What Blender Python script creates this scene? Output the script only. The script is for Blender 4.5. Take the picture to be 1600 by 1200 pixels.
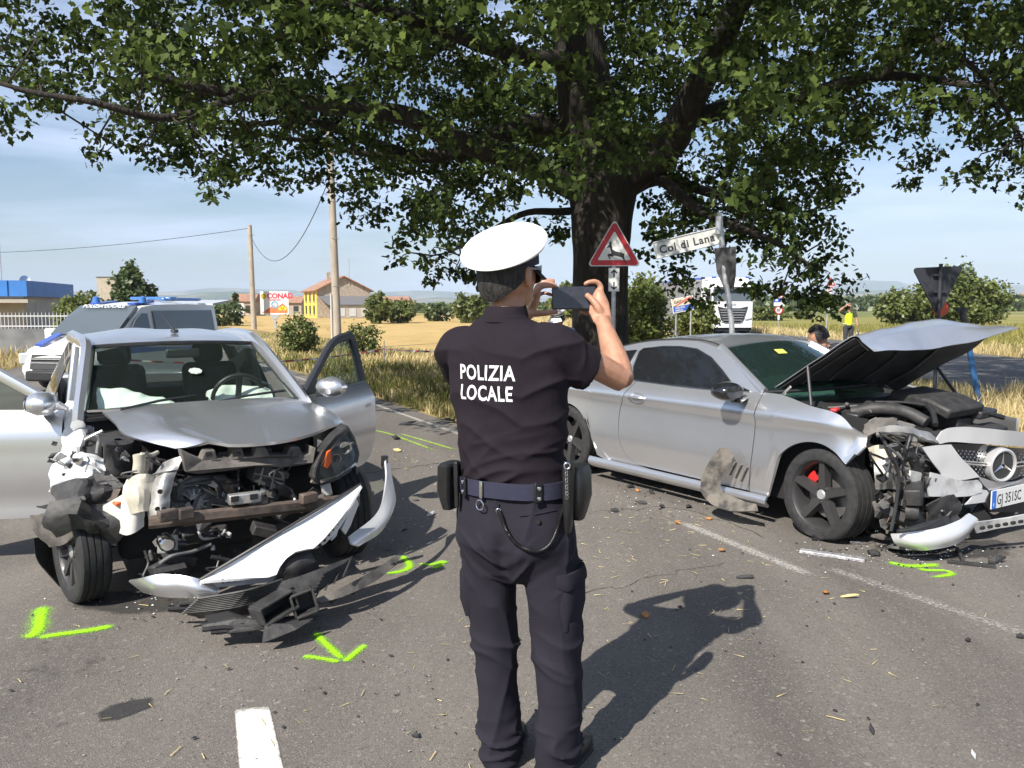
import bpy, math, random
import numpy as np
from mathutils import Vector, Matrix, Euler
for o in list(bpy.data.objects): bpy.data.objects.remove(o)
S = bpy.context.scene
C = S.collection
rnd = random.Random(7)
nr = np.random.default_rng(11)
R = math.radians
# ---------------------------------------------------------------- camera, sky, sun, exposure
F, PITCH, EYE = 1256.0, math.atan(122/1256.0), 1.65
cam_d = bpy.data.cameras.new('camera'); cam = bpy.data.objects.new('camera', cam_d); C.objects.link(cam)
cam.location = (0, 0, EYE); cam.rotation_euler = (math.pi/2 - PITCH, 0, 0)
cam_d.sensor_width = 36; cam_d.lens = 36*F/1600; cam_d.clip_start = 0.05; cam_d.clip_end = 60000
S.camera = cam
S.render.resolution_x, S.render.resolution_y = 1024, 768
SUN_EL, SUN_DIR = R(43), Vector((-0.585, -0.811))          # towards the sun, on the ground plane
w = bpy.data.worlds.new('World'); S.world = w; w.use_nodes = True
nt = w.node_tree; nt.nodes.clear()
sky = nt.nodes.new('ShaderNodeTexSky'); sky.sky_type = 'NISHITA'; sky.sun_disc = False
sky.sun_elevation = SUN_EL; sky.sun_rotation = math.atan2(SUN_DIR.x, SUN_DIR.y)
sky.air_density = 1.0; sky.dust_density = 1.2; sky.ozone_density = 2.6; sky.altitude = 80
tc = nt.nodes.new('ShaderNodeTexCoord'); mp = nt.nodes.new('ShaderNodeMapping'); mp.inputs['Scale'].default_value = (1.2, 1.2, 7.0)
mp.inputs['Rotation'].default_value = (0.06, -0.08, 0.4)
nz = nt.nodes.new('ShaderNodeTexNoise'); nz.inputs['Scale'].default_value = 2.2; nz.inputs['Detail'].default_value = 7; nz.inputs['Roughness'].default_value = 0.58; nz.inputs['Distortion'].default_value = 0.5
rp = nt.nodes.new('ShaderNodeValToRGB'); rp.color_ramp.elements[0].position = 0.42; rp.color_ramp.elements[0].color = (0, 0, 0, 1); rp.color_ramp.elements[1].position = 0.68; rp.color_ramp.elements[1].color = (0.75, 0.75, 0.75, 1)
mx = nt.nodes.new('ShaderNodeMix'); mx.data_type = 'RGBA'; mx.inputs['B'].default_value = (6.6, 7.7, 10.2, 1)
bg = nt.nodes.new('ShaderNodeBackground'); bg.inputs['Strength'].default_value = 0.067
wo = nt.nodes.new('ShaderNodeOutputWorld')
L = nt.links
L.new(tc.outputs['Generated'], mp.inputs['Vector']); L.new(mp.outputs['Vector'], nz.inputs['Vector']); L.new(nz.outputs['Fac'], rp.inputs['Fac'])
L.new(rp.outputs['Color'], mx.inputs['Factor']); L.new(sky.outputs['Color'], mx.inputs['A']); L.new(mx.outputs['Result'], bg.inputs['Color']); L.new(bg.outputs['Background'], wo.inputs['Surface'])
sun_d = bpy.data.lights.new('sun', 'SUN'); sun_d.energy = 4.3; sun_d.angle = R(0.53); sun_d.color = (1.0, 0.94, 0.85)
sun = bpy.data.objects.new('sun', sun_d); C.objects.link(sun)
sd = Vector((SUN_DIR.x*math.cos(SUN_EL), SUN_DIR.y*math.cos(SUN_EL), math.sin(SUN_EL)))
sun.rotation_euler = sd.to_track_quat('Z', 'Y').to_euler(); sun.location = sd*60
S.view_settings.view_transform = 'Standard'; S.view_settings.look = 'None'; S.view_settings.gamma = 1.0; S.view_settings.use_curve_mapping = False
S.view_settings.exposure = 0.98
S.cycles.use_denoising = True; S.cycles.max_bounces = 8; S.cycles.transparent_max_bounces = 16; S.cycles.volume_bounces = 0
S.cycles.sample_clamp_indirect = 6.0

# ---------------------------------------------------------------- helpers
CP, SP = math.cos(PITCH), math.sin(PITCH)
def ray(u, v):
    a = (u-800)/F; b = (600-v)/F
    return Vector((a, CP + b*SP, -SP + b*CP))
def at(u, v, y):                       # the point at distance y along the view line through a photo pixel
    d = ray(u, v); return Vector((0, 0, EYE)) + d*(y/d.y)
def gnd(u, v, z=0.0):                  # the ground point under a photo pixel
    d = ray(u, v); return Vector((0, 0, EYE)) + d*((z-EYE)/d.z)

class MB:
    def __init__(s): s.v = []; s.f = []
    def add(s, vs, fs):
        n = len(s.v); s.v.extend([tuple(x) for x in vs]); s.f.extend([tuple(i+n for i in f) for f in fs]); return s
    def box(s, c, d, rot=None, top=1.0):
        c = Vector(c); x, y, z = d[0]/2, d[1]/2, d[2]/2
        vs = [Vector((a*x*(top if e > 0 else 1), b*y*(top if e > 0 else 1), e*z)) for e in (-1, 1) for a, b in ((-1, -1), (1, -1), (1, 1), (-1, 1))]
        if rot is not None:
            m = Euler(rot).to_matrix() if not isinstance(rot, Matrix) else rot
            vs = [m @ q for q in vs]
        return s.add([q+c for q in vs], [(3, 2, 1, 0), (4, 5, 6, 7), (0, 1, 5, 4), (1, 2, 6, 5), (2, 3, 7, 6), (3, 0, 4, 7)])
    def bar(s, a, b, wd, hg, up=(0, 0, 1)):
        a = Vector(a); b = Vector(b); t = (b-a).normalized(); up = Vector(up)
        sd_ = t.cross(up)
        if sd_.length < 1e-4: sd_ = t.cross(Vector((1, 0, 0)))
        sd_.normalize(); u2 = sd_.cross(t)
        vs = [p + sd_*(i*wd/2) + u2*(j*hg/2) for p in (a, b) for i, j in ((-1, -1), (1, -1), (1, 1), (-1, 1))]
        return s.add(vs, [(0, 1, 2, 3), (7, 6, 5, 4), (4, 5, 1, 0), (5, 6, 2, 1), (6, 7, 3, 2), (7, 4, 0, 3)])
    def tube(s, pts, r, n=8, cap=True, flat=1.0, closed=False):
        pts = [Vector(p) for p in pts]; k = len(pts)
        rs = r if isinstance(r, (list, tuple)) else [r]*k
        vs = []; ref = None
        for i, p in enumerate(pts):
            if closed: t = pts[(i+1) % k] - pts[i-1]
            else: t = pts[min(i+1, k-1)] - pts[max(i-1, 0)]
            t = t.normalized() if t.length > 1e-9 else Vector((0, 0, 1))
            if ref is None: ref = Vector((0, 0, 1)) if abs(t.z) < 0.9 else Vector((1, 0, 0))
            a = t.cross(ref)
            if a.length < 1e-4: a = t.orthogonal()
            a.normalize(); b = a.cross(t); ref = b
            for j in range(n):
                an = 2*math.pi*j/n; vs.append(p + a*(math.cos(an)*rs[i]) + b*(math.sin(an)*rs[i]*flat))
        fs = []
        for i in range(k if closed else k-1):
            i2 = (i+1) % k
            for j in range(n): fs.append((i*n+j, i2*n+j, i2*n+(j+1) % n, i*n+(j+1) % n))
        if cap and not closed: fs += [tuple(range(n)), tuple(reversed([(k-1)*n+j for j in range(n)]))]
        return s.add(vs, fs)
    def lathe(s, prof, n=24, m=None, cap=False):      # prof: (r, h) pairs round the Z axis
        vs = []
        for r_, h in prof:
            for j in range(n):
                an = 2*math.pi*j/n; q = Vector((r_*math.cos(an), r_*math.sin(an), h)); vs.append(m @ q if m else q)
        fs = []
        for i in range(len(prof)-1):
            for j in range(n): fs.append((i*n+j, i*n+(j+1) % n, (i+1)*n+(j+1) % n, (i+1)*n+j))
        if cap: fs += [tuple(reversed(range(n))), tuple((len(prof)-1)*n+j for j in range(n))]
        return s.add(vs, fs)
    def prism(s, poly, h0, h1, m=None):               # polygon in XY pushed along Z
        k = len(poly); vs = [Vector((x, y, h0)) for x, y in poly] + [Vector((x, y, h1)) for x, y in poly]
        if m: vs = [m @ q for q in vs]
        return s.add(vs, [tuple(reversed(range(k))), tuple(range(k, 2*k))] + [(i, (i+1) % k, k+(i+1) % k, k+i) for i in range(k)])
    def grid(s, G, flip=False):
        a = len(G); b = len(G[0]); vs = [p for row in G for p in row]
        fs = [(i*b+j, i*b+j+1, (i+1)*b+j+1, (i+1)*b+j) for i in range(a-1) for j in range(b-1)]
        if flip: fs = [f[::-1] for f in fs]
        return s.add(vs, fs)
    def slab(s, G, th):                               # a grid given thickness along its own normals
        a = len(G); b = len(G[0]); V = [[Vector(p) for p in row] for row in G]; N = []
        for i in range(a):
            for j in range(b):
                e = V[min(i+1, a-1)][j] - V[max(i-1, 0)][j]; g = V[i][min(j+1, b-1)] - V[i][max(j-1, 0)]
                q = g.cross(e); N.append(q.normalized() if q.length > 1e-12 else Vector((0, 0, 1)))
        top = [p for row in V for p in row]; bot = [p - N[i]*th for i, p in enumerate(top)]; n = a*b
        fs = []
        for i in range(a-1):
            for j in range(b-1):
                q = (i*b+j, i*b+j+1, (i+1)*b+j+1, (i+1)*b+j); fs.append(q); fs.append(tuple(n+k for k in reversed(q)))
        rim = [j for j in range(b)] + [i*b+b-1 for i in range(1, a)] + [(a-1)*b+j for j in range(b-2, -1, -1)] + [i*b for i in range(a-2, 0, -1)]
        for k in range(len(rim)):
            p, q = rim[k], rim[(k+1) % len(rim)]; fs.append((q, p, n+p, n+q))
        return s.add(top+bot, fs)
    def shift(s, m):
        s.v = [tuple(m @ Vector(q)) for q in s.v]; return s
    def build(s, name, m=None, parent=None, smooth=True, ang=38, bevel=0, loc=None):
        me = bpy.data.meshes.new(name); me.from_pydata(s.v, [], s.f); me.validate(verbose=False); me.update()
        return link(name, me, m, parent, smooth, ang, bevel)
def link(name, me, m=None, parent=None, smooth=True, ang=38, bevel=0):
    if m is not None: me.materials.append(m)
    if smooth and len(me.polygons):
        me.polygons.foreach_set('use_smooth', [True]*len(me.polygons)); me.set_sharp_from_angle(angle=R(ang))
    o = bpy.data.objects.new(name, me); C.objects.link(o)
    if parent is not None: o.parent = parent
    if bevel:
        b = o.modifiers.new('bevel', 'BEVEL'); b.width = bevel; b.segments = 2; b.limit_method = 'ANGLE'; b.angle_limit = R(40)
    return o
def npmesh(name, V, Fc, m, parent=None, smooth=False, col=None):   # big meshes straight from numpy; Fc is (n,3) or (n,4)
    V = np.asarray(V, np.float32); Fc = np.asarray(Fc, np.int32); k = Fc.shape[1]
    me = bpy.data.meshes.new(name); me.vertices.add(len(V)); me.vertices.foreach_set('co', V.ravel())
    me.loops.add(Fc.size); me.loops.foreach_set('vertex_index', Fc.ravel())
    me.polygons.add(len(Fc)); me.polygons.foreach_set('loop_start', np.arange(0, Fc.size, k, dtype=np.int32))
    if smooth: me.polygons.foreach_set('use_smooth', np.ones(len(Fc), bool))
    if col is not None:
        at_ = me.attributes.new('tint', 'FLOAT', 'POINT'); at_.data.foreach_set('value', np.asarray(col, np.float32))
    me.update(calc_edges=True); me.validate()
    if m is not None: me.materials.append(m)
    o = bpy.data.objects.new(name, me); C.objects.link(o)
    if parent is not None: o.parent = parent
    return o
def thing(name, label, cat, loc=(0, 0, 0), rz=0.0, group=None):
    o = bpy.data.objects.new(name, None); C.objects.link(o); o.empty_display_size = 0.1
    o.location = loc; o.rotation_euler = (0, 0, rz); o['label'] = label; o['category'] = cat
    if group: o['group'] = group
    return o
def tag(o, label, cat, group=None):
    o['label'] = label; o['category'] = cat
    if group: o['group'] = group
    return o
def kind(o, k): o['kind'] = k; return o
def dup(o, loc=None, rz=None, label=None, parent=None):
    c = o.copy(); C.objects.link(c)
    if parent is not None: c.parent = parent
    for ch in list(o.children): dup(ch, parent=c)
    if loc is not None: c.location = loc
    if rz is not None: c.rotation_euler = (0, 0, rz)
    if label: c['label'] = label
    return c
def baked(o, name=None):               # replace an object's mesh with the result of its modifiers
    dg = bpy.context.evaluated_depsgraph_get(); dg.update()
    me = bpy.data.meshes.new_from_object(o.evaluated_get(dg)); old = o.data
    o.modifiers.clear(); o.data = me
    return o

# ---------------------------------------------------------------- materials
def mat(name, col, rough=0.6, metal=0.0, spec=0.5, var=0.0, vs=6.0, col2=None, bump=0.0, bs=60.0, coat=0.0, rvar=0.0, detail=6, tint=None, stretch=None, edge=(0.35, 0.65), bd=0.01):
    m = bpy.data.materials.new(name); m.use_nodes = True; n = m.node_tree; b = n.nodes['Principled BSDF']
    b.inputs['Base Color'].default_value = (*col, 1); b.inputs['Roughness'].default_value = rough; b.inputs['Metallic'].default_value = metal
    b.inputs['Specular IOR Level'].default_value = spec; b.inputs['Coat Weight'].default_value = coat; b.inputs['Coat Roughness'].default_value = 0.06
    tcn = n.nodes.new('ShaderNodeTexCoord'); src = tcn.outputs['Object']
    if stretch:
        mpn = n.nodes.new('ShaderNodeMapping'); mpn.inputs['Scale'].default_value = stretch; n.links.new(src, mpn.inputs['Vector']); src = mpn.outputs['Vector']
    if var or col2 or rvar:
        t = n.nodes.new('ShaderNodeTexNoise'); t.inputs['Scale'].default_value = vs; t.inputs['Detail'].default_value = detail; t.inputs['Roughness'].default_value = 0.62
        n.links.new(src, t.inputs['Vector'])
        r_ = n.nodes.new('ShaderNodeMapRange'); r_.inputs['From Min'].default_value = edge[0]; r_.inputs['From Max'].default_value = edge[1]; n.links.new(t.outputs['Fac'], r_.inputs['Value'])
        c2 = col2 if col2 else tuple(max(0, c*(1-var)) for c in col); c1 = col if col2 else tuple(min(1, c*(1+var)) for c in col)
        x = n.nodes.new('ShaderNodeMix'); x.data_type = 'RGBA'; x.inputs['A'].default_value = (*c1, 1); x.inputs['B'].default_value = (*c2, 1)
        n.links.new(r_.outputs['Result'], x.inputs['Factor']); n.links.new(x.outputs['Result'], b.inputs['Base Color'])
        if rvar:
            q = n.nodes.new('ShaderNodeMapRange'); q.inputs['To Min'].default_value = max(0, rough-rvar); q.inputs['To Max'].default_value = min(1, rough+rvar)
            n.links.new(r_.outputs['Result'], q.inputs['Value']); n.links.new(q.outputs['Result'], b.inputs['Roughness'])
    if bump:
        t2 = n.nodes.new('ShaderNodeTexNoise'); t2.inputs['Scale'].default_value = bs; t2.inputs['Detail'].default_value = 4; n.links.new(src, t2.inputs['Vector'])
        bp = n.nodes.new('ShaderNodeBump'); bp.inputs['Strength'].default_value = bump; bp.inputs['Distance'].default_value = bd
        n.links.new(t2.outputs['Fac'], bp.inputs['Height']); n.links.new(bp.outputs['Normal'], b.inputs['Normal'])
    return m
def leafmat(name, dark, light, trans=0.35, rough=0.45, spec=0.4):
    m = bpy.data.materials.new(name); m.use_nodes = True; n = m.node_tree; b = n.nodes['Principled BSDF']; o = n.nodes['Material Output']
    a = n.nodes.new('ShaderNodeAttribute'); a.attribute_name = 'tint'
    x = n.nodes.new('ShaderNodeMix'); x.data_type = 'RGBA'; x.inputs['A'].default_value = (*dark, 1); x.inputs['B'].default_value = (*light, 1)
    n.links.new(a.outputs['Fac'], x.inputs['Factor']); n.links.new(x.outputs['Result'], b.inputs['Base Color'])
    b.inputs['Roughness'].default_value = rough; b.inputs['Specular IOR Level'].default_value = spec
    t = n.nodes.new('ShaderNodeBsdfTranslucent'); n.links.new(x.outputs['Result'], t.inputs['Color'])
    ms = n.nodes.new('ShaderNodeMixShader'); ms.inputs['Fac'].default_value = trans
    n.links.new(b.outputs['BSDF'], ms.inputs[1]); n.links.new(t.outputs['BSDF'], ms.inputs[2]); n.links.new(ms.outputs['Shader'], o.inputs['Surface'])
    return m
def glassmat(name, tint=(0.5, 0.6, 0.56), clear=0.6, rough=0.02, dark=(0.01, 0.015, 0.014)):
    m = bpy.data.materials.new(name); m.use_nodes = True; n = m.node_tree; b = n.nodes['Principled BSDF']; o = n.nodes['Material Output']
    b.inputs['Base Color'].default_value = (*dark, 1); b.inputs['Roughness'].default_value = rough; b.inputs['Specular IOR Level'].default_value = 0.6
    t = n.nodes.new('ShaderNodeBsdfTransparent'); t.inputs['Color'].default_value = (*tint, 1)
    fr = n.nodes.new('ShaderNodeLayerWeight'); fr.inputs['Blend'].default_value = 0.5
    pw = n.nodes.new('ShaderNodeMath'); pw.operation = 'POWER'; pw.inputs[1].default_value = 4.0; n.links.new(fr.outputs['Facing'], pw.inputs[0])
    sb = n.nodes.new('ShaderNodeMath'); sb.operation = 'SUBTRACT'; sb.inputs[0].default_value = 0.97; n.links.new(pw.outputs['Value'], sb.inputs[1])
    ml = n.nodes.new('ShaderNodeMath'); ml.operation = 'MULTIPLY'; ml.inputs[1].default_value = clear; ml.use_clamp = True; n.links.new(sb.outputs['Value'], ml.inputs[0])
    ms = n.nodes.new('ShaderNodeMixShader'); n.links.new(ml.outputs['Value'], ms.inputs['Fac']); n.links.new(b.outputs['BSDF'], ms.inputs[1]); n.links.new(t.outputs['BSDF'], ms.inputs[2])
    n.links.new(ms.outputs['Shader'], o.inputs['Surface'])
    return m
def text(name, s, size, m, parent, M, ext=0.002, sx=1.0, bold=0.0, align='LEFT', space=1.0):
    cu = bpy.data.curves.new(name, 'FONT'); cu.body = s; cu.size = size; cu.extrude = ext; cu.offset = bold; cu.align_x = align; cu.space_character = space; cu.resolution_u = 3
    o = bpy.data.objects.new(name, cu); C.objects.link(o)
    dg = bpy.context.evaluated_depsgraph_get(); me = bpy.data.meshes.new_from_object(o.evaluated_get(dg)); bpy.data.objects.remove(o)
    me.transform(M @ Matrix.Diagonal((sx, 1, 1, 1)))
    return link(name, me, m, parent, smooth=False)
def frame(o, x, y, n=None):            # matrix from an origin and two axis directions
    x = Vector(x).normalized(); y = Vector(y); y = (y - x*y.dot(x)).normalized(); z = x.cross(y)
    M = Matrix((x, y, z)).transposed().to_4x4(); M.translation = Vector(o); return M
def lerp(a, b, t): return a + (b-a)*t
def interp(x, pts):                    # piecewise linear through sorted (x, y)
    if x <= pts[0][0]: return pts[0][1]
    for (x0, y0), (x1, y1) in zip(pts, pts[1:]):
        if x <= x1: return y0 + (y1-y0)*(x-x0)/(x1-x0)
    return pts[-1][1]
def smooth_interp(x, pts):             # Catmull-Rom through sorted (x, y)
    if x <= pts[0][0]: return pts[0][1]
    if x >= pts[-1][0]: return pts[-1][1]
    for i in range(len(pts)-1):
        if x <= pts[i+1][0]:
            x0, y0 = pts[i]; x1, y1 = pts[i+1]; t = (x-x0)/(x1-x0)
            m0 = (y1-pts[i-1][1])/(x1-pts[i-1][0]) if i > 0 else (y1-y0)/(x1-x0)
            m1 = (pts[i+2][1]-y0)/(pts[i+2][0]-x0) if i+2 < len(pts) else (y1-y0)/(x1-x0)
            h = x1-x0; t2 = t*t; t3 = t2*t
            return (2*t3-3*t2+1)*y0 + (t3-2*t2+t)*h*m0 + (-2*t3+3*t2)*y1 + (t3-t2)*h*m1
def curve(pts, k=6):                   # Catmull-Rom through points
    P = [Vector(p) for p in pts]; P = [P[0]*2-P[1]] + P + [P[-1]*2-P[-2]]; out = []
    for i in range(1, len(P)-2):
        for j in range(k):
            t = j/k; a, b, c, d = P[i-1], P[i], P[i+1], P[i+2]
            out.append(0.5*((2*b) + (c-a)*t + (2*a-5*b+4*c-d)*t*t + (3*b-a-3*c+d)*t**3))
    out.append(P[-2]); return out
def surf(ctrl, nu, nv):                # smooth surface through a grid of control points
    rows = [curve(r_, nv) for r_ in ctrl]; cols = [curve([r_[j] for r_ in rows], nu) for j in range(len(rows[0]))]
    return [[cols[j][i] for j in range(len(cols))] for i in range(len(cols[0]))]
def noise3(p, s=1.0, seed=0.0):
    from mathutils import noise
    return noise.noise(Vector((p[0]*s+seed, p[1]*s-seed*1.7, p[2]*s+seed*0.3)))
# ---------------------------------------------------------------- the ground, the roads, the fields, the hills
RD, RN = Vector((-0.46, 0.888)), Vector((0.888, 0.46))      # along the main road, across it
def rp_(n, s): q = RN*n + RD*s; return (q.x, q.y)
def flat(name, poly, z, m, cuts=0):
    me = bpy.data.meshes.new(name); me.from_pydata([(x, y, z) for x, y in poly], [], [tuple(range(len(poly)))]); me.update()
    return kind(link(name, me, m, smooth=False), 'structure')
def groundmat(name, stops, scale, fine=40, bump=0.4, rough=0.95, stretch=(1, 1, 1)):
    m = bpy.data.materials.new(name); m.use_nodes = True; n = m.node_tree; b = n.nodes['Principled BSDF']; b.inputs['Roughness'].default_value = rough; b.inputs['Specular IOR Level'].default_value = 0.1
    t = n.nodes.new('ShaderNodeTexCoord'); mp_ = n.nodes.new('ShaderNodeMapping'); mp_.inputs['Scale'].default_value = stretch; n.links.new(t.outputs['Object'], mp_.inputs['Vector'])
    a = n.nodes.new('ShaderNodeTexNoise'); a.inputs['Scale'].default_value = scale; a.inputs['Detail'].default_value = 9; a.inputs['Roughness'].default_value = 0.65; n.links.new(mp_.outputs['Vector'], a.inputs['Vector'])
    c = n.nodes.new('ShaderNodeValToRGB'); e = c.color_ramp.elements
    while len(e) < len(stops): e.new(0.5)
    for i, (p_, q) in enumerate(stops): e[i].position = p_; e[i].color = (*q, 1)
    n.links.new(a.outputs['Fac'], c.inputs['Fac']); n.links.new(c.outputs['Color'], b.inputs['Base Color'])
    f = n.nodes.new('ShaderNodeTexNoise'); f.inputs['Scale'].default_value = fine; f.inputs['Detail'].default_value = 5; n.links.new(mp_.outputs['Vector'], f.inputs['Vector'])
    u = n.nodes.new('ShaderNodeBump'); u.inputs['Strength'].default_value = bump; u.inputs['Distance'].default_value = 0.05; n.links.new(f.outputs['Fac'], u.inputs['Height']); n.links.new(u.outputs['Normal'], b.inputs['Normal'])
    return m
def asphalt(name, base, warm):
    m = bpy.data.materials.new(name); m.use_nodes = True; n = m.node_tree; b = n.nodes['Principled BSDF']; b.inputs['Roughness'].default_value = 0.85; b.inputs['Specular IOR Level'].default_value = 0.25
    t = n.nodes.new('ShaderNodeTexCoord'); l = n.links
    def noise(s, d, st=None):
        q = n.nodes.new('ShaderNodeTexNoise'); q.inputs['Scale'].default_value = s; q.inputs['Detail'].default_value = d; q.inputs['Roughness'].default_value = 0.6
        src = t.outputs['Object']
        if st:
            mpp = n.nodes.new('ShaderNodeMapping'); mpp.inputs['Rotation'].default_value = (0, 0, -0.48); mpp.inputs['Scale'].default_value = st; l.new(src, mpp.inputs['Vector']); src = mpp.outputs['Vector']
        l.new(src, q.inputs['Vector']); return q
    big = noise(0.55, 6); lane = noise(1.3, 5, (1.0, 0.12, 1)); v1 = n.nodes.new('ShaderNodeTexVoronoi'); v1.inputs['Scale'].default_value = 150; l.new(t.outputs['Object'], v1.inputs['Vector'])
    v2 = n.nodes.new('ShaderNodeTexVoronoi'); v2.inputs['Scale'].default_value = 55; l.new(t.outputs['Object'], v2.inputs['Vector'])
    def mixc(fac, A, B):
        x = n.nodes.new('ShaderNodeMix'); x.data_type = 'RGBA'
        for k, q in (('A', A), ('B', B)):
            if isinstance(q, tuple): x.inputs[k].default_value = (*q, 1)
            else: l.new(q, x.inputs[k])
        l.new(fac, x.inputs['Factor']); return x.outputs['Result']
    def rng(src, a, c_, o0=0.0, o1=1.0):
        q = n.nodes.new('ShaderNodeMapRange'); q.inputs['From Min'].default_value = a; q.inputs['From Max'].default_value = c_; q.inputs['To Min'].default_value = o0; q.inputs['To Max'].default_value = o1; l.new(src, q.inputs['Value']); return q.outputs['Result']
    c1 = mixc(rng(big.outputs['Fac'], 0.35, 0.68), base, warm)
    c2 = mixc(rng(lane.outputs['Fac'], 0.42, 0.72, 0, 0.75), c1, tuple(x*0.62 for x in base))
    sp = mixc(rng(v1.outputs['Color'], 0.72, 0.95, 0, 0.75), c2, (0.26, 0.24, 0.22))
    sp = mixc(rng(v1.outputs['Color'], 0.0, 0.3, 0.7, 0), sp, (0.035, 0.034, 0.034))
    sp = mixc(rng(v2.outputs['Color'], 0.86, 0.99, 0, 0.6), sp, (0.3, 0.27, 0.24))
    l.new(sp, b.inputs['Base Color'])
    bp = n.nodes.new('ShaderNodeBump'); bp.inputs['Strength'].default_value = 0.55; bp.inputs['Distance'].default_value = 0.004; l.new(v1.outputs['Distance'], bp.inputs['Height']); l.new(bp.outputs['Normal'], b.inputs['Normal'])
    return m
m_ground = groundmat('far_fields', [(0.30, (0.10, 0.13, 0.04)), (0.45, (0.30, 0.25, 0.10)), (0.55, (0.12, 0.15, 0.05)), (0.70, (0.36, 0.30, 0.13))], 0.006, 3)
m_stub = groundmat('wheat_stubble', [(0.3, (0.37, 0.26, 0.105)), (0.5, (0.45, 0.32, 0.135)), (0.7, (0.50, 0.36, 0.165))], 0.35, 22, 0.8, stretch=(1, 0.35, 1))
m_green = groundmat('green_crop', [(0.3, (0.15, 0.15, 0.045)), (0.5, (0.22, 0.205, 0.065)), (0.7, (0.31, 0.265, 0.10))], 0.22, 9, 0.9, stretch=(0.5, 1, 1))
m_verge = groundmat('verge_soil', [(0.3, (0.10, 0.10, 0.035)), (0.48, (0.26, 0.20, 0.09)), (0.7, (0.40, 0.31, 0.15))], 1.1, 30, 1.0)
m_road = asphalt('asphalt', (0.138, 0.125, 0.112), (0.172, 0.156, 0.137))
m_road2 = asphalt('asphalt_side', (0.10, 0.10, 0.10), (0.125, 0.12, 0.115))
me = bpy.data.meshes.new('ground'); k = 64
me.from_pydata([(9000*math.cos(2*math.pi*i/k), 9000*math.sin(2*math.pi*i/k), -0.03) for i in range(k)], [], [tuple(range(k))]); me.update()
kind(link('ground', me, m_ground, smooth=False), 'structure')
flat('stubble_field', [(-1.5, 27), (8.2, 25), (8.0, 60), (14, 150), (-58, 150), (-32, 80), (-14.4, 50), (-4.8, 30)], -0.018, m_stub)
flat('green_field', [(17.5, 12), (70, 12), (120, 120), (14.5, 120), (16.8, 40)], -0.018, m_green)
road = flat('road', [rp_(-3.0, -9), (16, -9), (16, 9.2), rp_(4.45, 8.05), rp_(4.45, 36), (-15.6, 44), (-27, 62), (-34, 60), (-21, 41), (-13.3, 21.5), rp_(-3.0, 20)], 0.0, m_road)
flat('side_road', [(8.95, 9.2), (16, 9.2), (16.2, 30), (15.6, 52), (11, 95), (5, 92), (9.6, 50), (9.1, 30)], 0.0, m_road2)
flat('verge', [rp_(4.45, 8.07), (8.93, 9.22), (9.03, 17), rp_(4.46, 16.85)], -0.010, m_verge)
flat('verge', [rp_(4.46, 16.87), (9.03, 17.02), (9.08, 25), (8.2, 25), (-1.5, 27), (-4.8, 30), (-14.4, 50), (-32, 80), (-34.5, 78), (-26.9, 62), (-15.55, 44), rp_(4.46, 36)], -0.010, m_verge)
flat('verge', [(8.22, 25.02), (9.08, 25.02), (9.1, 30), (9.55, 50), (5, 90), (2, 90), (8.02, 60)], -0.010, m_verge)
flat('left_verge', [(-13.35, 21.5), (-21.05, 41), (-34.1, 60), (-60, 60), (-60, 10), (-11.95, 16.5)], -0.010, m_verge)
flat('far_verge', [(16.02, 9.2), (17.5, 9.2), (17.5, 12), (16.8, 40), (14.5, 120), (12, 95), (15.7, 52), (16.22, 30)], -0.012, m_verge)

# hills: three ridges with real depth
def ridge(y0, pts, depth, seed, m):
    xs = [i/90 for i in range(91)]; G = []
    for j in range(9):
        t = j/8; row = []
        for s_ in xs:
            u = -900 + s_*3400; x = (u-800)/F*y0
            hv = max(2.0, (478-smooth_interp(u, pts))/F*y0)
            hv *= 1 + 0.10*noise3((u*0.012, t*2, seed), 1) + 0.06*noise3((u*0.04, t*4, seed), 1)
            z = hv*math.sin(min(1, t/0.62)*math.pi/2)**1.3 if t < 0.62 else hv*(1-0.5*((t-0.62)/0.38)**2)
            row.append((x*(1+0.25*t*depth/y0) + 60*noise3((u*0.02, t*3, seed+3)), y0 + depth*(t-0.6) + 90*noise3((u*0.02, seed, t*3)), z-4))
        G.append(row)
    b = MB().grid(G)
    return kind(b.build('hills', m, ang=80), 'structure')
m_hill = groundmat('hill_land', [(0.32, (0.045, 0.065, 0.03)), (0.5, (0.075, 0.095, 0.04)), (0.58, (0.25, 0.20, 0.12)), (0.66, (0.06, 0.085, 0.035))], 0.004, 0.05, 0.6)
ridge(3600, [(-900, 470), (0, 466), (120, 455), (200, 452), (290, 462), (340, 455), (420, 456), (480, 464), (560, 460), (640, 466), (700, 463), (780, 470), (900, 472), (1060, 466), (1180, 462), (1250, 466), (1340, 452), (1420, 456), (1500, 466), (1600, 470), (2500, 470)], 900, 1.3, m_hill)
ridge(6200, [(-900, 462), (0, 458), (200, 460), (350, 448), (420, 452), (560, 457), (660, 452), (760, 458), (900, 462), (1040, 455), (1150, 444), (1240, 452), (1310, 440), (1345, 436), (1390, 444), (1500, 450), (1600, 444), (2500, 456)], 1300, 5.1, m_hill)
hz = MB().box((0, 2800, 129.0), (15000, 13200, 260.2)).build('haze', None, smooth=False); hz['kind'] = 'stuff'
mh = bpy.data.materials.new('haze_air'); mh.use_nodes = True; mh.node_tree.nodes.clear()
pv = mh.node_tree.nodes.new('ShaderNodeVolumePrincipled'); pv.inputs['Density'].default_value = 0.00017; pv.inputs['Color'].default_value = (0.70, 0.83, 1.0, 1); pv.inputs['Anisotropy'].default_value = -0.1
oo = mh.node_tree.nodes.new('ShaderNodeOutputMaterial'); mh.node_tree.links.new(pv.outputs['Volume'], oo.inputs['Volume']); hz.data.materials.append(mh)

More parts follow.
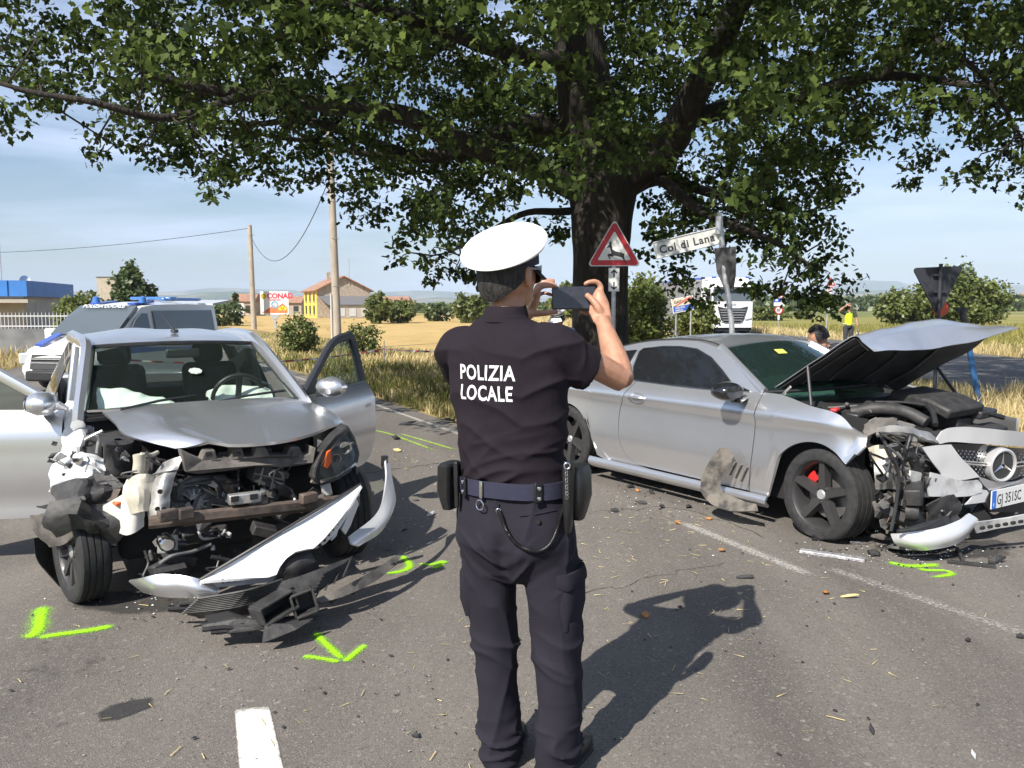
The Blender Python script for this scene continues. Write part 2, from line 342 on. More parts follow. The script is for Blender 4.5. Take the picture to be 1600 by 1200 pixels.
# painted lines, spray paint, stains: thin sheets with worn edges
def paintmat(name, col, wear=0.5, scale=40, soft=True, rough=0.8):
    m = bpy.data.materials.new(name); m.use_nodes = True; n = m.node_tree; l = n.links; b = n.nodes['Principled BSDF']; o = n.nodes['Material Output']
    b.inputs['Base Color'].default_value = (*col, 1); b.inputs['Roughness'].default_value = rough; b.inputs['Specular IOR Level'].default_value = 0.2
    a = n.nodes.new('ShaderNodeAttribute'); a.attribute_name = 'tint'; t = n.nodes.new('ShaderNodeTexCoord')
    z = n.nodes.new('ShaderNodeTexNoise'); z.inputs['Scale'].default_value = scale; z.inputs['Detail'].default_value = 8; z.inputs['Roughness'].default_value = 0.7; l.new(t.outputs['Object'], z.inputs['Vector'])
    q = n.nodes.new('ShaderNodeMath'); q.operation = 'MULTIPLY_ADD'; q.inputs[1].default_value = wear*2; q.inputs[2].default_value = -wear; l.new(z.outputs['Fac'], q.inputs[0])
    d = n.nodes.new('ShaderNodeMath'); d.operation = 'ADD'; l.new(a.outputs['Fac'], d.inputs[0]); l.new(q.outputs['Value'], d.inputs[1])
    r_ = n.nodes.new('ShaderNodeMapRange'); r_.inputs['From Min'].default_value = 0.38; r_.inputs['From Max'].default_value = 0.85 if soft else 0.55; l.new(d.outputs['Value'], r_.inputs['Value'])
    tr = n.nodes.new('ShaderNodeBsdfTransparent'); ms = n.nodes.new('ShaderNodeMixShader'); l.new(r_.outputs['Result'], ms.inputs['Fac']); l.new(tr.outputs['BSDF'], ms.inputs[1]); l.new(b.outputs['BSDF'], ms.inputs[2]); l.new(ms.outputs['Shader'], o.inputs['Surface'])
    return m
def stroke(name, pts, wd, m, z=0.004, fade=0.0, k=8, strength=1.0, wvar=0.15, smoothed=True):
    P = [Vector((p[0], p[1], 0)) for p in pts]
    P = curve(P, k) if (smoothed and len(P) > 2) else [P[0].lerp(P[-1], i/14) for i in range(15)] if len(P) == 2 else P
    wd = [q*1.55 for q in wd] if isinstance(wd, (list, tuple)) else wd*(1.55 if 'stroke' in name else 1)
    n = len(P); V = []; T = []; Fc = []; prof = (0.0, 0.42, 0.95, 0.95, 0.42, 0.0)
    for i, p in enumerate(P):
        t = (P[min(i+1, n-1)] - P[max(i-1, 0)]).normalized(); s_ = Vector((-t.y, t.x, 0)); wl = (wd if not isinstance(wd, (list, tuple)) else lerp(wd[0], wd[1], i/(n-1)))*(1+wvar*noise3(p, 7))
        e = min(1, min(i, n-1-i)/(fade*(n-1))) if fade else (0.35 if i in (0, n-1) else 1.0)
        for j, a in enumerate(prof):
            q = p + s_*(wl*(j/5-0.5)); V.append((q.x, q.y, z)); T.append(a*e*strength)
        if i:
            for j in range(5): Fc.append(((i-1)*6+j, (i-1)*6+j+1, i*6+j+1, i*6+j))
    return npmesh(name, V, Fc, m, col=T)
def patch(name, poly, m, z=0.003, strength=1.0):
    c = sum((Vector((x, y)) for x, y in poly), Vector((0, 0)))/len(poly); V = [(c.x, c.y, z)]; T = [strength]; k = len(poly); Fc = []
    for f_, a in ((0.6, 1.0), (1.0, 0.0)):
        for x, y in poly: V.append((c.x+(x-c.x)*f_*1.08, c.y+(y-c.y)*f_*1.08, z)); T.append(a*strength)
    for i in range(k):
        j = (i+1) % k; Fc += [(0, 1+i, 1+j), (1+i, 1+k+i, 1+k+j), (1+i, 1+k+j, 1+j)]
    return npmesh(name, V, Fc, m, col=T)
def G2(u, v): q = gnd(u, v); return (q.x, q.y)
m_white = paintmat('worn_white_paint', (0.62, 0.60, 0.56), 0.55, 55)
m_faint = paintmat('faint_white_paint', (0.34, 0.325, 0.30), 1.15, 70)
m_lime = paintmat('lime_spray', (0.36, 0.82, 0.015), 0.95, 150); 
m_lime2 = paintmat('thin_lime_spray', (0.34, 0.52, 0.08), 1.1, 60)
m_oil = paintmat('oil', (0.045, 0.044, 0.044), 0.5, 20)
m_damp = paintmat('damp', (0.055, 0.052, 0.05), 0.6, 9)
def quadline(name, a, b, c, d, m, strength=1.0):     # a strip of paint between two pixel edges
    a, b, c, d = (Vector((*G2(*q), 0.004)) for q in (a, b, c, d)); V = []; T = []; Fc = []; n = 12
    for i in range(n+1):
        l_, r_ = a.lerp(b, i/n), d.lerp(c, i/n)
        for j, e in enumerate((0.0, 0.75, 1, 1, 0.75, 0.0)):
            q = l_.lerp(r_, (0, 0.06, 0.2, 0.8, 0.94, 1)[j]); V.append(q); T.append(e*strength*(0.45 if i in (0,) else 1))
        if i:
            for j in range(5): Fc.append(((i-1)*6+j, i*6+j, i*6+j+1, (i-1)*6+j+1))
    return kind(npmesh(name, V, Fc, m, col=T), 'structure')
quadline('centre_line', (364, 1110), (372, 1215), (449, 1215), (423, 1104), m_white, 1.0)
kind(stroke('edge_line', [G2(1060, 815), G2(1275, 903)], 0.22, m_faint, strength=0.78), 'structure')
kind(stroke('edge_line', [G2(1285, 885), G2(1660, 1012)], 0.22, m_faint, strength=0.62), 'structure')
kind(stroke('edge_line', [rp_(4.12, 6.9), rp_(4.12, 36)], 0.17, m_faint, strength=0.95), 'structure')
kind(stroke('edge_line', [(9.15, 10), (9.3, 60)], 0.14, m_faint, strength=1.0), 'structure')
kind(stroke('edge_line', [(15.8, 10), (15.9, 50)], 0.14, m_faint, strength=1.0), 'structure')
def spray(pts, wd, label, m=m_lime, **k): return tag(stroke('spray_mark', [G2(*p) for p in pts], wd, m, **k), label, 'spray mark')
def joined(objs):
    a = objs[0]; bmv = MB()
    return a
# marks made of several strokes are one painted thing: strokes are its parts
def marks(strokes, label, m=m_lime, z=0.005):
    c = Vector((*G2(*strokes[0][0][0]), 0)); t = thing('spray_mark', label, 'spray mark', c)
    for i, (pts, wd) in enumerate(strokes):
        for nm, kw, st, dz in (('overspray', 1.9, .56, -.0008), ('stroke', .85, .80, 0)):
            o = stroke(nm, [G2(*p) for p in pts], wd*kw*(1 if nm == 'stroke' else 1.4), m, z=z+0.001*i+dz, fade=0.14, strength=st); o.parent = t; o.matrix_parent_inverse = Matrix.Translation(-c)
    return t
marks([([(68, 944), (62, 965), (58, 985), (38, 1003)], 0.095), ([(50, 999), (95, 992), (140, 986), (188, 977)], 0.075)], 'bright lime sprayed corner mark in front of the grey car wheel')
marks([([(489, 986), (508, 1006), (540, 1036)], 0.055), ([(469, 1026), (500, 1030), (538, 1037)], 0.045), ([(536, 1038), (552, 1024), (575, 1006)], 0.05)], 'lime sprayed arrow head pointing towards the camera below the torn bumper')
marks([([(612, 868), (630, 872), (640, 884), (628, 893), (588, 899)], 0.06), ([(650, 881), (672, 883), (690, 879), (700, 881)], 0.05), ([(672, 888), (684, 887), (694, 875)], 0.05)], 'lime sprayed curve and small cross in the shade beside the torn bumper')
marks([([(1383, 877), (1410, 884), (1440, 885), (1476, 882)], 0.075), ([(1428, 889), (1450, 892), (1478, 893), (1484, 899), (1440, 905)], 0.05)], 'lime sprayed zigzag mark in front of the coupe bumper')
marks([([(575, 671), (600, 676), (625, 684), (700, 712)], 0.06), ([(620, 677), (660, 688), (720, 706)], 0.06)], 'faint pair of thin lime lines on the road behind the officer', m_lime2)
kind(patch('oil_stain', [G2(*p) for p in ((140, 1118), (165, 1102), (205, 1092), (246, 1086), (248, 1104), (215, 1118), (180, 1130), (145, 1132))], m_oil, strength=.80), 'structure')
kind(patch('damp_stain', [G2(*p) for p in ((1340, 852), (1480, 840), (1600, 842), (1600, 872), (1480, 880), (1380, 868))], m_damp, strength=0.8), 'structure')
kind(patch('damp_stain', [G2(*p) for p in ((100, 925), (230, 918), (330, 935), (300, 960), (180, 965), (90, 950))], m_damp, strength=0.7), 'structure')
kind(patch('tyre_smear', [G2(*p) for p in ((0, 1000), (120, 960), (220, 990), (200, 1060), (90, 1190), (0, 1200))], m_damp, strength=0.34), 'structure')
# ---------------------------------------------------------------- leaves, the oak, bushes, grass
LEAF = [(0, 0, 0), (-.10, .22, .02), (-.27, .30, .05), (-.17, .46, .03), (-.33, .62, .06), (-.16, .74, .02), (-.17, .93, .03), (0, 1.0, -.03), (.17, .93, .03), (.16, .74, .02), (.33, .62, .06), (.17, .46, .03), (.27, .30, .05), (.10, .22, .02)]
LEAF = [LEAF[i] for i in (0, 2, 3, 4, 5, 7, 9, 10, 11, 12)]
LF = np.array(LEAF, np.float32); LFF = np.array([(0, 1, 9), (1, 2, 9), (9, 2, 8), (2, 3, 4), (2, 4, 6), (2, 6, 8), (8, 6, 7), (4, 5, 6)], np.int32)
SMALL = np.array([(0, 0, 0), (-.25, .45, .06), (0, 1, -.04), (.25, .45, .06)], np.float32); SMF = np.array([(0, 1, 2), (0, 2, 3)], np.int32)
def rotations(n, droop=0.5):
    """random frames: leaf axis mostly outward and drooping"""
    a = nr.uniform(0, 2*np.pi, n); e = nr.normal(-droop, 0.5, n)
    y = np.stack([np.cos(a)*np.cos(e), np.sin(a)*np.cos(e), np.sin(e)], 1)
    t = nr.normal(size=(n, 3)); t[:, 2] += 1.1
    x = np.cross(y, t); x /= np.linalg.norm(x, axis=1)[:, None]+1e-9; z = np.cross(x, y)
    return np.stack([x, y, z], 2)
def leafcloud(P, size, shape=LF, faces=LFF, droop=0.5):
    n = len(P); Rm = rotations(n, droop); s = size*nr.uniform(0.65, 1.25, n)
    V = np.einsum('nij,kj->nki', Rm, shape)*s[:, None, None] + P[:, None, :]
    Fc = faces[None] + (np.arange(n)*len(shape))[:, None, None]
    return V.reshape(-1, 3), Fc.reshape(-1, 3)
m_oak = leafmat('oak_leaf', (0.013, 0.026, 0.008), (0.115, 0.160, 0.034), 0.30, .6, .18)
m_bark = mat('oak_bark', (0.040, 0.032, 0.025), 0.95, col2=(0.014, 0.012, 0.010), vs=9, bump=1.0, bs=14, stretch=(1, 1, 0.22), bd=0.06)
m_bush = leafmat('bush_leaf', (0.070, 0.095, 0.026), (0.19, 0.22, 0.065), 0.25)
m_bush2 = leafmat('light_bush_leaf', (0.09, 0.12, 0.028), (0.20, 0.23, 0.06), 0.3)
m_conifer = leafmat('dark_tree_leaf', (0.050, 0.080, 0.030), (0.13, 0.165, 0.06), 0.2)
m_twig = mat('twig', (0.06, 0.048, 0.035), 0.9)

# --- the oak: crown lower outline as photo pixels at crown distance, then a real volume of leaf sprays above it
TX, TY = 1.50, 13.6
LOW = [(-500, 120), (-200, 150), (0, 165), (60, 205), (110, 205), (150, 230), (210, 210), (245, 262), (300, 285), (345, 290), (400, 270), (450, 285), (520, 285), (560, 335), (610, 335), (640, 400), (690, 432), (740, 440), (765, 395), (810, 385), (870, 400), (905, 350), (960, 300), (985, 340), (1010, 460), (1060, 478), (1100, 440), (1150, 455), (1200, 440), (1255, 462), (1300, 474), (1318, 455), (1312, 400), (1262, 345), (1318, 270), (1385, 262), (1452, 272), (1450, 235), (1405, 190), (1480, 190), (1500, 235), (1545, 285), (1600, 318), (1800, 300), (2300, 150)]
def px(P):
    P = np.asarray(P); z = P[:, 2]-EYE; d = P[:, 1]*CP - z*SP; u = P[:, 1]*SP + z*CP
    return 800 + F*P[:, 0]/d, 600 - F*u/d
oak = thing('oak_tree', 'large old oak with dark spreading crown and thick trunk behind the deer sign', 'tree', (TX, TY, 0))
def limb(b, pts, r0, r1, k=6, n=9):
    P = curve(pts, k); m_ = len(P)
    P = [p + Vector((noise3(p, 0.9, 3), noise3(p, 0.9, 9), noise3(p, 0.9, 14)))*0.12*min(1, i/4) for i, p in enumerate(P)]
    rs = [lerp(r0, r1, i/(m_-1))*(1+0.10*noise3(p, 2.1)) for i, p in enumerate(P)]
    b.tube(P, rs, n); return P
O = Vector((TX, TY, 0)); tb = MB(); forks = []
T0 = at(931, 600, TY) - O
trunk_pts = [Vector((0.0, 0, -0.1)), Vector((0.0, 0, 0.6)), Vector((-0.02, 0, 1.8)), Vector((-0.01, 0, 2.9)), at(940, 255, TY)-O, at(915, 150, TY-0.2)-O, at(905, 30, TY-.3)-O, at(910, -140, TY-.3)-O, at(880, -420, TY)-O]
P = curve(trunk_pts, 8)
rs = [interp(p.z, [(-.1, .72), (.35, .55), (1.2, .47), (2.6, .46), (3.6, .58), (4.4, .50), (5.6, .40), (8, .26), (11, .09)])*(1+.09*noise3(p, 1.7)) for p in P]
tb.tube(P, rs, 18)
limbs = []
def L3(l): return [at(u, v, y)-O for u, v, y in l]
for l, r0, r1 in (
    ([(945, 318, 13.6), (850, 265, 13.1), (740, 228, 12.4), (640, 185, 11.6), (520, 165, 10.8), (380, 150, 10.2), (220, 120, 9.8)], .24, .05),
    ([(925, 210, 13.5), (830, 190, 13.6), (740, 225, 13.9), (640, 240, 14.3), (500, 200, 14.8), (320, 190, 15.0)], .20, .04),
    ([(905, 100, 13.2), (830, 90, 12.5), (720, 60, 11.5), (600, 20, 10.5), (430, 0, 9.6)], .18, .04),
    ([(955, 300, 13.7), (1030, 240, 13.2), (1085, 150, 12.6), (1130, 60, 12.0), (1200, -60, 11.4), (1300, -160, 10.6)], .34, .08),
    ([(1060, 190, 13.0), (1150, 170, 12.8), (1260, 150, 12.4), (1380, 120, 12.0), (1520, 130, 11.4)], .17, .04),
    ([(960, 310, 13.8), (1040, 285, 14.2), (1120, 300, 14.6), (1200, 330, 15.0), (1260, 390, 15.2)], .13, .03),
    ([(1000, 270, 13.6), (1060, 300, 12.9), (1120, 340, 12.2), (1200, 380, 11.6), (1280, 430, 11.2)], .10, .025),
    ([(905, 20, 13.3), (850, -40, 12.2), (780, -120, 10.6), (720, -160, 9.0), (650, -130, 8.0)], .20, .05),
    ([(930, -60, 13.3), (1000, -120, 12.0), (1060, -150, 10.0), (1090, -100, 8.6)], .18, .04),
    ([(905, -100, 13.3), (1000, -260, 14.6), (1150, -300, 16.4), (1300, -200, 18)], .2, .05),
    ([(900, -80, 13.4), (780, -240, 15), (600, -250, 17), (400, -120, 18.5)], .2, .05),
    ([(890, 330, 13.6), (820, 330, 13.2), (760, 360, 12.8), (700, 395, 12.4)], .07, .02),
    ([(1380, 120, 12.0), (1450, 60, 11.2), (1540, 120, 10.6), (1600, 220, 10.3)], .07, .02),
    ([(380, 150, 10.2), (250, 190, 9.6), (120, 160, 9.2), (-60, 120, 9.0)], .06, .02),
    ([(640, 240, 14.3), (560, 235, 14.0), (440, 215, 13.4), (330, 205, 12.8)], .07, .02)):
    P = limb(tb, L3(l), r0, r1); limbs += P[2:]
trunk = tb.build('trunk', m_bark, oak, ang=80)
# leaf sprays
def crown_points(n):
    out = []
    c = np.array([1.2, 12.8, 8.6]); rad = np.array([10.6, 7.0, 6.0])
    lu, lv = [a for a, _ in LOW], [b for _, b in LOW]
    while len(out) < n:
        q = nr.normal(size=(4000, 3)); q /= np.linalg.norm(q, axis=1)[:, None]; q *= (nr.uniform(0.15, 1, 4000)**0.42)[:, None]
        q = c + q*rad
        # hanging skirts reach lower than the ellipsoid
        sk = nr.random(4000) < 0.40
        q[sk, 2] = nr.uniform(1.9, 6.6, sk.sum())
        r2 = np.hypot((q[:, 0]-c[0])/rad[0], (q[:, 1]-c[1])/rad[1]); ok = (r2 < 1.0) & (q[:, 1] > 6.4)
        q = q[ok]; u, v = px(q)
        lim = np.interp(u, lu, lv) + np.interp(q[:, 1], [6.5, 11, 20], [-90, -12, -35])
        ok = v < lim - 14 - nr.exponential(24, len(q))
        ok &= ~((u > 985) & (u < 1165) & (v > 300) & (v < 460) & (q[:, 1] < 10.6)) & ~((u > 890) & (u < 1020) & (v > 290) & (v < 500) & (q[:, 1] < 12.0))
        q = q[ok]
        # clumps and sky gaps
        for p in q:
            g = noise3(p, 0.55, 2.0) + 0.55*noise3(p, 1.5, 7.0)
            uu, vv = px(p[None]); uu, vv = uu[0], vv[0]
            heart = 600 < uu < 1180 and 60 < vv < 345 and p[1] < 13.4 and abs(uu-905)/330 + abs(vv-215)/190 < 1.15
            if heart and rnd.random() > 0.33: continue
            if g > (-0.15 if vv > -60 else -0.3): out.append(p)
            if len(out) >= n: break
    return np.array(out)
SP_ = crown_points(5000)
# stray low sprays that the photograph shows hanging clear of the crown
extra = [(225, 225, 10.5), (255, 250, 10.8), (285, 262, 10.8), (320, 270, 11), (350, 272, 11.2), (385, 255, 11.2), (420, 262, 11.4), (455, 268, 11.5), (490, 268, 11.6), (525, 268, 11.8), (300, 235, 11), (360, 238, 11), (430, 235, 11.4), (500, 240, 11.6), (550, 290, 12), (150, 220, 10), (190, 205, 10.2), (30, 170, 9.5), (708, 400, 12), (690, 425, 12), (735, 425, 12.2), (1290, 452, 11), (1300, 470, 11), (1262, 420, 11.2), (1425, 255, 11), (1445, 240, 11), (1575, 300, 10), (1590, 270, 10.2), (1530, 250, 10.4), (560, 320, 12), (330, 275, 10), (60, 175, 9.4), (1095, 470, 11.5), (1075, 455, 11.8), (590, 340, 12.2), (1180, 440, 11.5), (1230, 450, 11.3), (1310, 440, 11.1), (1285, 480, 11.1), (640, 380, 12.1), (660, 405, 12.1), (880, 380, 12.6), (870, 300, 12), (1000, 150, 11.2), (985, 200, 11.1), (960, 240, 11.3), (1020, 210, 11.0), (1300, 130, 10.6), (1330, 170, 10.6), (1180, 90, 10.4)]
SP_ = np.concatenate([SP_, np.array([tuple(at(*e)) for e in extra]*2) + nr.normal(0, .12, (2*len(extra), 3))])
LP = []; LT = []; tw = MB(); lim_np = np.array([tuple(p+O) for p in limbs])
for i, c_ in enumerate(SP_):
    k = nr.integers(34, 56); d = nr.normal(size=(k, 3)); d /= np.linalg.norm(d, axis=1)[:, None]
    d *= (nr.uniform(0, 1, k)**0.5)[:, None]*np.array([0.30, 0.30, 0.19])*nr.uniform(.6, 1.3)
    LP.append(c_ + d); LT.append(np.clip(nr.normal(0.42 + 0.25*noise3(c_, .8, 4), 0.25, k), 0, 1))
    if i % 2 == 0 or c_[1] < 10:
        j = np.argmin(((lim_np-c_)**2).sum(1)); a = Vector(lim_np[j]); b_ = Vector(c_)
        if (a-b_).length < 1.05:
            mid = a.lerp(b_, .5) + Vector(nr.normal(0, .15, 3)); r_ = 0.010 + 0.008*(a-b_).length
            q1 = a.lerp(b_, .3) + Vector(nr.normal(0, .09, 3)); q2 = a.lerp(b_, .7) + Vector(nr.normal(0, .11, 3)); tw.tube(curve([a-O, q1-O, q2-O, b_-O], 2), [r_, r_*.9, r_*.8, r_*.7, r_*.6, r_*.5, .005], 4, cap=False)
kind(tw.build('branches', m_bark, oak, ang=80), 'stuff')
LP = np.concatenate(LP); LT = np.concatenate(LT)
FARL = np.array([(0, 0, 0), (-.30, .34, .05), (-.16, .55, .02), (-.26, .80, .04), (0, 1.0, -.03), (.26, .80, .04), (.16, .55, .02), (.30, .34, .05)], np.float32); FARF = np.array([(0, 1, 7), (1, 2, 7), (2, 6, 7), (2, 3, 6), (3, 5, 6), (3, 4, 5)], np.int32)
far_ = LP[:, 1] > 12.2
V, Fc = leafcloud(LP[~far_] - np.array(O), 0.104); V2, Fc2 = leafcloud(LP[far_] - np.array(O), 0.106, FARL[[0, 1, 3, 4, 5, 7]], np.array([(0, 1, 5), (1, 2, 4), (1, 4, 5), (2, 3, 4)], np.int32))
crown = kind(npmesh('crown', np.concatenate([V, V2]), np.concatenate([Fc, Fc2 + len(V)]), m_oak, oak, col=np.concatenate([np.repeat(LT[~far_], len(LF)), np.repeat(LT[far_], 6)])), 'stuff')
# the leaves that show largest are leaves of their own
u, v = px(LP); vis = np.where((u > 0) & (u < 1600) & (v > 0))[0]; near = vis[np.argsort(LP[vis, 1])][:900]; near = nr.choice(near, 300, replace=False)
lms = []
for t_ in (0.55, 0.75, 0.95):
    o = npmesh('leaf', LF*0.13, LFF, m_oak, oak, col=[t_]*len(LF)); lms.append(o)
Rm = rotations(300, .4)
for i, j in enumerate(near):
    o = lms[i] if i < 3 else dup(lms[i % 3], parent=oak)
    M = Matrix(Rm[i].tolist()).to_4x4(); M.translation = Vector(LP[j] - np.array(O)) + Vector((0, -.05, -.03)); o.matrix_local = M

def plant(name, label, cat, loc, w_, h_, n, leaf, m, group=None, lean=0, shape='round', trunk=True, d_=None, base=0.0, seed=0):
    """a tree or bush: leaf clumps spread through an uneven crown, on a stem"""
    d_ = d_ or w_; t = thing(name, label, cat, loc, group=group)
    nc = max(10, n//16); q = nr.normal(size=(nc, 3)); q /= np.linalg.norm(q, axis=1)[:, None]; q *= (nr.uniform(.2, 1, nc)**.4)[:, None]
    if shape == 'cone': f_ = np.clip((1-q[:, 2])/1.6, 0.1, 1); q[:, 0] *= f_**.7; q[:, 1] *= f_**.7
    hz_ = (h_-base)/2; c0 = q*np.array([w_/2, d_/2, hz_]) + np.array([0, 0, base+hz_])
    bump_ = np.array([1+.55*noise3(p, 1.6/max(.5, w_/3), seed+5) for p in q]); c0[:, :2] *= bump_[:, None]; c0[:, 2] = base + (c0[:, 2]-base)*(0.78+.22*bump_)
    up_ = nr.random(nc) < .10; c0[up_, 2] += nr.uniform(0, .16, up_.sum())*(h_-base); k = 16; P = (c0[:, None, :] + nr.normal(0, 1, (nc, k, 3))*np.array([w_, d_, h_-base])*0.055).reshape(-1, 3); P[:, 2] = np.maximum(P[:, 2], 0.03)
    T = np.clip(np.repeat(nr.normal(.45, .22, nc), k) + nr.normal(0, .12, nc*k), 0, 1)
    V, Fc = leafcloud(P, leaf, SMALL*np.array([1.6, 1, 1], np.float32), SMF)
    npmesh('crown', V, Fc, m, t, col=np.repeat(T, 4))
    if trunk:
        b = MB(); b.tube([(0, 0, -.05), (.02, 0, base+.3*h_), (0, .03, h_*.7)], [max(.03, w_*.035), max(.02, w_*.025), .01], 7)
        for i in range(4):
            a = i*1.6+seed; b.tube([(0, 0, base+.2*h_), (math.cos(a)*w_*.28, math.sin(a)*d_*.28, base+.55*(h_-base))], [max(.02, w_*.016), .008], 5)
        b.build('trunk', m_twig, t)
    return t
def hgt(v0, v1, y): return (v1-v0)/F*y
def plantpx(name, label, cat, u, vtop, vbase, wpx, y, n, leaf, m, **k):
    c = at(u, vbase, y); zb = 0.0; h_ = at(u, vtop, y).z; return plant(name, label, cat, (c.x, y, 0), wpx/F*y, h_, n, leaf, m, **k)
plantpx('poplar_tree', 'dense egg shaped green tree behind the police van roof', 'tree', 207, 413, 490, 68, 52, 5200, .30, m_conifer, shape='cone', base=.8, d_=2.6)
plantpx('bush', 'light green shrub hedge by the spiked fence left of the police van', 'bush', 125, 455, 500, 78, 40, 1800, .22, m_bush2, d_=2, seed=1)
plantpx('bush', 'low dark green shrub row behind the short white notice board', 'bush', 350, 470, 502, 60, 68, 1500, .3, m_conifer, d_=3, seed=2)
plantpx('pine_tree', 'small dark pointed tree beside the left concrete pole', 'tree', 369, 455, 490, 12, 80, 500, .35, m_conifer, shape='cone', d_=.9, seed=3)
plantpx('bush', 'leafy green roadside bush left of the tall concrete pole', 'bush', 468, 494, 541, 58, 27, 2400, .11, m_bush, d_=1.3, seed=4)
plantpx('bush', 'sparse green roadside bush right of the tall concrete pole', 'bush', 566, 502, 545, 56, 26, 1500, .10, m_bush, d_=1.1, seed=5)
plantpx('tree', 'rounded green tree against the right end of the brick gabled house', 'tree', 590, 457, 495, 40, 76, 1500, .36, m_bush, d_=2.4, seed=6)
plantpx('tree', 'low round green tree in front of the small orange roofed house', 'tree', 627, 471, 493, 44, 80, 1300, .36, m_bush, d_=2.6, seed=7)
plantpx('tree', 'small isolated round tree at the field edge left of the officer', 'tree', 684, 474, 492, 38, 88, 1000, .4, m_conifer, d_=2.6, seed=8)
plantpx('tree', 'broad green tree at the field edge beside the officer shoulder', 'tree', 737, 459, 494, 58, 80, 1800, .4, m_bush, d_=3.6, seed=9)
plantpx('tree', 'pale green tree far behind the smartphone', 'tree', 885, 440, 492, 52, 70, 1300, .4, m_bush2, d_=3, seed=10)
plantpx('bush', 'big bright green bush right of the oak trunk under the crown', 'bush', 1004, 434, 524, 74, 27, 6000, .14, m_bush2, d_=2.4, seed=11)
plantpx('bush', 'dark green bush behind the town limit sign', 'bush', 1086, 470, 520, 60, 36, 3600, .18, m_bush, d_=2.4, seed=12)
plantpx('bush', 'large dark green bush beyond the road behind the turned triangular sign', 'bush', 1495, 428, 485, 150, 62, 5200, .34, m_bush, d_=4, seed=13)
plantpx('bush', 'tall dark bush top rising right of the turned triangular sign', 'bush', 1508, 412, 485, 46, 63, 1500, .32, m_conifer, d_=2.2, seed=14)
plantpx('bush', 'grey green bush left of the turned triangular sign', 'bush', 1410, 452, 487, 76, 66, 2400, .36, m_bush, d_=4, seed=15)
plantpx('bush', 'small dark bush in the far field beside the hi-vis officer', 'bush', 1258, 482, 495, 30, 100, 700, .4, m_bush, d_=2.2, seed=16)
plantpx('bush', 'tiny dark shrub in the field left of the hi-vis officer', 'bush', 1304, 478, 490, 9, 100, 250, .3, m_conifer, d_=.7, seed=17)
plantpx('bush', 'low hedge growing right of the parked truck', 'bush', 1200, 478, 498, 62, 92, 1600, .4, m_bush, d_=2.4, seed=18)
# far woods that read as one mass each
def wood(u0, u1, top, y, n, m, depth=40):
    xs = nr.uniform(u0, u1, n); ys = y + nr.uniform(0, depth, n); zt = np.array([(478-(top + 5*noise3((a*.035, 0, y), 1) + 3*noise3((a*.11, 2, y), 1)))/F*y + EYE for a in xs])
    P = np.stack([(xs-800)/F*ys, ys, nr.uniform(0, 1, n)**.7*np.maximum(zt, 1.2)], 1)
    V, Fc = leafcloud(P, y*0.0075, SMALL*np.array([1.9, 1, 1], np.float32), SMF)
    kind(npmesh('far_wood', V, Fc, m, col=np.repeat(np.clip(nr.normal(.45, .25, n), 0, 1), 4)), 'stuff')
wood(1170, 1620, 463, 240, 5200, m_conifer); wood(300, 470, 470, 160, 2200, m_conifer); wood(560, 900, 474, 190, 2400, m_bush); wood(900, 1180, 470, 220, 2400, m_bush); wood(-60, 330, 474, 170, 2600, m_conifer)
wood(1530, 1660, 462, 330, 1200, m_conifer)

# --- grass
m_dry = leafmat('dry_grass', (0.27, 0.215, 0.085), (0.66, 0.54, 0.29), 0.25, .7, .1)
m_grn = leafmat('green_grass', (0.10, 0.125, 0.03), (0.34, 0.30, 0.10), 0.25, .7, .1)
def blades(name, P, h, m, wd=.006, lean=.35, t0=.5, ts=.25):
    n = len(P); a = nr.uniform(0, 2*np.pi, n); hh = h*nr.uniform(.45, 1.25, n); ln = nr.normal(0, lean, (n, 2)); w_ = wd*nr.uniform(.7, 1.5, n)
    s_ = np.stack([np.cos(a)*w_, np.sin(a)*w_, np.zeros(n)], 1); m1 = np.stack([ln[:, 0]*hh*.3, ln[:, 1]*hh*.3, hh*.6], 1); m2 = np.stack([ln[:, 0]*hh, ln[:, 1]*hh, hh*.96], 1)
    V = np.stack([P-s_, P+s_, P+m1+s_*.8, P+m1-s_*.8, P+m2], 1).reshape(-1, 3); i = (np.arange(n)*5)[:, None]
    Fc = np.concatenate([i+np.array([[0, 1, 2]]), i+np.array([[0, 2, 3]]), i+np.array([[3, 2, 4]])], 0)
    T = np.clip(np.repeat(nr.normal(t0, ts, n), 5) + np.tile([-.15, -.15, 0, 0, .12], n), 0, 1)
    return kind(npmesh(name, V, Fc, m, col=T), 'stuff')
def inpoly(poly, n):
    poly = np.array(poly); lo, hi = poly.min(0), poly.max(0); out = []; c = 0
    while c < n:
        q = nr.uniform(lo, hi, (n*2, 2)); ins = np.zeros(len(q), bool); j = len(poly)-1
        for i in range(len(poly)):
            a, b = poly[i], poly[j]; cr = ((a[1] > q[:, 1]) != (b[1] > q[:, 1])) & (q[:, 0] < (b[0]-a[0])*(q[:, 1]-a[1])/(b[1]-a[1]+1e-12)+a[0]); ins ^= cr; j = i
        q = q[ins]; out.append(q); c += len(q)
    q = np.concatenate(out)[:n]; return np.concatenate([q, np.full((n, 1), -.012)], 1)
def patchy(P, s_, th, seed): return P[np.array([noise3(p, s_, seed) for p in P]) > th]
near_v = [rp_(4.5, 8.3), (4, 9.6), (8.8, 9.6), (8.9, 17), (-3.7, 17)]
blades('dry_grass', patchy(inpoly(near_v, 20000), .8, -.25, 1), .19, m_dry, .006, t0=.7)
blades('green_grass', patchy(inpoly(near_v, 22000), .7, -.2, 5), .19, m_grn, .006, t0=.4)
blades('wild_oats', patchy(inpoly([(4.6, 9.4), (8.8, 9.3), (8.85, 13.5), (4.2, 13.5)], 8000), 1.0, -.2, 2), .44, m_dry, .0075, .22, .7)
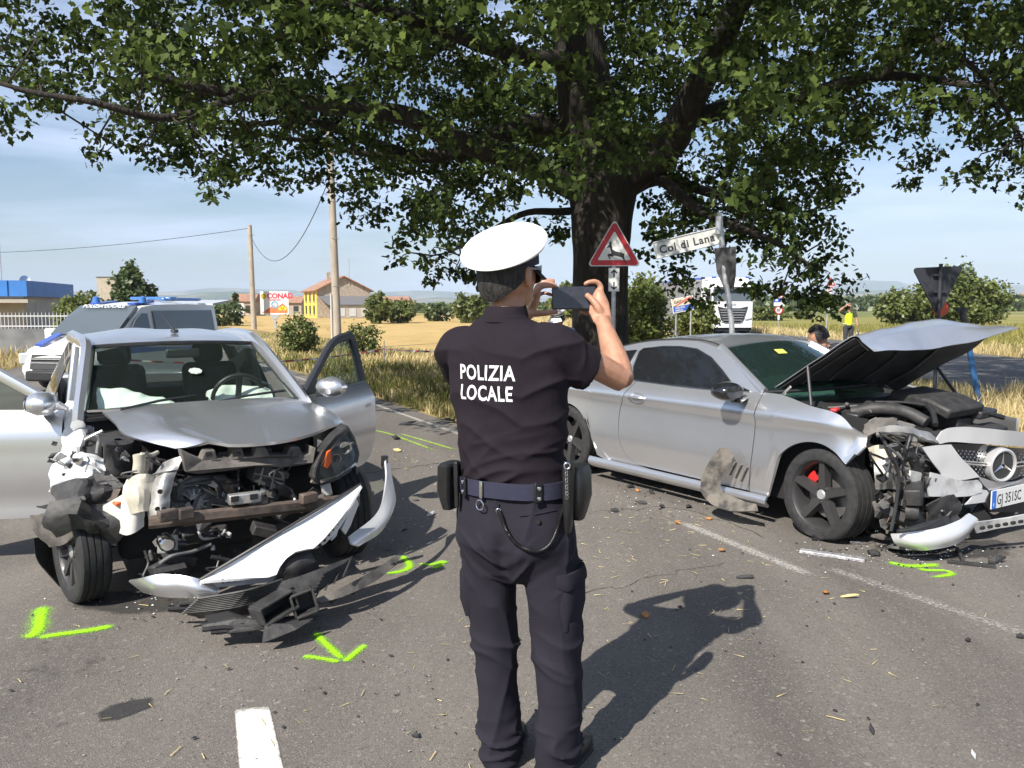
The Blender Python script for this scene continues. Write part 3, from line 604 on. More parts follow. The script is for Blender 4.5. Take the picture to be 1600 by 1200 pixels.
mid_v = [rp_(4.5, 17), (8.6, 17), (8.8, 25), (-1.5, 27), (-4.8, 30), (-14, 49), rp_(4.55, 36)]
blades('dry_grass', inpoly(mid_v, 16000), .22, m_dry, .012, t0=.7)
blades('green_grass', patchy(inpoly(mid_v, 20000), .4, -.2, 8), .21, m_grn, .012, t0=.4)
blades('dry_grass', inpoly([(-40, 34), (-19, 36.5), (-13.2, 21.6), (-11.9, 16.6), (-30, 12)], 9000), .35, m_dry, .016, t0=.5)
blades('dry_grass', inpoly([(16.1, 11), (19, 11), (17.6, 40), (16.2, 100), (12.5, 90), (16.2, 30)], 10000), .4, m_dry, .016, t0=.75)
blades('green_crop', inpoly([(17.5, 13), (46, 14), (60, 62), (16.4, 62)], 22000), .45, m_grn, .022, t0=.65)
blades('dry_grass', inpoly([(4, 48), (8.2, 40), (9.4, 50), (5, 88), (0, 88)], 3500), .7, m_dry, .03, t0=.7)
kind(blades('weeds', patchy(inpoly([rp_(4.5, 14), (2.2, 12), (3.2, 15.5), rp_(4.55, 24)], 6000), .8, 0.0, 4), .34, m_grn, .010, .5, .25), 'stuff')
# ---------------------------------------------------------------- far things: buildings, fence, poles, signs, van, truck
m_wsteel = mat('painted_white_metal', (0.52, 0.53, 0.54), 0.45, var=.06, vs=3)
m_galv = mat('galvanised_steel', (0.42, 0.43, 0.44), 0.45, metal=.5, var=.18, vs=14)
m_dgrey = mat('dark_grey_metal', (0.030, 0.033, 0.042), 0.6, var=.1, vs=12)
m_conc = mat('pole_concrete', (0.36, 0.31, 0.25), 0.9, var=.18, vs=5, bump=.3, bs=40, stretch=(1, 1, .3))
m_wallc = mat('grey_wall', (0.15, 0.155, 0.16), 0.9, var=.25, vs=1.5, bump=.3)
m_black = mat('black_plastic', (0.020, 0.020, 0.022), 0.55, var=.3, vs=30)
m_red = mat('sign_red', (0.42, 0.018, 0.028), 0.45, var=.10, vs=8)
m_sign = mat('sign_white', (0.62, 0.62, 0.60), 0.5, var=.07, vs=6)
m_signb = mat('sign_blue', (0.03, 0.10, 0.42), 0.45, var=.1)
m_ink = mat('sign_black', (0.012, 0.012, 0.014), 0.6)
m_rtile = mat('orange_roof_tiles', (0.30, 0.165, 0.11), 0.9, var=.3, vs=2, bump=.6, bs=9)
m_yel = mat('yellow_render', (0.74, 0.52, 0.10), 0.9, var=.10, vs=1)
m_brick = mat('pale_brick', (0.36, 0.30, 0.24), 0.95, var=.25, vs=3, bump=.5, bs=20)
m_win = mat('dark_window_glass', (0.03, 0.035, 0.04), 0.1)
m_roofg = mat('grey_sheet_roof', (0.14, 0.14, 0.15), 0.6, var=.1)
m_blue = mat('blue_cladding', (0.035, 0.17, 0.48), 0.55, var=.1, vs=.5)
m_beige = mat('beige_render', (0.42, 0.38, 0.32), 0.9, var=.12, vs=1)

# yellow house with a brick gable and a lean-to
yh = 112.0; c = at(538, 494, yh); house = thing('farm_house', 'yellow farmhouse with brick gable end and grey lean-to roof beyond the stubble field', 'house', (c.x, yh, 0), R(25))
gw, gh, rdg, dp = 3.7, 3.95, 5.75, 9.0
MB().add([(-gw, 0, 0), (gw, 0, 0), (gw, 0, gh), (0, 0, rdg-.15), (-gw, 0, gh), (-gw, dp, 0), (gw, dp, 0), (gw, dp, gh), (0, dp, rdg-.15), (-gw, dp, gh)], [(0, 1, 2, 3, 4), (9, 8, 7, 6, 5), (1, 6, 7, 2)]).build('gable_wall', m_brick, house, False)
MB().box((-gw-.05, dp/2, gh/2), (.1, dp, gh)).build('front_wall', m_yel, house, False)
for s_ in (-1, 1):
    MB().bar((s_*(gw+.5), dp/2, gh-.28), (0, dp/2, rdg), dp+.9, .14, up=(s_*.5, 0, 1)).build('roof', m_rtile, house, False)
MB().box((-1.0, 5, rdg+.1), (.5, .5, 1.2)).build('chimney', m_brick, house, False)
for i in range(3):
    for z in (1.1, 2.9):
        w_ = MB().box((-gw-.13, 1.5+i*2.8, z), (.1, .9, 1.2)).build('window', m_win, house, False)
        MB().box((-gw-.16, 1.5+i*2.8, z-.66), (.16, 1.1, .1)).build('sill', m_beige, w_, False)
MB().add([(-gw+.2, -.05, 2.9), (gw+.3, -.05, 2.9), (gw+.5, -2.6, 1.75), (-gw+1.0, -2.6, 1.75), (-gw+.2, -.05, 3.0), (gw+.3, -.05, 3.0), (gw+.5, -2.6, 1.85), (-gw+1.0, -2.6, 1.85)], [(3, 2, 1, 0), (4, 5, 6, 7), (0, 1, 5, 4), (1, 2, 6, 5), (2, 3, 7, 6), (3, 0, 4, 7)]).build('lean_to_roof', m_roofg, house, False)
MB().box((.8, -1.3, .88), (5.6, 2.2, 1.7)).build('lean_to_wall', m_beige, house, False)
for x in (-.9, .6, 2.3): MB().box((x, -2.42, .8), (.9, .06, 1.1)).build('window', m_wsteel, house, False)
MB().bar((.75, -.1, 4.6), (.8, -.1, 8.2), .06, .06).build('aerial_mast', m_galv, house, False)
def low_house(u, vt, vb, wpx, y, label, wallm):
    c = at(u, vb, y); w_ = wpx/F*y; h_ = at(u, vt, y).z; t = thing('low_house', label, 'house', (c.x, y, 0), group=None)
    MB().box((0, 0, h_*.33), (w_*.92, 6, h_*.66)).build('wall', wallm, t, False)
    MB().add([(-w_/2, -3.4, h_*.64), (w_/2, -3.4, h_*.64), (w_/2, 3.4, h_*.64), (-w_/2, 3.4, h_*.64), (-w_*.42, 0, h_), (w_*.42, 0, h_)], [(0, 1, 5, 4), (2, 3, 4, 5), (1, 2, 5), (3, 0, 4), (3, 2, 1, 0)]).build('roof', m_rtile, t, False)
    for k in (-.25, .22):
        w0 = MB().box((w_*k, -3.03, h_*.33), (.9, .06, 1.0)).build('window', m_win, t, False); MB().box((w_*k, -3.05, h_*.33-.55), (1.1, .1, .08)).build('sill', m_beige, w0, False)
low_house(618, 463, 492, 52, 135, 'low house with an orange tiled roof right of the brick gabled farmhouse', m_beige)
low_house(388, 459, 492, 40, 140, 'low orange roofed house half hidden by the left concrete pole', m_brick)
low_house(462, 463, 492, 34, 150, 'low house with brown roof behind the tall supermarket billboard', m_brick)
low_house(1600, 458, 478, 18, 420, 'far pale farm building at the right edge beyond the fields', m_beige)
# blue warehouse at the left edge, grey tower block behind
y0 = 52.0
wh = thing('warehouse', 'low beige warehouse with blue cladding band at the far left', 'building', (at(20, 500, y0).x, y0, 0), R(14))
MB().box((-6.0, 4, 1.55), (14, 10, 3.1)).build('wall', m_beige, wh, False)
MB().box((-5.9, 3.9, 2.75), (14.4, 10.4, 1.0)).build('cladding_band', m_blue, wh, False)
MB().box((-1.2, -1.4, 1.95), (5.6, 1.6, .22)).build('canopy', m_beige, wh, False)
for k in range(3): MB().box((-4.4+k*1.25, -1.06, .9), (.5, .06, .95)).build('window', m_win, wh, False)
MB().box((-6.6, -1.08, .85), (1.5, .08, 1.7)).build('door', m_wsteel, wh, False)
MB().tube([(-1.5, 3, 3.1), (-1.5, 3, 6.3)], .04, 5).build('aerial', m_galv, wh)
MB().lathe([(.02, 0), (.25, .06), (.32, .2)], 12, Matrix.Translation((.2, 2, 3.3)) @ Euler((1.2, 0, .4)).to_matrix().to_4x4()).build('dish', m_wsteel, wh)
for k in range(14): MB().box((-12.8+k*1.0, -1.34, 2.75), (.05, .06, 1.0)).build('cladding_rib', m_blue, wh, False)
tw_ = thing('silo_block', 'plain grey concrete block standing behind the egg shaped tree', 'building', (at(180, 480, 120).x, 120, 0))
MB().box((0, 0, 2.9), (3.4, 3.4, 5.8)).build('wall', m_conc, tw_, False); MB().box((0, 0, 5.86), (3.6, 3.6, .12)).build('parapet', m_wallc, tw_, False)
# spiked fence on a low wall
fy = 28.0; fx0, fx1 = -21.0, at(118, 540, fy).x
fen = thing('fence', 'white spiked railing on a low grey wall at the left', 'fence', (fx0, fy, 0))
Lf = fx1-fx0; MB().box((Lf/2, 0, .40), (Lf, .25, .92)).build('wall', m_wallc, fen, False)
for z in (.95, 1.30): MB().box((Lf/2, 0, z), (Lf, .04, .04)).build('rail', m_wsteel, fen, False)
b0 = MB().tube([(0, 0, .86), (0, 0, 1.36), (0, 0, 1.45)], [.014, .014, .002], 5).build('bar', m_wsteel, fen)
for k in range(1, int(Lf/.13)):
    o = dup(b0, parent=fen); o.location = (k*.13, 0, 0)
# concrete poles and wires
def pole(u0, v0, u1, v1, y, r0, r1, label, zb=0.0):
    a = at(u0, v0, y); b = at(u1, v1, y); t = thing('concrete_pole', label, 'pole', (a.x, y, 0)); top = Vector((b.x-a.x, 0, b.z))
    MB().tube([(0, 0, -.1), top*.3, top*.6, top], [r0, lerp(r0, r1, .3), lerp(r0, r1, .6), r1], 14).build('shaft', m_conc, t)
    return t, a + Vector((0, 0, -a.z)) + top
p1_, top1 = pole(397, 514, 390, 352, 57, .20, .15, 'shorter round concrete pole standing left of the billboard')
for z in (3.2, 6.6): MB().tube([(0.22*math.cos(q*.5), .22*math.sin(q*.5), z) for q in range(13)], .012, 4).build('band', m_galv, p1_)
y2 = 31.0
p2_, top2 = pole(528, 545, 514, 190, y2, .165, .115, 'tall round concrete pole rising into the oak leaves')
MB().tube([(-.19, -.12, 0), (-.20, -.12, 2.1)], .035, 8).build('conduit', m_wsteel, p2_)
for z in (2.4, 4.2, 5.6): MB().tube([(-.02*z*.45+.165*math.cos(q*.5), .165*math.sin(q*.5), z) for q in range(13)], .01, 4).build('band', m_galv, p2_)
m_wire = mat('black_cable', (0.03, 0.03, 0.035), .6)
def wire(a, b, sag, r, label):
    a = Vector(a); b = Vector(b); c_ = a.lerp(b, .5)
    o = MB().tube([a.lerp(b, i/20)-c_ - Vector((0, 0, sag*4*(i/20)*(1-i/20))) for i in range(21)], r, 5).build('cable', m_wire); o.location = c_; return tag(o, label, 'cable')
wire(top1+Vector((0, 0, -.2)), at(-160, 395, 70), .6, .02, 'thin cable running left from the shorter concrete pole to the edge')
wire(top1+Vector((0, 0, -.6)), at(513, 283, y2), 2.4, .018, 'sagging cable slung between the two concrete poles')
# billboard and notice board
def board(u0, u1, v0, v1, y, vb, label, name, cat):
    c = at((u0+u1)/2, (v0+v1)/2, y); w_ = (u1-u0)/F*y; h_ = (v1-v0)/F*y; t = thing(name, label, cat, (c.x, y, 0)); MB().box((0, 0, c.z), (w_, .08, h_)).build('panel', m_sign, t, False); return t, c.z, w_, h_
bb, zc, bw, bh = board(407, 451, 455.5, 491, 58, 512, 'white supermarket billboard with red lettering and yellow flower on a forked post', 'billboard', 'billboard')
Mf = lambda x, z, y=-.045: Matrix.Translation((x, y, z)) @ Matrix.Rotation(math.pi/2, 4, 'X')
m_cred = mat('print_red', (0.55, 0.02, 0.05), .6); m_cyel = mat('print_yellow', (0.75, 0.55, 0.03), .6); m_corange = mat('print_orange', (0.55, 0.17, 0.06), .6, var=.3, vs=3); m_cblue = mat('print_blue', (0.15, 0.35, 0.5), .6)
text('lettering', 'CONAD', .50, m_cred, bb, Mf(-.52, zc+.33), .004, 1.0, .02)
text('lettering', 'SUPERSTORE', .14, m_cred, bb, Mf(-.36, zc+.16), .004, 1.0, .004)
fl = MB(); 
for k in range(8): fl.lathe([(0, 0), (.085, 0), (.085, .01), (0, .01)], 10, Mf(-.76+.12*math.cos(k*.785), zc+.47+.12*math.sin(k*.785)))
fl.lathe([(0, 0), (.1, 0), (.1, .012), (0, .012)], 10, Mf(-.76, zc+.47)); fl.build('flower_print', m_cyel, bb)
MB().prism([(-bw*.46, -bh*.44), (-.05, -bh*.1), (.15, -bh*.22), (bw*.28, -.02), (bw*.45, -bh*.2), (bw*.46, -bh*.44)], 0, .006, Mf(0, zc)).build('picture_print', m_corange, bb, False)
for k in range(3): MB().lathe([(0, 0), (.13, 0), (.13, .012), (0, .012)], 9, Mf(.42+.16*k, zc-.42+.08*(k % 2))).build('sunflower_print', m_cyel, bb)
MB().lathe([(.17, 0), (.26, 0), (.26, .014), (.17, .014)], 18, Mf(.02, zc-.12)).build('badge_print', m_cblue, bb)
MB().add([(-.42, -.06, zc-bh/2), (.42, -.06, zc-bh/2), (.08, -.06, zc-bh/2-.38), (-.08, -.06, zc-bh/2-.38), (-.42, .06, zc-bh/2), (.42, .06, zc-bh/2), (.08, .06, zc-bh/2-.38), (-.08, .06, zc-bh/2-.38)], [(3, 2, 1, 0), (4, 5, 6, 7), (0, 1, 5, 4), (1, 2, 6, 5), (3, 0, 4, 7)]).build('fork', m_galv, bb, False)
MB().box((0, 0, (zc-bh/2-.36)/2), (.16, .12, zc-bh/2-.36)).build('post', m_galv, bb, False)
nb, zn, nw, nh = board(357, 381, 474, 491.5, 74, 505, 'small white notice board with black and red lettering on one post', 'notice_board', 'notice board')
text('lettering', 'VENDESI', .26, m_ink, nb, Mf(-.48, zn+.12), .004, .9, .008); text('lettering', 'LOTTI', .2, m_cred, nb, Mf(-.42, zn-.13), .004, .9, .006); text('lettering', 'INFO', .2, m_ink, nb, Mf(.05, zn-.13), .004, .9, .01)
MB().box((.1, .06, (zn-nh/2)/2), (.1, .08, zn-nh/2)).build('post', m_galv, nb, False)
# ---- road signs
def tri(r, rad=.05, up=True, n=5):
    """rounded triangle of side r"""
    h_ = r*.866; pts = []; cs = [(0, h_*2/3), (-r/2, -h_/3), (r/2, -h_/3)]; rr = r*rad
    for i, (x, y) in enumerate(cs):
        a0 = math.atan2(y, x); cx, cy = x-math.cos(a0)*2*rr, y-math.sin(a0)*2*rr
        for k in range(n): a = a0 + lerp(-math.pi/3, math.pi/3, k/(n-1)); pts.append((cx+rr*math.cos(a), cy+rr*math.sin(a)))
    return pts if up else [(x, -y) for x, y in pts][::-1]
ys = 11.0; a = at(918, 416, ys); b = at(1001, 415, ys); sw = (b-a).length*1.02; zs = a.z + sw*.866/3
ds = thing('deer_sign', 'red bordered triangular deer crossing sign on a grey post before the oak', 'road sign', ((a.x+b.x)/2, ys, 0), R(-5))
Ms = lambda d: Matrix.Translation((0, -d, zs)) @ Matrix.Rotation(math.pi/2, 4, 'X')
plate_ = MB().prism(tri(sw), -.02, 0, Ms(0)).build('plate', m_galv, ds, False)
MB().prism(tri(sw*.975), 0, .003, Ms(0)).build('white_edge', m_sign, plate_, False)
MB().prism(tri(sw*.94), 0, .004, Ms(.003)).build('red_border', m_red, plate_, False)
MB().prism(tri(sw*.615, .03), 0, .003, Ms(.0072)).build('white_field', m_sign, plate_, False)
deer = [(-.30, .62), (-.27, .72), (-.30, .84), (-.25, .80), (-.24, .92), (-.20, .80), (-.16, .86), (-.16, .72), (-.13, .55), (-.10, .38), (.05, .28), (.25, .22), (.42, .20), (.50, .12), (.54, .20), (.56, .10), (.54, -.05), (.60, -.25), (.72, -.48), (.67, -.50), (.55, -.30), (.44, -.12), (.38, -.08), (.15, -.02), (.0, .02), (-.12, -.05), (-.22, -.03), (-.30, .02), (-.20, -.16), (-.25, -.19), (-.38, .03), (-.34, .10), (-.16, .14), (-.21, .30), (-.24, .48), (-.30, .50), (-.42, .46), (-.42, .52)]
MB().prism([(x*sw*.33, y*sw*.31-sw*.10) for x, y in deer][::-1], 0, .003, Ms(.0105)).build('deer_symbol', m_ink, plate_, False)
zp = at(960, 437, ys).z; pw, ph = .145, .315
pl = MB().box((0, -.008, zp), (pw, .016, ph)).build('arrow_plate', m_sign, ds, False)
Mp = lambda x, z, d=-.017: Matrix.Translation((x, d, z)) @ Matrix.Rotation(math.pi/2, 4, 'X')
for s_ in (1, -1):
    ar = MB(); z_ = zp + s_*.085
    ar.prism([(-.009, -.055*s_), (.009, -.055*s_), (.009, .03*s_), (-.009, .03*s_)], 0, .003, Mp(0, z_)); ar.prism([(0, .055*s_), (-.045, .012*s_), (-.03, .0), (0, .03*s_), (.03, .0), (.045, .012*s_)], 0, .003, Mp(0, z_)); ar.build('arrow', m_ink, pl, False)
MB().tube([(0, .035, -.1), (0, .035, zs+.22)], .030, 12).build('post', m_galv, ds)
# street name sign, tilted on a bent post
yv = 9.4; q0, q1, q2, q3 = at(1023, 379, yv), at(1120, 349.5, yv), at(1126, 380, yv), at(1026, 404, yv)
base = at(1144, 530, yv); sn = thing('street_name_sign', 'tilted white street name plate on a bent grey post beside the oak', 'street sign', (base.x, yv, 0)); ob = Vector((base.x, yv, 0))
Mx = frame(q3-ob, q2-q3, q0-q3); wl = (q2-q3).length; hl = (q0-q3).length
pn = MB().prism([(0, 0), (wl, 0), (wl, hl), (0, hl)], -.02, 0, Mx).build('name_plate', mat('weathered_sign_white', (0.50, 0.50, 0.47), .55, var=.15, vs=7), sn, False)
fr = MB()
for a_, b_ in (((0, 0), (wl, 0)), ((wl, 0), (wl, hl)), ((wl, hl), (0, hl)), ((0, hl), (0, 0))):
    fr.tube([Mx @ Vector((*a_, 0)), Mx @ Vector((*b_, 0))], .009, 6)
fr.build('frame', m_galv, pn)
text('lettering', 'Col di Lana', .125, mat('faded_black_ink', (0.04, 0.04, 0.045), .7), pn, Mx @ Matrix.Translation((.05, .045, .002)), .001, 1.0, .003, space=1.12)
text('lettering', 'via', .07, mat('faded_grey_ink', (0.26, 0.26, 0.26), .7), pn, Mx @ Matrix.Translation((.045, .165, .002)), .001, 1.1, 0)
pp = [at(1124, 333, yv)-ob, at(1128, 380, yv)-ob, at(1133, 430, yv)-ob, at(1140, 480, yv)-ob, Vector((0, 0, at(1144, 530, yv).z)), Vector((.03, 0, -.05))]
MB().tube(curve(pp, 4), .032, 12).build('post', m_galv, sn)
bx = [at(1116, 388, yv+.06)-ob, at(1150, 385, yv-.22)-ob, at(1150, 430, yv-.2)-ob, at(1146, 455, yv)-ob, at(1131, 450, yv+.05)-ob, at(1120, 425, yv+.06)-ob]
MB().add(bx + [p+Vector((.004, .02, 0)) for p in bx], [tuple(range(6)), tuple(reversed(range(6, 12)))] + [(i, i+6, (i+1) % 6+6, (i+1) % 6) for i in range(6)]).build('bent_plate', mat('bent_dark_plate', (.10, .10, .105), .5, metal=.4, var=.4, vs=9), sn, False)
MB().box(at(1122, 352, yv-.03)-ob, (.05, .05, .2)).build('clamp', m_galv, sn, False)
# town limit sign
yt = 30.0; q0, q1, q2, q3 = at(1047, 468, yt), at(1083, 462, yt), at(1086, 483.5, yt), at(1052, 490, yt); bx_ = at(1068, 520, yt).x; ob = Vector((bx_, yt, 0))
ts = thing('town_limit_sign', 'tilted town limit sign half cream with red bar and half blue', 'road sign', ob); Mx = frame(q3-ob, q2-q3, q0-q3); wl = (q2-q3).length; hl = (q0-q3).length
m_cream = mat('sign_cream', (.62, .52, .40), .55, var=.06)
tp = MB().prism([(0, 0), (wl, 0), (wl, hl), (0, hl)], -.03, 0, Mx).build('panel', m_sign, ts, False)
MB().prism([(.03, hl*.45), (wl-.03, hl*.45), (wl-.03, hl-.03), (.03, hl-.03)], 0, .004, Mx).build('cream_half', m_cream, tp, False)
MB().prism([(.03, .03), (wl-.03, .03), (wl-.03, hl*.43), (.03, hl*.43)], 0, .004, Mx).build('blue_half', m_signb, tp, False)
text('lettering', 'GAIDAGO', .15, m_ink, tp, Mx @ Matrix.Translation((.09, hl*.64, .006)), .002, .95, .003)
MB().prism([(.04, hl*.47), (.14, hl*.47), (wl-.04, hl-.07), (wl-.04, hl-.03), (wl-.14, hl-.03)], 0, .004, Mx @ Matrix.Translation((0, 0, .009))).build('red_bar', mat('pale_red', (.58, .14, .10), .5), tp, False)
text('lettering', 'LISELUNA', .085, m_sign, tp, Mx @ Matrix.Translation((.1, hl*.27, .006)), .002, 1, .002); text('lettering', 'BARCO', .085, m_sign, tp, Mx @ Matrix.Translation((.1, hl*.1, .006)), .002, 1, .002); text('lettering', '6', .085, m_sign, tp, Mx @ Matrix.Translation((wl*.78, hl*.12, .006)), .002, 1, .002)
for u in (1057, 1080): p_ = at(u, 488, yt)-ob; MB().tube([(p_.x, .05, -.1), (p_.x, .05, p_.z+.1)], .03, 8).build('post', m_galv, ts)
# bumpy road + 50 limit, and the far warning triangle
def roundsign(b, r, M, h0, h1, n=20): b.lathe([(0, h1), (r, h1), (r, h0), (0, h0)], n, M)
yq = 52.0; c = at(1216, 500, yq); s5 = thing('warning_sign', 'warning triangle above a blue panel and a fifty speed limit disc', 'road sign', (c.x, yq, 0)); Z = lambda v: at(1216, v, yq).z
Mq = lambda z, d=0.0, x=0.0: Matrix.Translation((x, -.04-d, z)) @ Matrix.Rotation(math.pi/2, 4, 'X')
for nm, r_, d, mm in (('plate', .78, 0, m_sign), ('red_border', .75, .006, m_red), ('white_field', .46, .012, m_sign)): MB().prism(tri(r_), -.004, .001, Mq(Z(461.5), d)).build(nm, mm, s5, False)
MB().box((0, -.04, Z(469)), (.68, .03, .25)).build('blue_panel', m_signb, s5, False)
for x in (-.17, .12): MB().box((x, -.06, Z(469)), (.16, .01, .14)).build('symbol', m_sign, s5, False)
MB().box((.02, -.04, Z(475.3)), (.70, .03, .24)).build('white_panel', m_sign, s5, False)
d5 = MB(); roundsign(d5, .28, Mq(Z(484.5)), -.01, .0); d5 = d5.build('limit_disc', m_red, s5)
d6 = MB(); roundsign(d6, .205, Mq(Z(484.5), .004), -.003, .002); d6.build('white_field', m_sign, d5)
text('lettering', '50', .24, m_ink, d5, Mq(Z(484.5)-.085, .008, -.15), .001, 1.0, .008)
MB().tube([(0, 0, -.1), (0, 0, Z(455))], .04, 8).build('post', m_galv, s5); MB().box((0, -.05, Z(496)), (.14, .02, .3)).build('tag_plate', m_sign, s5, False)
yq = 48.0; c = at(1293, 500, yq); s6 = thing('warning_sign', 'warning triangle with red striped markers half hidden by oak leaves', 'road sign', (c.x, yq, 0)); Z = lambda v: at(1293, v, yq).z
for nm, r_, d, mm in (('plate', .60, 0, m_sign), ('red_border', .58, .006, m_red), ('white_field', .36, .012, m_sign)): MB().prism(tri(r_), -.004, .001, Mq(Z(442), d, .1)).build(nm, mm, s6, False)
for k, v in enumerate((450, 456, 464, 472)):
    g = MB().box((.08-.1*(k % 2), -.05, Z(v)), (.34, .02, .17)).build('marker_panel', m_sign, s6, False)
    MB().prism([(-.15, -.02), (.12, .08), (.15, .02), (-.12, -.08)], 0, .006, Mq(Z(v), .022, .08-.1*(k % 2))).build('red_stripe', m_red, g, False)
MB().tube([(-.08, 0, -.1), (0, 0, Z(474)), (.08, 0, Z(438))], .04, 8).build('post', m_galv, s6); MB().box((-.03, -.05, Z(481)), (.2, .02, .2)).build('tag_plate', m_sign, s6, False)
# the turned give-way sign seen from behind, the round sign behind it, the leaning blue post
yg = 11.8; a = at(1421, 417, yg); b = at(1507, 413, yg); gw_ = (b-a).length*1.03
gv = thing('give_way_sign', 'dark back of an inverted triangular sign on a grey post behind the coupe bonnet', 'road sign', (at(1464, 480, yg).x, yg, 0), R(9)); zg = a.z - gw_*.866/3
Mg = lambda d=0.0: Matrix.Translation((0, d, zg)) @ Matrix.Rotation(R(-2.5), 4, 'Y') @ Matrix.Rotation(math.pi/2, 4, 'X')
gp = MB().prism(tri(gw_, up=False), -.02, 0, Mg()).build('plate', m_dgrey, gv, False); MB().prism(tri(gw_*.97, up=False), -.026, -.021, Mg()).build('red_face', m_red, gp, False)
MB().tube([(0, -.04, -.1), (0, -.04, zg+.28)], .028, 10).build('post', m_dgrey, gv); 
for z in (.12, -.12): MB().box((0, -.03, zg+z), (.22, .03, .03)).build('bracket', m_dgrey, gv, False)
yr_ = 12.6; rs_ = thing('round_sign', 'round orange red sign mostly hidden behind the turned triangular sign', 'road sign', (at(1470, 480, yr_).x, yr_, 0)); zr = at(1467, 482, yr_).z
g = MB(); roundsign(g, .12, Matrix.Translation((0, 0, zr)) @ Matrix.Rotation(math.pi/2, 4, 'X'), -.01, .01, 28); g.build('disc', mat('orange_red', (.62, .10, .05), .5), rs_); MB().tube([(0, .04, -.1), (0, .04, zr)], .025, 8).build('post', m_galv, rs_)
MB().box((.05, 0, zr-.22), (.2, .02, .06)).build('tag_plate', m_red, rs_, False)
ybp = 11.4; a = at(1537, 645, ybp); b = at(1503, 482, ybp); bp_ = thing('blue_post', 'leaning blue metal post rising behind the coupe bonnet', 'post', (a.x, ybp, 0)); d = b - Vector((a.x, ybp, 0))
MB().tube([(0, 0, -.05), d*.82], .040, 12).build('tube', mat('faded_blue_paint', (.03, .12, .30), .55, var=.25, vs=9), bp_); MB().tube([d*.80, d], .046, 10).build('dark_cap', m_dgrey, bp_); MB().box(d*.99, (.14, .05, .06)).build('bracket', m_dgrey, bp_, False)
# barrier tape
def tapemat():
    m = mat('barrier_tape', (.45, .44, .42), .5); n = m.node_tree; b = n.nodes['Principled BSDF']; t = n.nodes.new('ShaderNodeTexCoord'); w_ = n.nodes.new('ShaderNodeTexWave'); w_.wave_profile = 'SIN'; w_.bands_direction = 'X'; w_.inputs['Scale'].default_value = 1.1
    n.links.new(t.outputs['Object'], w_.inputs['Vector']); r_ = n.nodes.new('ShaderNodeValToRGB'); r_.color_ramp.interpolation = 'CONSTANT'; r_.color_ramp.elements[0].color = (.45, .44, .42, 1); r_.color_ramp.elements[1].position = .5; r_.color_ramp.elements[1].color = (.32, .05, .045, 1)
    n.links.new(w_.outputs['Fac'], r_.inputs['Fac']); n.links.new(r_.outputs['Color'], b.inputs['Base Color']); return m
m_tape = tapemat()
def tape(a, b, sag, label):
    a = Vector(a); b = Vector(b); G = []
    for i in range(41):
        t = i/40; p = a.lerp(b, t) - Vector((0, 0, sag*4*t*(1-t))); tw = .8*math.sin(t*9); wd_ = .022; G.append([p+Vector((0, wd_*math.sin(tw), wd_*math.cos(tw))) - a, p-Vector((0, wd_*math.sin(tw), wd_*math.cos(tw))) - a])
    o = MB().slab(G, .002).build('barrier_tape', m_tape); o.location = a; return tag(o, label, 'barrier tape')
tr_ = Vector((TX-.5, TY-.35, 1.02))
tape(tr_, at(600, 545, 21.5), .10, 'red and white barrier tape stretched from the oak trunk to the leaning stake')
tape(at(600, 545, 21.5), at(120, 556, 15.2), .25, 'red and white barrier tape passing behind the grey crashed car')
st = thing('stake', 'thin grey stake holding the barrier tape in the verge', 'stake', (at(600, 545, 21.5).x, 21.52, 0)); MB().tube([(0, 0, -.1), (0, 0, .72)], .018, 6).build('rod', m_galv, st)

# ---- lofted vehicle body: stations along x, each a closed ring of (half width, z)
def loft_body(stations, k=1.0):
    """stations: (x, [(halfwidth, z) from sill to roof centre])"""
    G = []
    for x, pr in stations:
        row = [Vector((x, -w_, z)) for w_, z in pr] + [Vector((x, w_, z)) for w_, z in reversed(pr)]
        G.append([p*k for p in row])
    return G
m_vanw = mat('van_white', (.70, .71, .73), .3, coat=.6); m_vanb = mat('van_blue', (.04, .10, .42), .35, coat=.5); m_vglass = mat('van_glass', (.085, .105, .12), .05, spec=.8)
m_beacon = mat('beacon_blue', (.05, .16, .45), .15, coat=.5); m_tyre = mat('tyre_rubber', (.022, .022, .023), .85, var=.35, vs=20, bump=.2, bs=90); m_lens = mat('lamp_lens', (.55, .58, .62), .08, coat=1)
def simple_wheel(parent, loc, r, w_, side, rimm):
    M = Matrix.Translation(loc) @ Matrix.Rotation(-side*math.pi/2, 4, 'X')
    o = MB().lathe([(r*.62, -w_/2), (r*.93, -w_/2), (r, -w_*.32), (r, w_*.32), (r*.93, w_/2), (r*.62, w_/2)], 24, M).build('wheel', m_tyre, parent)
    MB().lathe([(0, w_*.38), (r*.2, w_*.4), (r*.25, w_*.3), (r*.55, w_*.34), (r*.63, w_*.5), (r*.64, w_*.3)], 20, M).build('rim', rimm, o)
    return o
van = thing('police_van', 'white police van with blue stripes and roof lights parked behind the grey car', 'van', (-8.25, 17.3, 0), R(-102))
K = .90
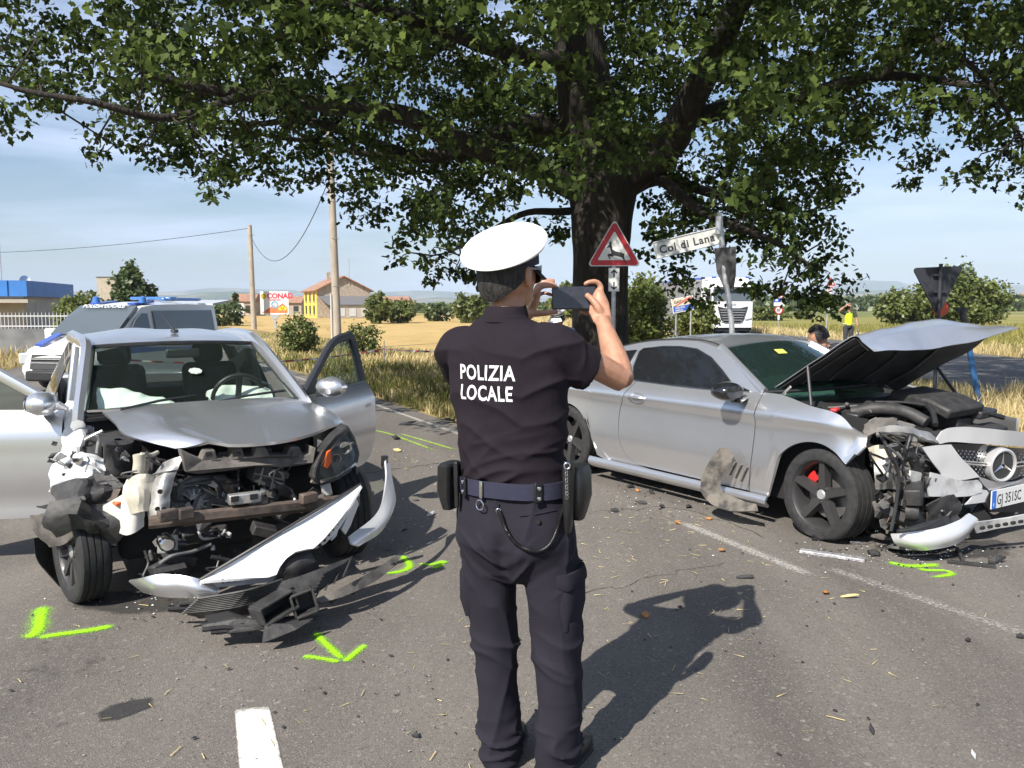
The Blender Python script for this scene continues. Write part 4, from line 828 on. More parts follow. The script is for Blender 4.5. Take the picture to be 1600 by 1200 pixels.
st_ = [(2.42, [(.62, .32), (.74, .45), (.70, .62), (.55, .74), (0, .78)]), (2.30, [(.80, .28), (.86, .5), (.84, .74), (.66, .92), (0, .97)]), (1.75, [(.90, .25), (.95, .55), (.93, .9), (.78, 1.06), (0, 1.12)]), (1.45, [(.90, .25), (.95, .6), (.93, 1.0), (.84, 1.14), (0, 1.21)]),
      (.95, [(.90, .25), (.95, .6), (.92, 1.1), (.80, 1.52), (0, 1.62)]), (.55, [(.90, .25), (.95, .6), (.92, 1.1), (.78, 1.80), (0, 1.88)]), (.1, [(.90, .25), (.95, .6), (.92, 1.1), (.80, 1.86), (0, 1.93)]), (-1.2, [(.90, .25), (.95, .6), (.92, 1.1), (.80, 1.88), (0, 1.95)]), (-2.35, [(.88, .25), (.93, .6), (.90, 1.1), (.78, 1.85), (0, 1.92)]), (-2.5, [(.80, .35), (.86, .6), (.84, 1.1), (.72, 1.78), (0, 1.84)])]
G = loft_body(st_, K); b = MB().grid(G); n_ = len(G[0]); b.add(G[0], [tuple(range(n_))]); b.add(G[-1], [tuple(reversed(range(n_)))]); b.build('body', m_vanw, van, ang=50)
def vq(name, pts, m, parent=van, th=.012): 
    P = [Vector(p)*K for p in pts]; nrm = (P[1]-P[0]).cross(P[2]-P[0]).normalized(); k = len(P)
    return MB().add([p+nrm*th for p in P]+[p-nrm*.01 for p in P], [tuple(range(k)), tuple(reversed(range(k, 2*k)))] + [(i, k+i, k+(i+1) % k, (i+1) % k) for i in range(k)]).build(name, m, parent, False)
ws = vq('windscreen', [(1.46, -.82, 1.17), (1.46, .82, 1.17), (.97, .79, 1.56), (.60, .74, 1.80), (.60, -.74, 1.80), (.97, -.79, 1.56)], m_vglass, th=.05)
for s_ in (1, -1):
    o_ = (lambda P: P if s_ > 0 else [(x, -y, z) for x, y, z in reversed(P)])
    vq('front_side_window', o_([(1.22, .925, 1.14), (.42, .93, 1.12), (.42, .83, 1.66), (.62, .825, 1.66), (.85, .845, 1.52)]), m_vglass, th=.02)
    vq('rear_side_window', o_([(.22, .93, 1.12), (-2.2, .915, 1.10), (-2.2, .81, 1.72), (.22, .825, 1.72)]), m_vglass, th=.02)
    vq('side_stripe', o_([(1.4, .955, .78), (-2.3, .945, .78), (-2.3, .925, .98), (1.3, .94, .98)]), m_vanb, th=.012)
    vq('hood_stripe', [(2.28, s_*.42-.09, .99), (2.28, s_*.42+.09, .99), (1.55, s_*.55+.09, 1.20), (1.55, s_*.55-.09, 1.20)], m_vanb, th=.03)
    vq('roof_stripe', [(.50, s_*.5-.1, 1.87), (.50, s_*.5+.1, 1.87), (-.2, s_*.5+.1, 1.925), (-.2, s_*.5-.1, 1.925)], m_vanb, th=.03)
    MB().box((2.32*K, s_*.66*K, .72*K), (.16, .30, .22), rot=(0, 0, -s_*.5)).build('headlight', m_lens, van, bevel=.03)
    MB().box((1.18*K, s_*1.08*K, 1.2*K), (.14, .24, .24)).build('door_mirror', m_vanw, van, bevel=.04)
    bl = MB(); bl.lathe([(.09, 0), (.09, .02), (.075, .05), (.07, .12), (.0, .15)], 14, Matrix.Translation((.25*K, s_*.62*K, 1.9*K))); bl.build('beacon', m_beacon, van)
    for x in (1.55, -1.55): simple_wheel(van, (x*K, s_*.82*K, .31*K), .31*K, .2, s_, m_galv)
vq('grille', [(2.44, -.5, .50), (2.44, .5, .50), (2.36, .5, .80), (2.36, -.5, .80)], m_black, th=.04)
for z in (.56, .64, .72): MB().box((2.45*K, 0, z*K), (.03, .9, .02)).build('grille_slat', m_galv, van, False)
MB().box((2.44*K, 0, .36*K), (.12, 1.1, .2)).build('bumper', m_black, van, bevel=.04)
lb = MB().box((-1.0*K, 0, 2.02*K), (.26, 1.05, .07)).build('light_bar', m_beacon, van, bevel=.03)
MB().box((-1.55*K, .35*K, 2.0*K), (1.4, .22, .07)).build('light_bar', m_beacon, van, bevel=.03)
MB().slab([[Vector((-2.42, -.74, 1.90))*K, Vector((-2.42, .74, 1.90))*K], [Vector((-3.3, -.74, 2.0))*K, Vector((-3.3, .74, 2.0))*K]], .05).build('tailgate', mat('tailgate_grey', (.45, .46, .47), .4, coat=.4), van, False)
text('lettering', 'POLIZIA LOCALE', .13, m_wsteel, ws, frame(Vector((.74, -.55, 1.735))*K+Vector((.055, 0, .055)), (0, 1, 0), (-.6, 0, .55)), .004, 1.0, .004)
for y_ in (-.4, .4):
    MB().box((.45*K, y_*K, 1.3*K), (.14, .36, .5)).build('seat', m_black, van, bevel=.06)
# ---- truck facing us down the side road
yk = 47.0; c = at(1143, 520, yk); TRK_K = 1.12
trk = thing('truck', 'white lorry with dark grille facing the camera on the side road', 'truck', (c.x, yk, 0), R(4))
m_trw = mat('truck_white', (.78, .79, .80), .35, coat=.5); Zt = lambda v: at(1140, v, yk).z
H0 = .35; W2 = 1.10
cab = MB().add([(-W2, 0, H0), (W2, 0, H0), (W2, -.06, 1.72), (-W2, -.06, 1.72), (W2*.98, .12, 2.35), (-W2*.98, .12, 2.35), (W2*.9, .35, 2.95), (-W2*.9, .35, 2.95), (W2*.9, 2.1, 3.0), (-W2*.9, 2.1, 3.0), (W2, 2.1, H0), (-W2, 2.1, H0)], [(0, 1, 2, 3), (3, 2, 4, 5), (5, 4, 6, 7), (7, 6, 8, 9), (9, 8, 10, 11), (1, 10, 8, 6, 4, 2), (0, 3, 5, 7, 9, 11)]).build('cab', m_trw, trk, False, bevel=.06)
def tq(name, pts, m, parent=trk, th=.03):
    k = len(pts); P = [Vector(p) for p in pts]
    return MB().add([p+Vector((0, -th, 0)) for p in P]+[p+Vector((0, .02, 0)) for p in P], [tuple(range(k)), tuple(reversed(range(k, 2*k)))] + [(i, k+i, k+(i+1) % k, (i+1) % k) for i in range(k)]).build(name, m, parent, False)
tq('windscreen', [(-W2*.94, -.06, 1.74), (W2*.94, -.06, 1.74), (W2*.92, .11, 2.33), (-W2*.92, .11, 2.33)], m_vglass)
gr = tq('grille', [(-.80, -.05, 1.45), (-.4, -.05, 1.36), (.4, -.05, 1.36), (.80, -.05, 1.45), (.60, -.03, .78), (.42, -.03, .62), (-.42, -.03, .62), (-.60, -.03, .78)][::-1], m_dgrey, th=.05)
for k in range(5): MB().box((0, -.12, .74+k*.13), (1.0+k*.09, .04, .035)).build('grille_slat', m_galv, gr, False)
text('lettering', 'IVECO', .14, m_galv, cab, Matrix.Translation((-.30, -.085, 1.52)) @ Matrix.Rotation(math.pi/2, 4, 'X'), .01, 1.2)
tq('sun_visor', [(-W2*.9, -.04, 2.33), (W2*.9, -.04, 2.33), (W2*.9, .05, 2.46), (-W2*.9, .05, 2.46)], m_dgrey, th=.12)
for s_ in (-1, 1):
    tq('blue_flash', [(s_*W2*.88-.09, .30, 2.52), (s_*W2*.88+.09, .30, 2.52), (s_*W2*.80+.12, .37, 3.0), (s_*W2*.80-.1, .37, 3.0)], m_vanb, th=.02)
    MB().box((s_*1.28, -.05, 2.05), (.16, .2, .62)).build('door_mirror', m_black, trk, bevel=.04)
    MB().box((s_*.86, -.03, .85), (.36, .1, .14), rot=(0, -s_*.2, 0)).build('headlight', m_lens, trk, bevel=.02)
    simple_wheel(trk, (s_*.92, .9, .48), .48, .3, 1, m_galv).rotation_euler = (0, 0, 0)
MB().box((0, .1, .46), (2.16, .2, .16)).build('bumper', m_trw, trk, bevel=.03); MB().box((0, .6, .28), (1.9, 1.0, .2)).build('chassis', m_black, trk, False)
MB().box((-.12, 6.8, 1.75), (2.35, 8.8, 2.3)).build('trailer', mat('trailer_grey', (.22, .22, .23), .6, var=.15), trk, bevel=.05); MB().box((-.1, 6.8, 2.95), (2.2, 8.6, .12)).build('blue_cover', m_vanb, trk, bevel=.04)
for y_ in (4.4, 8.8, 10):
    for s_ in (-1, 1): MB().lathe([(0, -.15), (.46, -.15), (.48, 0), (.46, .15), (0, .15)], 20, Matrix.Translation((s_*.98, y_, .48)) @ Matrix.Rotation(math.pi/2, 4, 'Y')).build('wheel', m_tyre, trk)
trk.scale = (TRK_K, TRK_K, TRK_K)
# ---------------------------------------------------------------- shared car pieces
m_silver = mat('silver_paint', (.72, .727, .75), .30, metal=.86, coat=.6, var=.03, vs=2)
m_wsilver = mat('pale_silver_paint', (.66, .665, .68), .34, metal=.40, coat=.7, var=.04, vs=3)
m_scuff = mat('scuffed_silver_paint', (.60, .61, .62), .42, metal=.3, coat=.3, col2=(.30, .30, .31), vs=7, edge=(.45, .68), bump=.25, bs=18)
m_trim = mat('black_trim', (.022, .022, .024), .5, var=.3, vs=20)
m_dark = mat('dark_cavity', (.012, .012, .013), .9)
m_engine = mat('engine_plastic', (.032, .031, .031), .6, var=.4, vs=14, bump=.3, bs=40)
m_dusty = mat('dusty_plastic', (.16, .145, .13), .8, col2=(.05, .046, .043), vs=6, bump=.3, bs=40)
m_alu = mat('cast_aluminium', (.42, .41, .39), .5, metal=.7, var=.25, vs=10, bump=.2, bs=50)
m_rust = mat('brown_steel', (.17, .125, .10), .7, metal=.3, col2=(.06, .05, .045), vs=9, bump=.2, bs=40)
m_hose = mat('grey_hose', (.10, .10, .10), .6, var=.3, vs=10)
m_cream_p = mat('cream_plastic', (.46, .43, .35), .5, var=.15, vs=8)
m_chrome = mat('chrome', (.75, .76, .78), .12, metal=1.0)
m_blackg = mat('gloss_black', (.012, .012, .014), .12, coat=1)
m_glass = glassmat('windscreen_glass', (.92, .97, .94), .97, dark=(.03, .038, .035))
m_glass2 = glassmat('door_glass', (.86, .92, .88), .9)
m_tint = glassmat('tinted_glass', (.25, .27, .28), .25, dark=(.006, .007, .008))
m_fab = mat('airbag_cloth', (.82, .83, .80), .9, var=.06, vs=8, bump=.5, bs=22)
m_seat = mat('dark_seat', (.020, .020, .022), .9, var=.2)
m_amber = mat('amber_lens', (.65, .12, .02), .2, coat=.8)
m_clear = glassmat('lamp_glass', (.85, .88, .9), .75)
m_disc = mat('brake_disc', (.30, .29, .28), .4, metal=.8); m_cal = mat('red_caliper', (.50, .02, .02), .4, coat=.5)
m_rimb = mat('black_rim', (.035, .034, .035), .45, coat=.3); m_rimg = mat('grey_rim', (.20, .20, .21), .4, metal=.6)
class Frame:                            # a car's own axes: x forward, y to its left, z up
    def __init__(s, X, Y, th):
        s.o = Vector((X, Y, 0)); s.h = Vector((math.cos(th), math.sin(th), 0)); s.l = Vector((-math.sin(th), math.cos(th), 0))
    def loc(s, P): d = Vector(P)-s.o; return Vector((d.dot(s.h), d.dot(s.l), d.z))
    def hit(s, u, v, ax, val):          # where the view line of a photo pixel meets the plane x, y or z = val
        E = s.loc((0, 0, EYE)); d = ray(u, v); D = Vector((d.dot(s.h), d.dot(s.l), d.z)); return E + D*((val-E[ax])/D[ax])
def plate(name, pts, th, m, parent, jit=0.0, dirv=(1, 0, 0), bevel=0):
    """a piece of sheet or moulding from an outline of 3-D points"""
    P = [Vector(p) + (Vector([rnd.uniform(-jit, jit) for _ in range(3)]) if jit else Vector()) for p in pts]; k = len(P); d = Vector(dirv).normalized()*th
    b = MB().add(P + [p-d for p in P], [tuple(range(k)), tuple(reversed(range(k, 2*k)))] + [(i, k+i, k+(i+1) % k, (i+1) % k) for i in range(k)])
    return b.build(name, m, parent, False, bevel=bevel)
def crumple(ctrl, nu, nv, amp, sc, seed, sharp=True):
    G = surf(ctrl, nu, nv); out = []
    for row in G:
        r_ = []
        for p in row:
            n1 = noise3(p, sc, seed); n2 = noise3(p, sc*2.3, seed+4)
            q = (abs(n1)*2-.6 if sharp else n1) + .4*(abs(n2)*2-.5 if sharp else n2)
            r_.append(p + Vector((noise3(p, sc, seed+9)*.5+.8*q, q*.6, q*.5+.3*noise3(p, sc, seed+2)))*amp)
        out.append(r_)
    return out
def recalc(o):
    import bmesh
    bm = bmesh.new(); bm.from_mesh(o.data); bmesh.ops.recalc_face_normals(bm, faces=bm.faces); bm.to_mesh(o.data); bm.free(); return o
def car_wheel(parent, loc, axis, r, wd, rr, spokes, rimm, sag=0.0, cap=m_galv, caliper=None, spin=.3):
    """wheel > tyre, rim, hub cap, brake disc; axis = outward direction in the car's frame"""
    t = bpy.data.objects.new('wheel', None); C.objects.link(t); t.parent = parent; t.empty_display_size = .1
    z = Vector(axis).normalized(); M = Matrix(); q = z.to_track_quat('Z', 'Y'); t.location = loc; t.rotation_mode = 'QUATERNION'; t.rotation_quaternion = q
    h = wd/2; pr = [(rr, -h*.9), (rr*1.03, -h), (r*.93, -h*1.02), (r*.985, -h*.85)]
    for k in range(4):
        a = -h*.72 + k*h*.42; pr += [(r, a), (r, a+h*.30), (r*.975, a+h*.31), (r*.975, a+h*.40)]
    pr += [(r, h*.85-.001), (r*.985, h*.9), (r*.93, h*1.03), (rr*1.10, h*1.02), (rr*1.03, h), (rr, h*.9)]
    b = MB(); b.lathe(pr, 56)
    if sag:                             # a flat tyre spreads on the road
        dn = q.inverted() @ Vector((0, 0, -1)); nv = []
        for p in b.v:
            p = Vector(p); d = p.dot(dn); ex = max(0, d-(r-sag)); 
            if ex > 0: p = p - dn*ex; p.z += (1 if p.z > 0 else -1)*ex*.9
            nv.append(tuple(p))
        b.v = nv
    b.build('tyre', m_tyre, t, ang=50)
    rb = MB(); rb.lathe([(rr*.93, -h*.85), (rr*.90, -h*.2), (rr*.93, h*.6), (rr*.99, h*.85), (rr*1.04, h*.95), (rr*1.04, h*.85), (rr, h*.7)], 48)
    for k in range(spokes):
        a = 2*math.pi*(k/spokes) + spin; c_, s_ = math.cos(a), math.sin(a); w0, w1 = (.030, .046) if spokes == 5 else (.022, .026)
        if spokes == 5: w0, w1 = .044, .030
        P = []
        for (rad, w_, zt, zb) in ((.04, w0, h*.62, h*.2), (rr*.5, (w0+w1)/2, h*.70, h*.25), (rr*.97, w1, h*.80, h*.3)):
            for (e, zz) in ((-1, zb), (-.72, zt), (.72, zt), (1, zb)): P.append(Vector((c_*rad - s_*w_*e, s_*rad + c_*w_*e, zz)))
        rb.add(P, [(i*4+j, i*4+j+1, i*4+j+5, i*4+j+4) for i in range(2) for j in range(3)] + [(3, 2, 1, 0), (8, 9, 10, 11)])
    rb.lathe([(0, h*.60), (.062, h*.62), (.072, h*.5), (.072, h*.15)], 24)
    for k in range(5):
        a = 2*math.pi*((k+.5)/5)+spin; rb.lathe([(0, h*.70), (.010, h*.70), (.011, h*.5)], 8, Matrix.Translation((.052*math.cos(a), .052*math.sin(a), 0)))
    rb.build('rim', rimm, t, ang=45)
    MB().lathe([(0, h*.72), (.030, h*.715), (.036, h*.66), (.036, h*.5)], 20).build('hub_cap', cap, t)
    MB().lathe([(.05, -h*.12), (rr*.74, -h*.12), (rr*.74, -h*.25), (.05, -h*.25)], 40).build('brake_disc', m_disc, t)
    if caliper:
        cb = MB(); a0 = 2.2
        prf = []
        for i in range(9):
            a = a0 + i*.11
            prf.append([Vector((rad*math.cos(a), rad*math.sin(a), zz)) for rad, zz in ((rr*.50, -.02), (rr*.50, h*.2), (rr*.80, h*.2), (rr*.80, -.02))])
        cb.grid(prf); cb.build('brake_caliper', caliper, t)
    return t
# ================================================================ the grey hatchback, wrecked front towards the camera
LP_ = (-2.148, 5.462, -1.012); LC = Frame(*LP_)
hat = thing('crashed_hatchback', 'silver grey hatchback with smashed front, open doors and hanging bumper', 'car', (LP_[0], LP_[1], 0), LP_[2])
def X(u, v, x): return LC.hit(u, v, 0, x)
V3 = Vector
# roof, slightly buckled
Gr = []
for i in range(19):
    x = lerp(-.74, -2.55, i/18); zc = smooth_interp(-x, [(.74, 1.375), (1.2, 1.43), (1.7, 1.455), (2.2, 1.43), (2.55, 1.36)]); hw = interp(-x, [(.74, .575), (1.2, .615), (2.0, .61), (2.55, .55)]); row = []
    for j in range(17):
        s_ = j/8-1; e = abs(s_); dent = .016*noise3((x*1.4, s_*1.6, 2.2), 1.3)*(1-e*.6) + .014*math.sin(s_*5.5+x*1.5)*(1-e)
        row.append(V3((x, s_*hw, zc - .045*e**2.6 + dent)))
    Gr.append(row)
recalc(MB().slab(Gr, .02).build('roof', m_silver, hat, ang=60))
wt = []
MB().box((-1.30, .08, 1.445), (.10, .05, .03)).build('aerial_base', m_trim, hat, bevel=.012)
MB().tube([(-1.30, .08, 1.455), (-1.62, .02, 1.60)], [.008, .003], 6).build('aerial', m_trim, hat)
# windscreen and its surround
Gw = []
for i in range(9):
    t = i/8; row = []
    for j in range(13):
        s_ = j/6-1; hw = lerp(.685, .56, t); row.append(V3((lerp(.02, -.76, t) + lerp(.17, .10, t)*(1-s_*s_), s_*hw, lerp(.975, 1.355, t) + .02*(1-s_*s_))))
    Gw.append(row)
scr = recalc(MB().slab(Gw, .006).build('windscreen', m_glass, hat, ang=60))
fr = MB(); edge = Gw[0] + [r[-1] for r in Gw[1:]] + Gw[-1][::-1][1:] + [r[0] for r in Gw[::-1][1:-1]]
fr.tube(edge, .016, 6, closed=True); fr.build('seal', m_trim, scr)
Ms_ = frame(Gw[4][7]+V3((.012, 0, .016)), (0, 1, 0), Gw[6][7]-Gw[2][7])
fb = MB()
for k in range(8): fb.lathe([(0, .003), (.018, .003), (.018, 0)], 9, Ms_ @ Matrix.Translation((-.075+.028*math.cos(k*.785), -.02+.028*math.sin(k*.785), 0)))
fb.lathe([(0, .004), (.035, .004), (.035, 0)], 12, Ms_ @ Matrix.Translation((-.075, -.02, 0))); fb.build('flower_sticker', mat('pale_green_sticker', (.42, .50, .44), .7), scr)
wb = MB()
for y0_, y1_ in ((-.50, -.02), (.02, .58)):
    a = V3((.20, y0_, 1.0)); b_ = V3((.03, y1_, 1.045)); wb.tube([a, a.lerp(b_, .5)+V3((0, 0, .01)), b_], .009, 6)
wb.build('wiper', m_trim, hat)
for s_ in (-1, 1):
    P = curve([(.10, s_*.735, .90), (-.02, s_*.715, .985), (-.38, s_*.655, 1.185), (-.76, s_*.605, 1.355), (-1.2, s_*.628, 1.395), (-1.9, s_*.625, 1.39), (-2.45, s_*.58, 1.31), (-2.75, s_*.60, 1.05)], 6)
    MB().tube(P, [.045]*len(P), 8, flat=1.25).build('roof_rail', m_silver, hat)
    MB().bar((-1.10, s_*.76, .50), (-1.18, s_*.635, 1.37), .13, .07, up=(0, 1, 0)).build('pillar', m_silver if s_ < 0 else m_trim, hat, bevel=.02)
    # rear side with window
    G = []
    for i in range(13):
        x = lerp(-1.14, -2.95, i/12); zl = .30
        if abs(x+2.42) < .36: zl = max(zl, .30 + math.sqrt(max(0, .36**2-(x+2.42)**2)))
        row = []
        for j in range(9):
            z = lerp(zl, .98, j/8); w_ = interp(-x, [(1.1, .835), (2.3, .83), (2.95, .72)]) - .05*max(0, (z-.8)/.18)**2 - .03*max(0, (.45-z)/.2); row.append(V3((x, s_*w_, z)))
        G.append(row)
    recalc(MB().slab(G, .02*s_).build('rear_side', m_silver, hat, ang=60))
    recalc(MB().slab([[V3((-1.18, s_*.80, .97)), V3((-1.22, s_*.65, 1.35))], [V3((-1.9, s_*.80, .99)), V3((-1.9, s_*.65, 1.35))], [V3((-2.35, s_*.77, 1.03)), V3((-2.25, s_*.64, 1.31))]], .006*s_).build('rear_side_glass', m_tint, hat))
    MB().box((-1.0, s_*.74, .26), (2.4, .14, .13)).build('sill', m_silver, hat, bevel=.03)
    car_wheel(hat, (-2.42, s_*.74, .30), (0, s_, 0), .305, .20, .215, 10, m_rimg)
# tail, floor, firewall, dash
MB().grid([[V3((-2.55, -.55, 1.35)), V3((-2.55, .55, 1.35))], [V3((-2.98, -.62, 1.0)), V3((-2.98, .62, 1.0))]]).build('rear_glass', m_glass2, hat)
MB().box((-2.98, 0, .66), (.10, 1.44, .70)).build('tailgate', m_silver, hat, bevel=.04)
MB().box((-1.2, 0, .24), (3.3, 1.42, .10)).build('floor_pan', m_dark, hat, False)
MB().box((-2.45, 0, .60), (.75, 1.36, .62)).build('rear_bench', m_seat, hat, bevel=.08)
MB().box((.03, 0, .66), (.08, 1.46, .60)).build('firewall', m_dark, hat, False)
G = [[V3((lerp(.10, -.42, i/5), y, [.955, .965, .955, .94, .87, .72][i] + .015*math.cos(y*4))) for y in [k*.12-.72 for k in range(13)]] for i in range(6)]
recalc(MB().slab(G, .02).build('dashboard', m_trim, hat))
for s_ in (-.36, .36):
    bx_ = MB().box((-1.02, s_, .50), (.52, .46, .18)).build('seat', m_seat, hat, bevel=.06)
    MB().box((-1.32, s_, .86), (.14, .44, .66), rot=(0, -.28, 0)).build('backrest', m_seat, bx_, bevel=.06)
    MB().box((-1.44, s_, 1.26), (.10, .25, .18), rot=(0, -.2, 0)).build('headrest', m_seat, bx_, bevel=.05)
Mst = Matrix.Translation((-.44, .37, .965)) @ Matrix.Rotation(R(-68), 4, 'Y')
sw_ = MB(); sw_.tube([Mst @ V3((.185*math.cos(k*.262), .185*math.sin(k*.262), 0)) for k in range(24)], .017, 8, closed=True)
for k in (0, 2.6, 3.7): sw_.bar(Mst @ V3((0, 0, 0)), Mst @ V3((.18*math.cos(k), .18*math.sin(k), 0)), .04, .02)
sw_.build('steering_wheel', m_trim, hat)
G = crumple([[V3((-.40, .18, .93)), V3((-.36, .36, .92)), V3((-.30, .60, .93))], [V3((-.50, .16, 1.02)), V3((-.52, .36, 1.06)), V3((-.44, .62, 1.02))], [V3((-.62, .2, .93)), V3((-.62, .36, .92)), V3((-.56, .6, .92))]], 6, 6, .03, 6, 3)
recalc(MB().slab(G, .02).build('driver_airbag', m_fab, hat, ang=60))
G = crumple([[V3((-.16, -.60, .97)), V3((-.08, -.40, .97)), V3((-.02, -.22, .965)), V3((-.0, -.06, .97))], [V3((-.30, -.58, 1.10)), V3((-.24, -.42, 1.09)), V3((-.16, -.24, 1.03)), V3((-.10, -.08, .99))], [V3((-.42, -.56, 1.02)), V3((-.40, -.40, 1.0)), V3((-.34, -.24, .96)), V3((-.2, -.1, .95))]], 6, 6, .035, 7, 8)
recalc(MB().slab(G, .02).build('passenger_airbag', m_fab, hat, ang=60))
MB().box((-.62, .02, 1.30), (.03, .24, .07)).build('rear_view_mirror', m_trim, hat, bevel=.015)
# bonnet, bent along one crease
Lf_ = curve([(.02, -.60, .972), (.35, -.555, .94), (.66, -.515, .905), (.97, -.30, .872)], 6); Rt_ = curve([(.02, .74, .972), (.2, .775, .955), (.4, .80, .925), (.58, .805, .875)], 6)
G = []
for i in range(len(Lf_)):
    t = i/(len(Lf_)-1); row = []
    for j in range(25):
        s_ = j/24; p = Lf_[i].lerp(Rt_[i], s_); bulge = 4*s_*(1-s_)
        p.x += bulge*t*.47*(1-.25*s_) + bulge*(1-t)*.13; p.z += bulge*.030*(1-t) - .010*bulge*t
        cr = s_ - lerp(.17, .13, t); p.z += .018*math.exp(-(cr/.05)**2)*(.25+.75*t) - (.03*t*max(0, -cr)/.16 if cr < 0 else 0) - .014*math.exp(-((s_-.33)/.09)**2)*math.sin(math.pi*min(1, t*1.1))
        p.z -= .028*max(0, (s_-.84)/.16)**1.3
        row.append(p)
    G.append(row)
bon = recalc(MB().slab(G, .018).build('bonnet', m_silver, hat, ang=50))
# left wing strip beside the bonnet, right wing torn into sheets
G = [[V3((x, .80+.012*math.sin(x*3), z)) for z in (.93-.12*max(0, x-.1), .80, .68 if x < .35 else .80)] for x in (-.12, .05, .22, .40, .58)]
recalc(MB().slab(G, .015).build('front_wing', m_silver, hat))
sheets = MB()
def rag(name, ctrl, m, amp, sc, seed, th=.006, nu=7, nv=7): return recalc(MB().slab(crumple(ctrl, nu, nv, amp, sc, seed), th).build(name, m, hat, ang=28))
rag('torn_wing_panel', [[X(108, 640, -.12), X(128, 640, 0), X(150, 655, .05)], [X(95, 705, .1), X(128, 690, .18), X(140, 720, .1)], [X(78, 742, .3), X(120, 738, .45), X(150, 745, .3)], [X(82, 775, .42), X(128, 765, .62), X(172, 745, .5)]], m_scuff, .035, 6, 2)
rag('torn_wing_panel', [[X(105, 720, .5), X(135, 705, .62), X(165, 722, .66)], [X(98, 742, .62), X(140, 735, .76), X(172, 740, .74)], [X(80, 768, .7), X(140, 762, .85), X(190, 760, .8)]], m_scuff, .04, 7, 12)
rag('torn_arch_liner', [[X(82, 760, .75), X(125, 748, .85), X(175, 735, .9)], [X(90, 780, .85), X(130, 772, .98), X(192, 756, .95)], [X(60, 792, .85), X(120, 795, .98), X(170, 782, .98)]], m_engine, .05, 8, 20, .006, 4, 4)
rag('torn_arch_liner', [[X(48, 805, .55), X(90, 800, .75), X(136, 805, .85)], [X(60, 835, .6), X(95, 826, .8), X(138, 820, .9)], [X(82, 852, .65), X(100, 850, .8), X(112, 842, .85)]], m_dusty, .025, 6, 26, .008)
rag('wheel_shade_flap', [[X(78, 786, .95), X(118, 780, 1.0), X(160, 790, 1.0), X(196, 800, 1.02)], [X(72, 812, 1.0), X(118, 806, 1.05), X(160, 815, 1.05), X(198, 830, 1.04)], [X(92, 836, .98), X(124, 826, 1.02), X(158, 834, 1.02), X(186, 850, 1.0)]], m_engine, .05, 9, 83, .006, 3, 3)  # added dark torn sheet, stands in for deep shade over the wheel top
rag('arch_liner', [[X(52, 840, .52), X(80, 835, .45), X(110, 830, .4)], [X(60, 880, .5), X(85, 880, .42), X(110, 880, .35)], [X(92, 915, .5), X(100, 918, .45), X(112, 915, .4)]], m_trim, .01, 5, 31)
rag('white_inner_panel', [[X(155, 795, .98), X(195, 770, 1.08), X(218, 752, 1.1)], [X(170, 815, 1.0), X(208, 802, 1.12), X(228, 790, 1.12)], [X(180, 832, 1.0), X(205, 835, 1.1), X(226, 822, 1.1)]], mat('white_primer', (.58, .57, .54), .6, var=.08), .02, 6, 40)
for (pts, mm) in (([(72, 795, .9), (98, 786, .95), (140, 794, .98), (192, 782, 1.0), (188, 798, 1.0), (130, 806, .98), (75, 806, .92)], m_dusty), ([(132, 760, .9), (182, 748, .98), (190, 764, 1.0), (150, 778, .95)], m_engine), ([(160, 770, .95), (186, 764, 1.02), (176, 788, 1.02), (164, 784, .98)], m_rust)):
    plate('broken_bracket', [X(*p) for p in pts], .03, mm, hat, .012, bevel=.004)
MB().box(X(186, 785, 1.05), (.05, .055, .02), rot=(.2, .1, .3)).build('indicator_lens', m_amber, hat, bevel=.006)
rag('airbag_at_door', [[X(108, 625, -.2), X(122, 630, -.2), X(132, 640, -.18)], [X(86, 650, -.22), X(104, 652, -.12), X(118, 655, -.15)], [X(82, 668, -.25), X(95, 672, -.15), X(104, 668, -.2)]], m_fab, .02, 7, 50)
# engine bay
MB().box((.48, .0, .42), (.80, 1.22, .42)).build('engine_block', m_dark, hat, bevel=.05)
cm_t = [(282, 703), (300, 712), (315, 718), (320, 705), (336, 703), (340, 716), (360, 716), (363, 700), (378, 700), (382, 714), (397, 713), (401, 699), (416, 699), (421, 711), (448, 710), (454, 698), (468, 698), (474, 712), (484, 709), (486, 697), (494, 700)]
cm_b = [(490, 724), (440, 731), (400, 728), (360, 735), (310, 741), (290, 738)]
cmb = plate('radiator_crossmember', [X(u, v, 1.16+.02*math.sin(u*.05)) for u, v in cm_t+cm_b], .10, m_dusty, hat, bevel=.006)
for u0, u1 in ((322, 332), (364, 376), (402, 414), (456, 466)): plate('slot', [X(u0, 707, 1.172), X(u1, 706, 1.172), X(u1, 713, 1.172), X(u0, 714, 1.172)], .004, m_dark, cmb)
MB().box(V3((1.02, .06, .800)), (.05, .30, .03)).build('latch_cover', m_hose, hat, bevel=.008)
# bumper beam with brackets
G = [[X(232+i*33, 806-i*3.6+d_, 1.22+.10*math.sin(math.pi*i/10)+ (.02 if d_ in (0, 21) else .06)) for d_ in (0, 5, 16, 21)] for i in range(11)]
recalc(MB().slab(G, .03).build('bumper_beam', m_rust, hat))
for u, v, w_ in ((262, 805, .10), (290, 802, .08), (482, 778, .10)): MB().box(X(u, v, 1.36), (.05, w_, .06), rot=(0, 0, .2)).build('beam_bracket', m_rust, hat, bevel=.008)
bk = MB().box(X(382, 778, 1.34), (.06, .17, .055)).build('tow_bracket', m_alu, hat, bevel=.006)
for y_ in (-.05, .05): MB().box(X(382, 778, 1.375)+V3((0, y_, 0)), (.01, .04, .03)).build('bracket_hole', m_dark, bk, False)
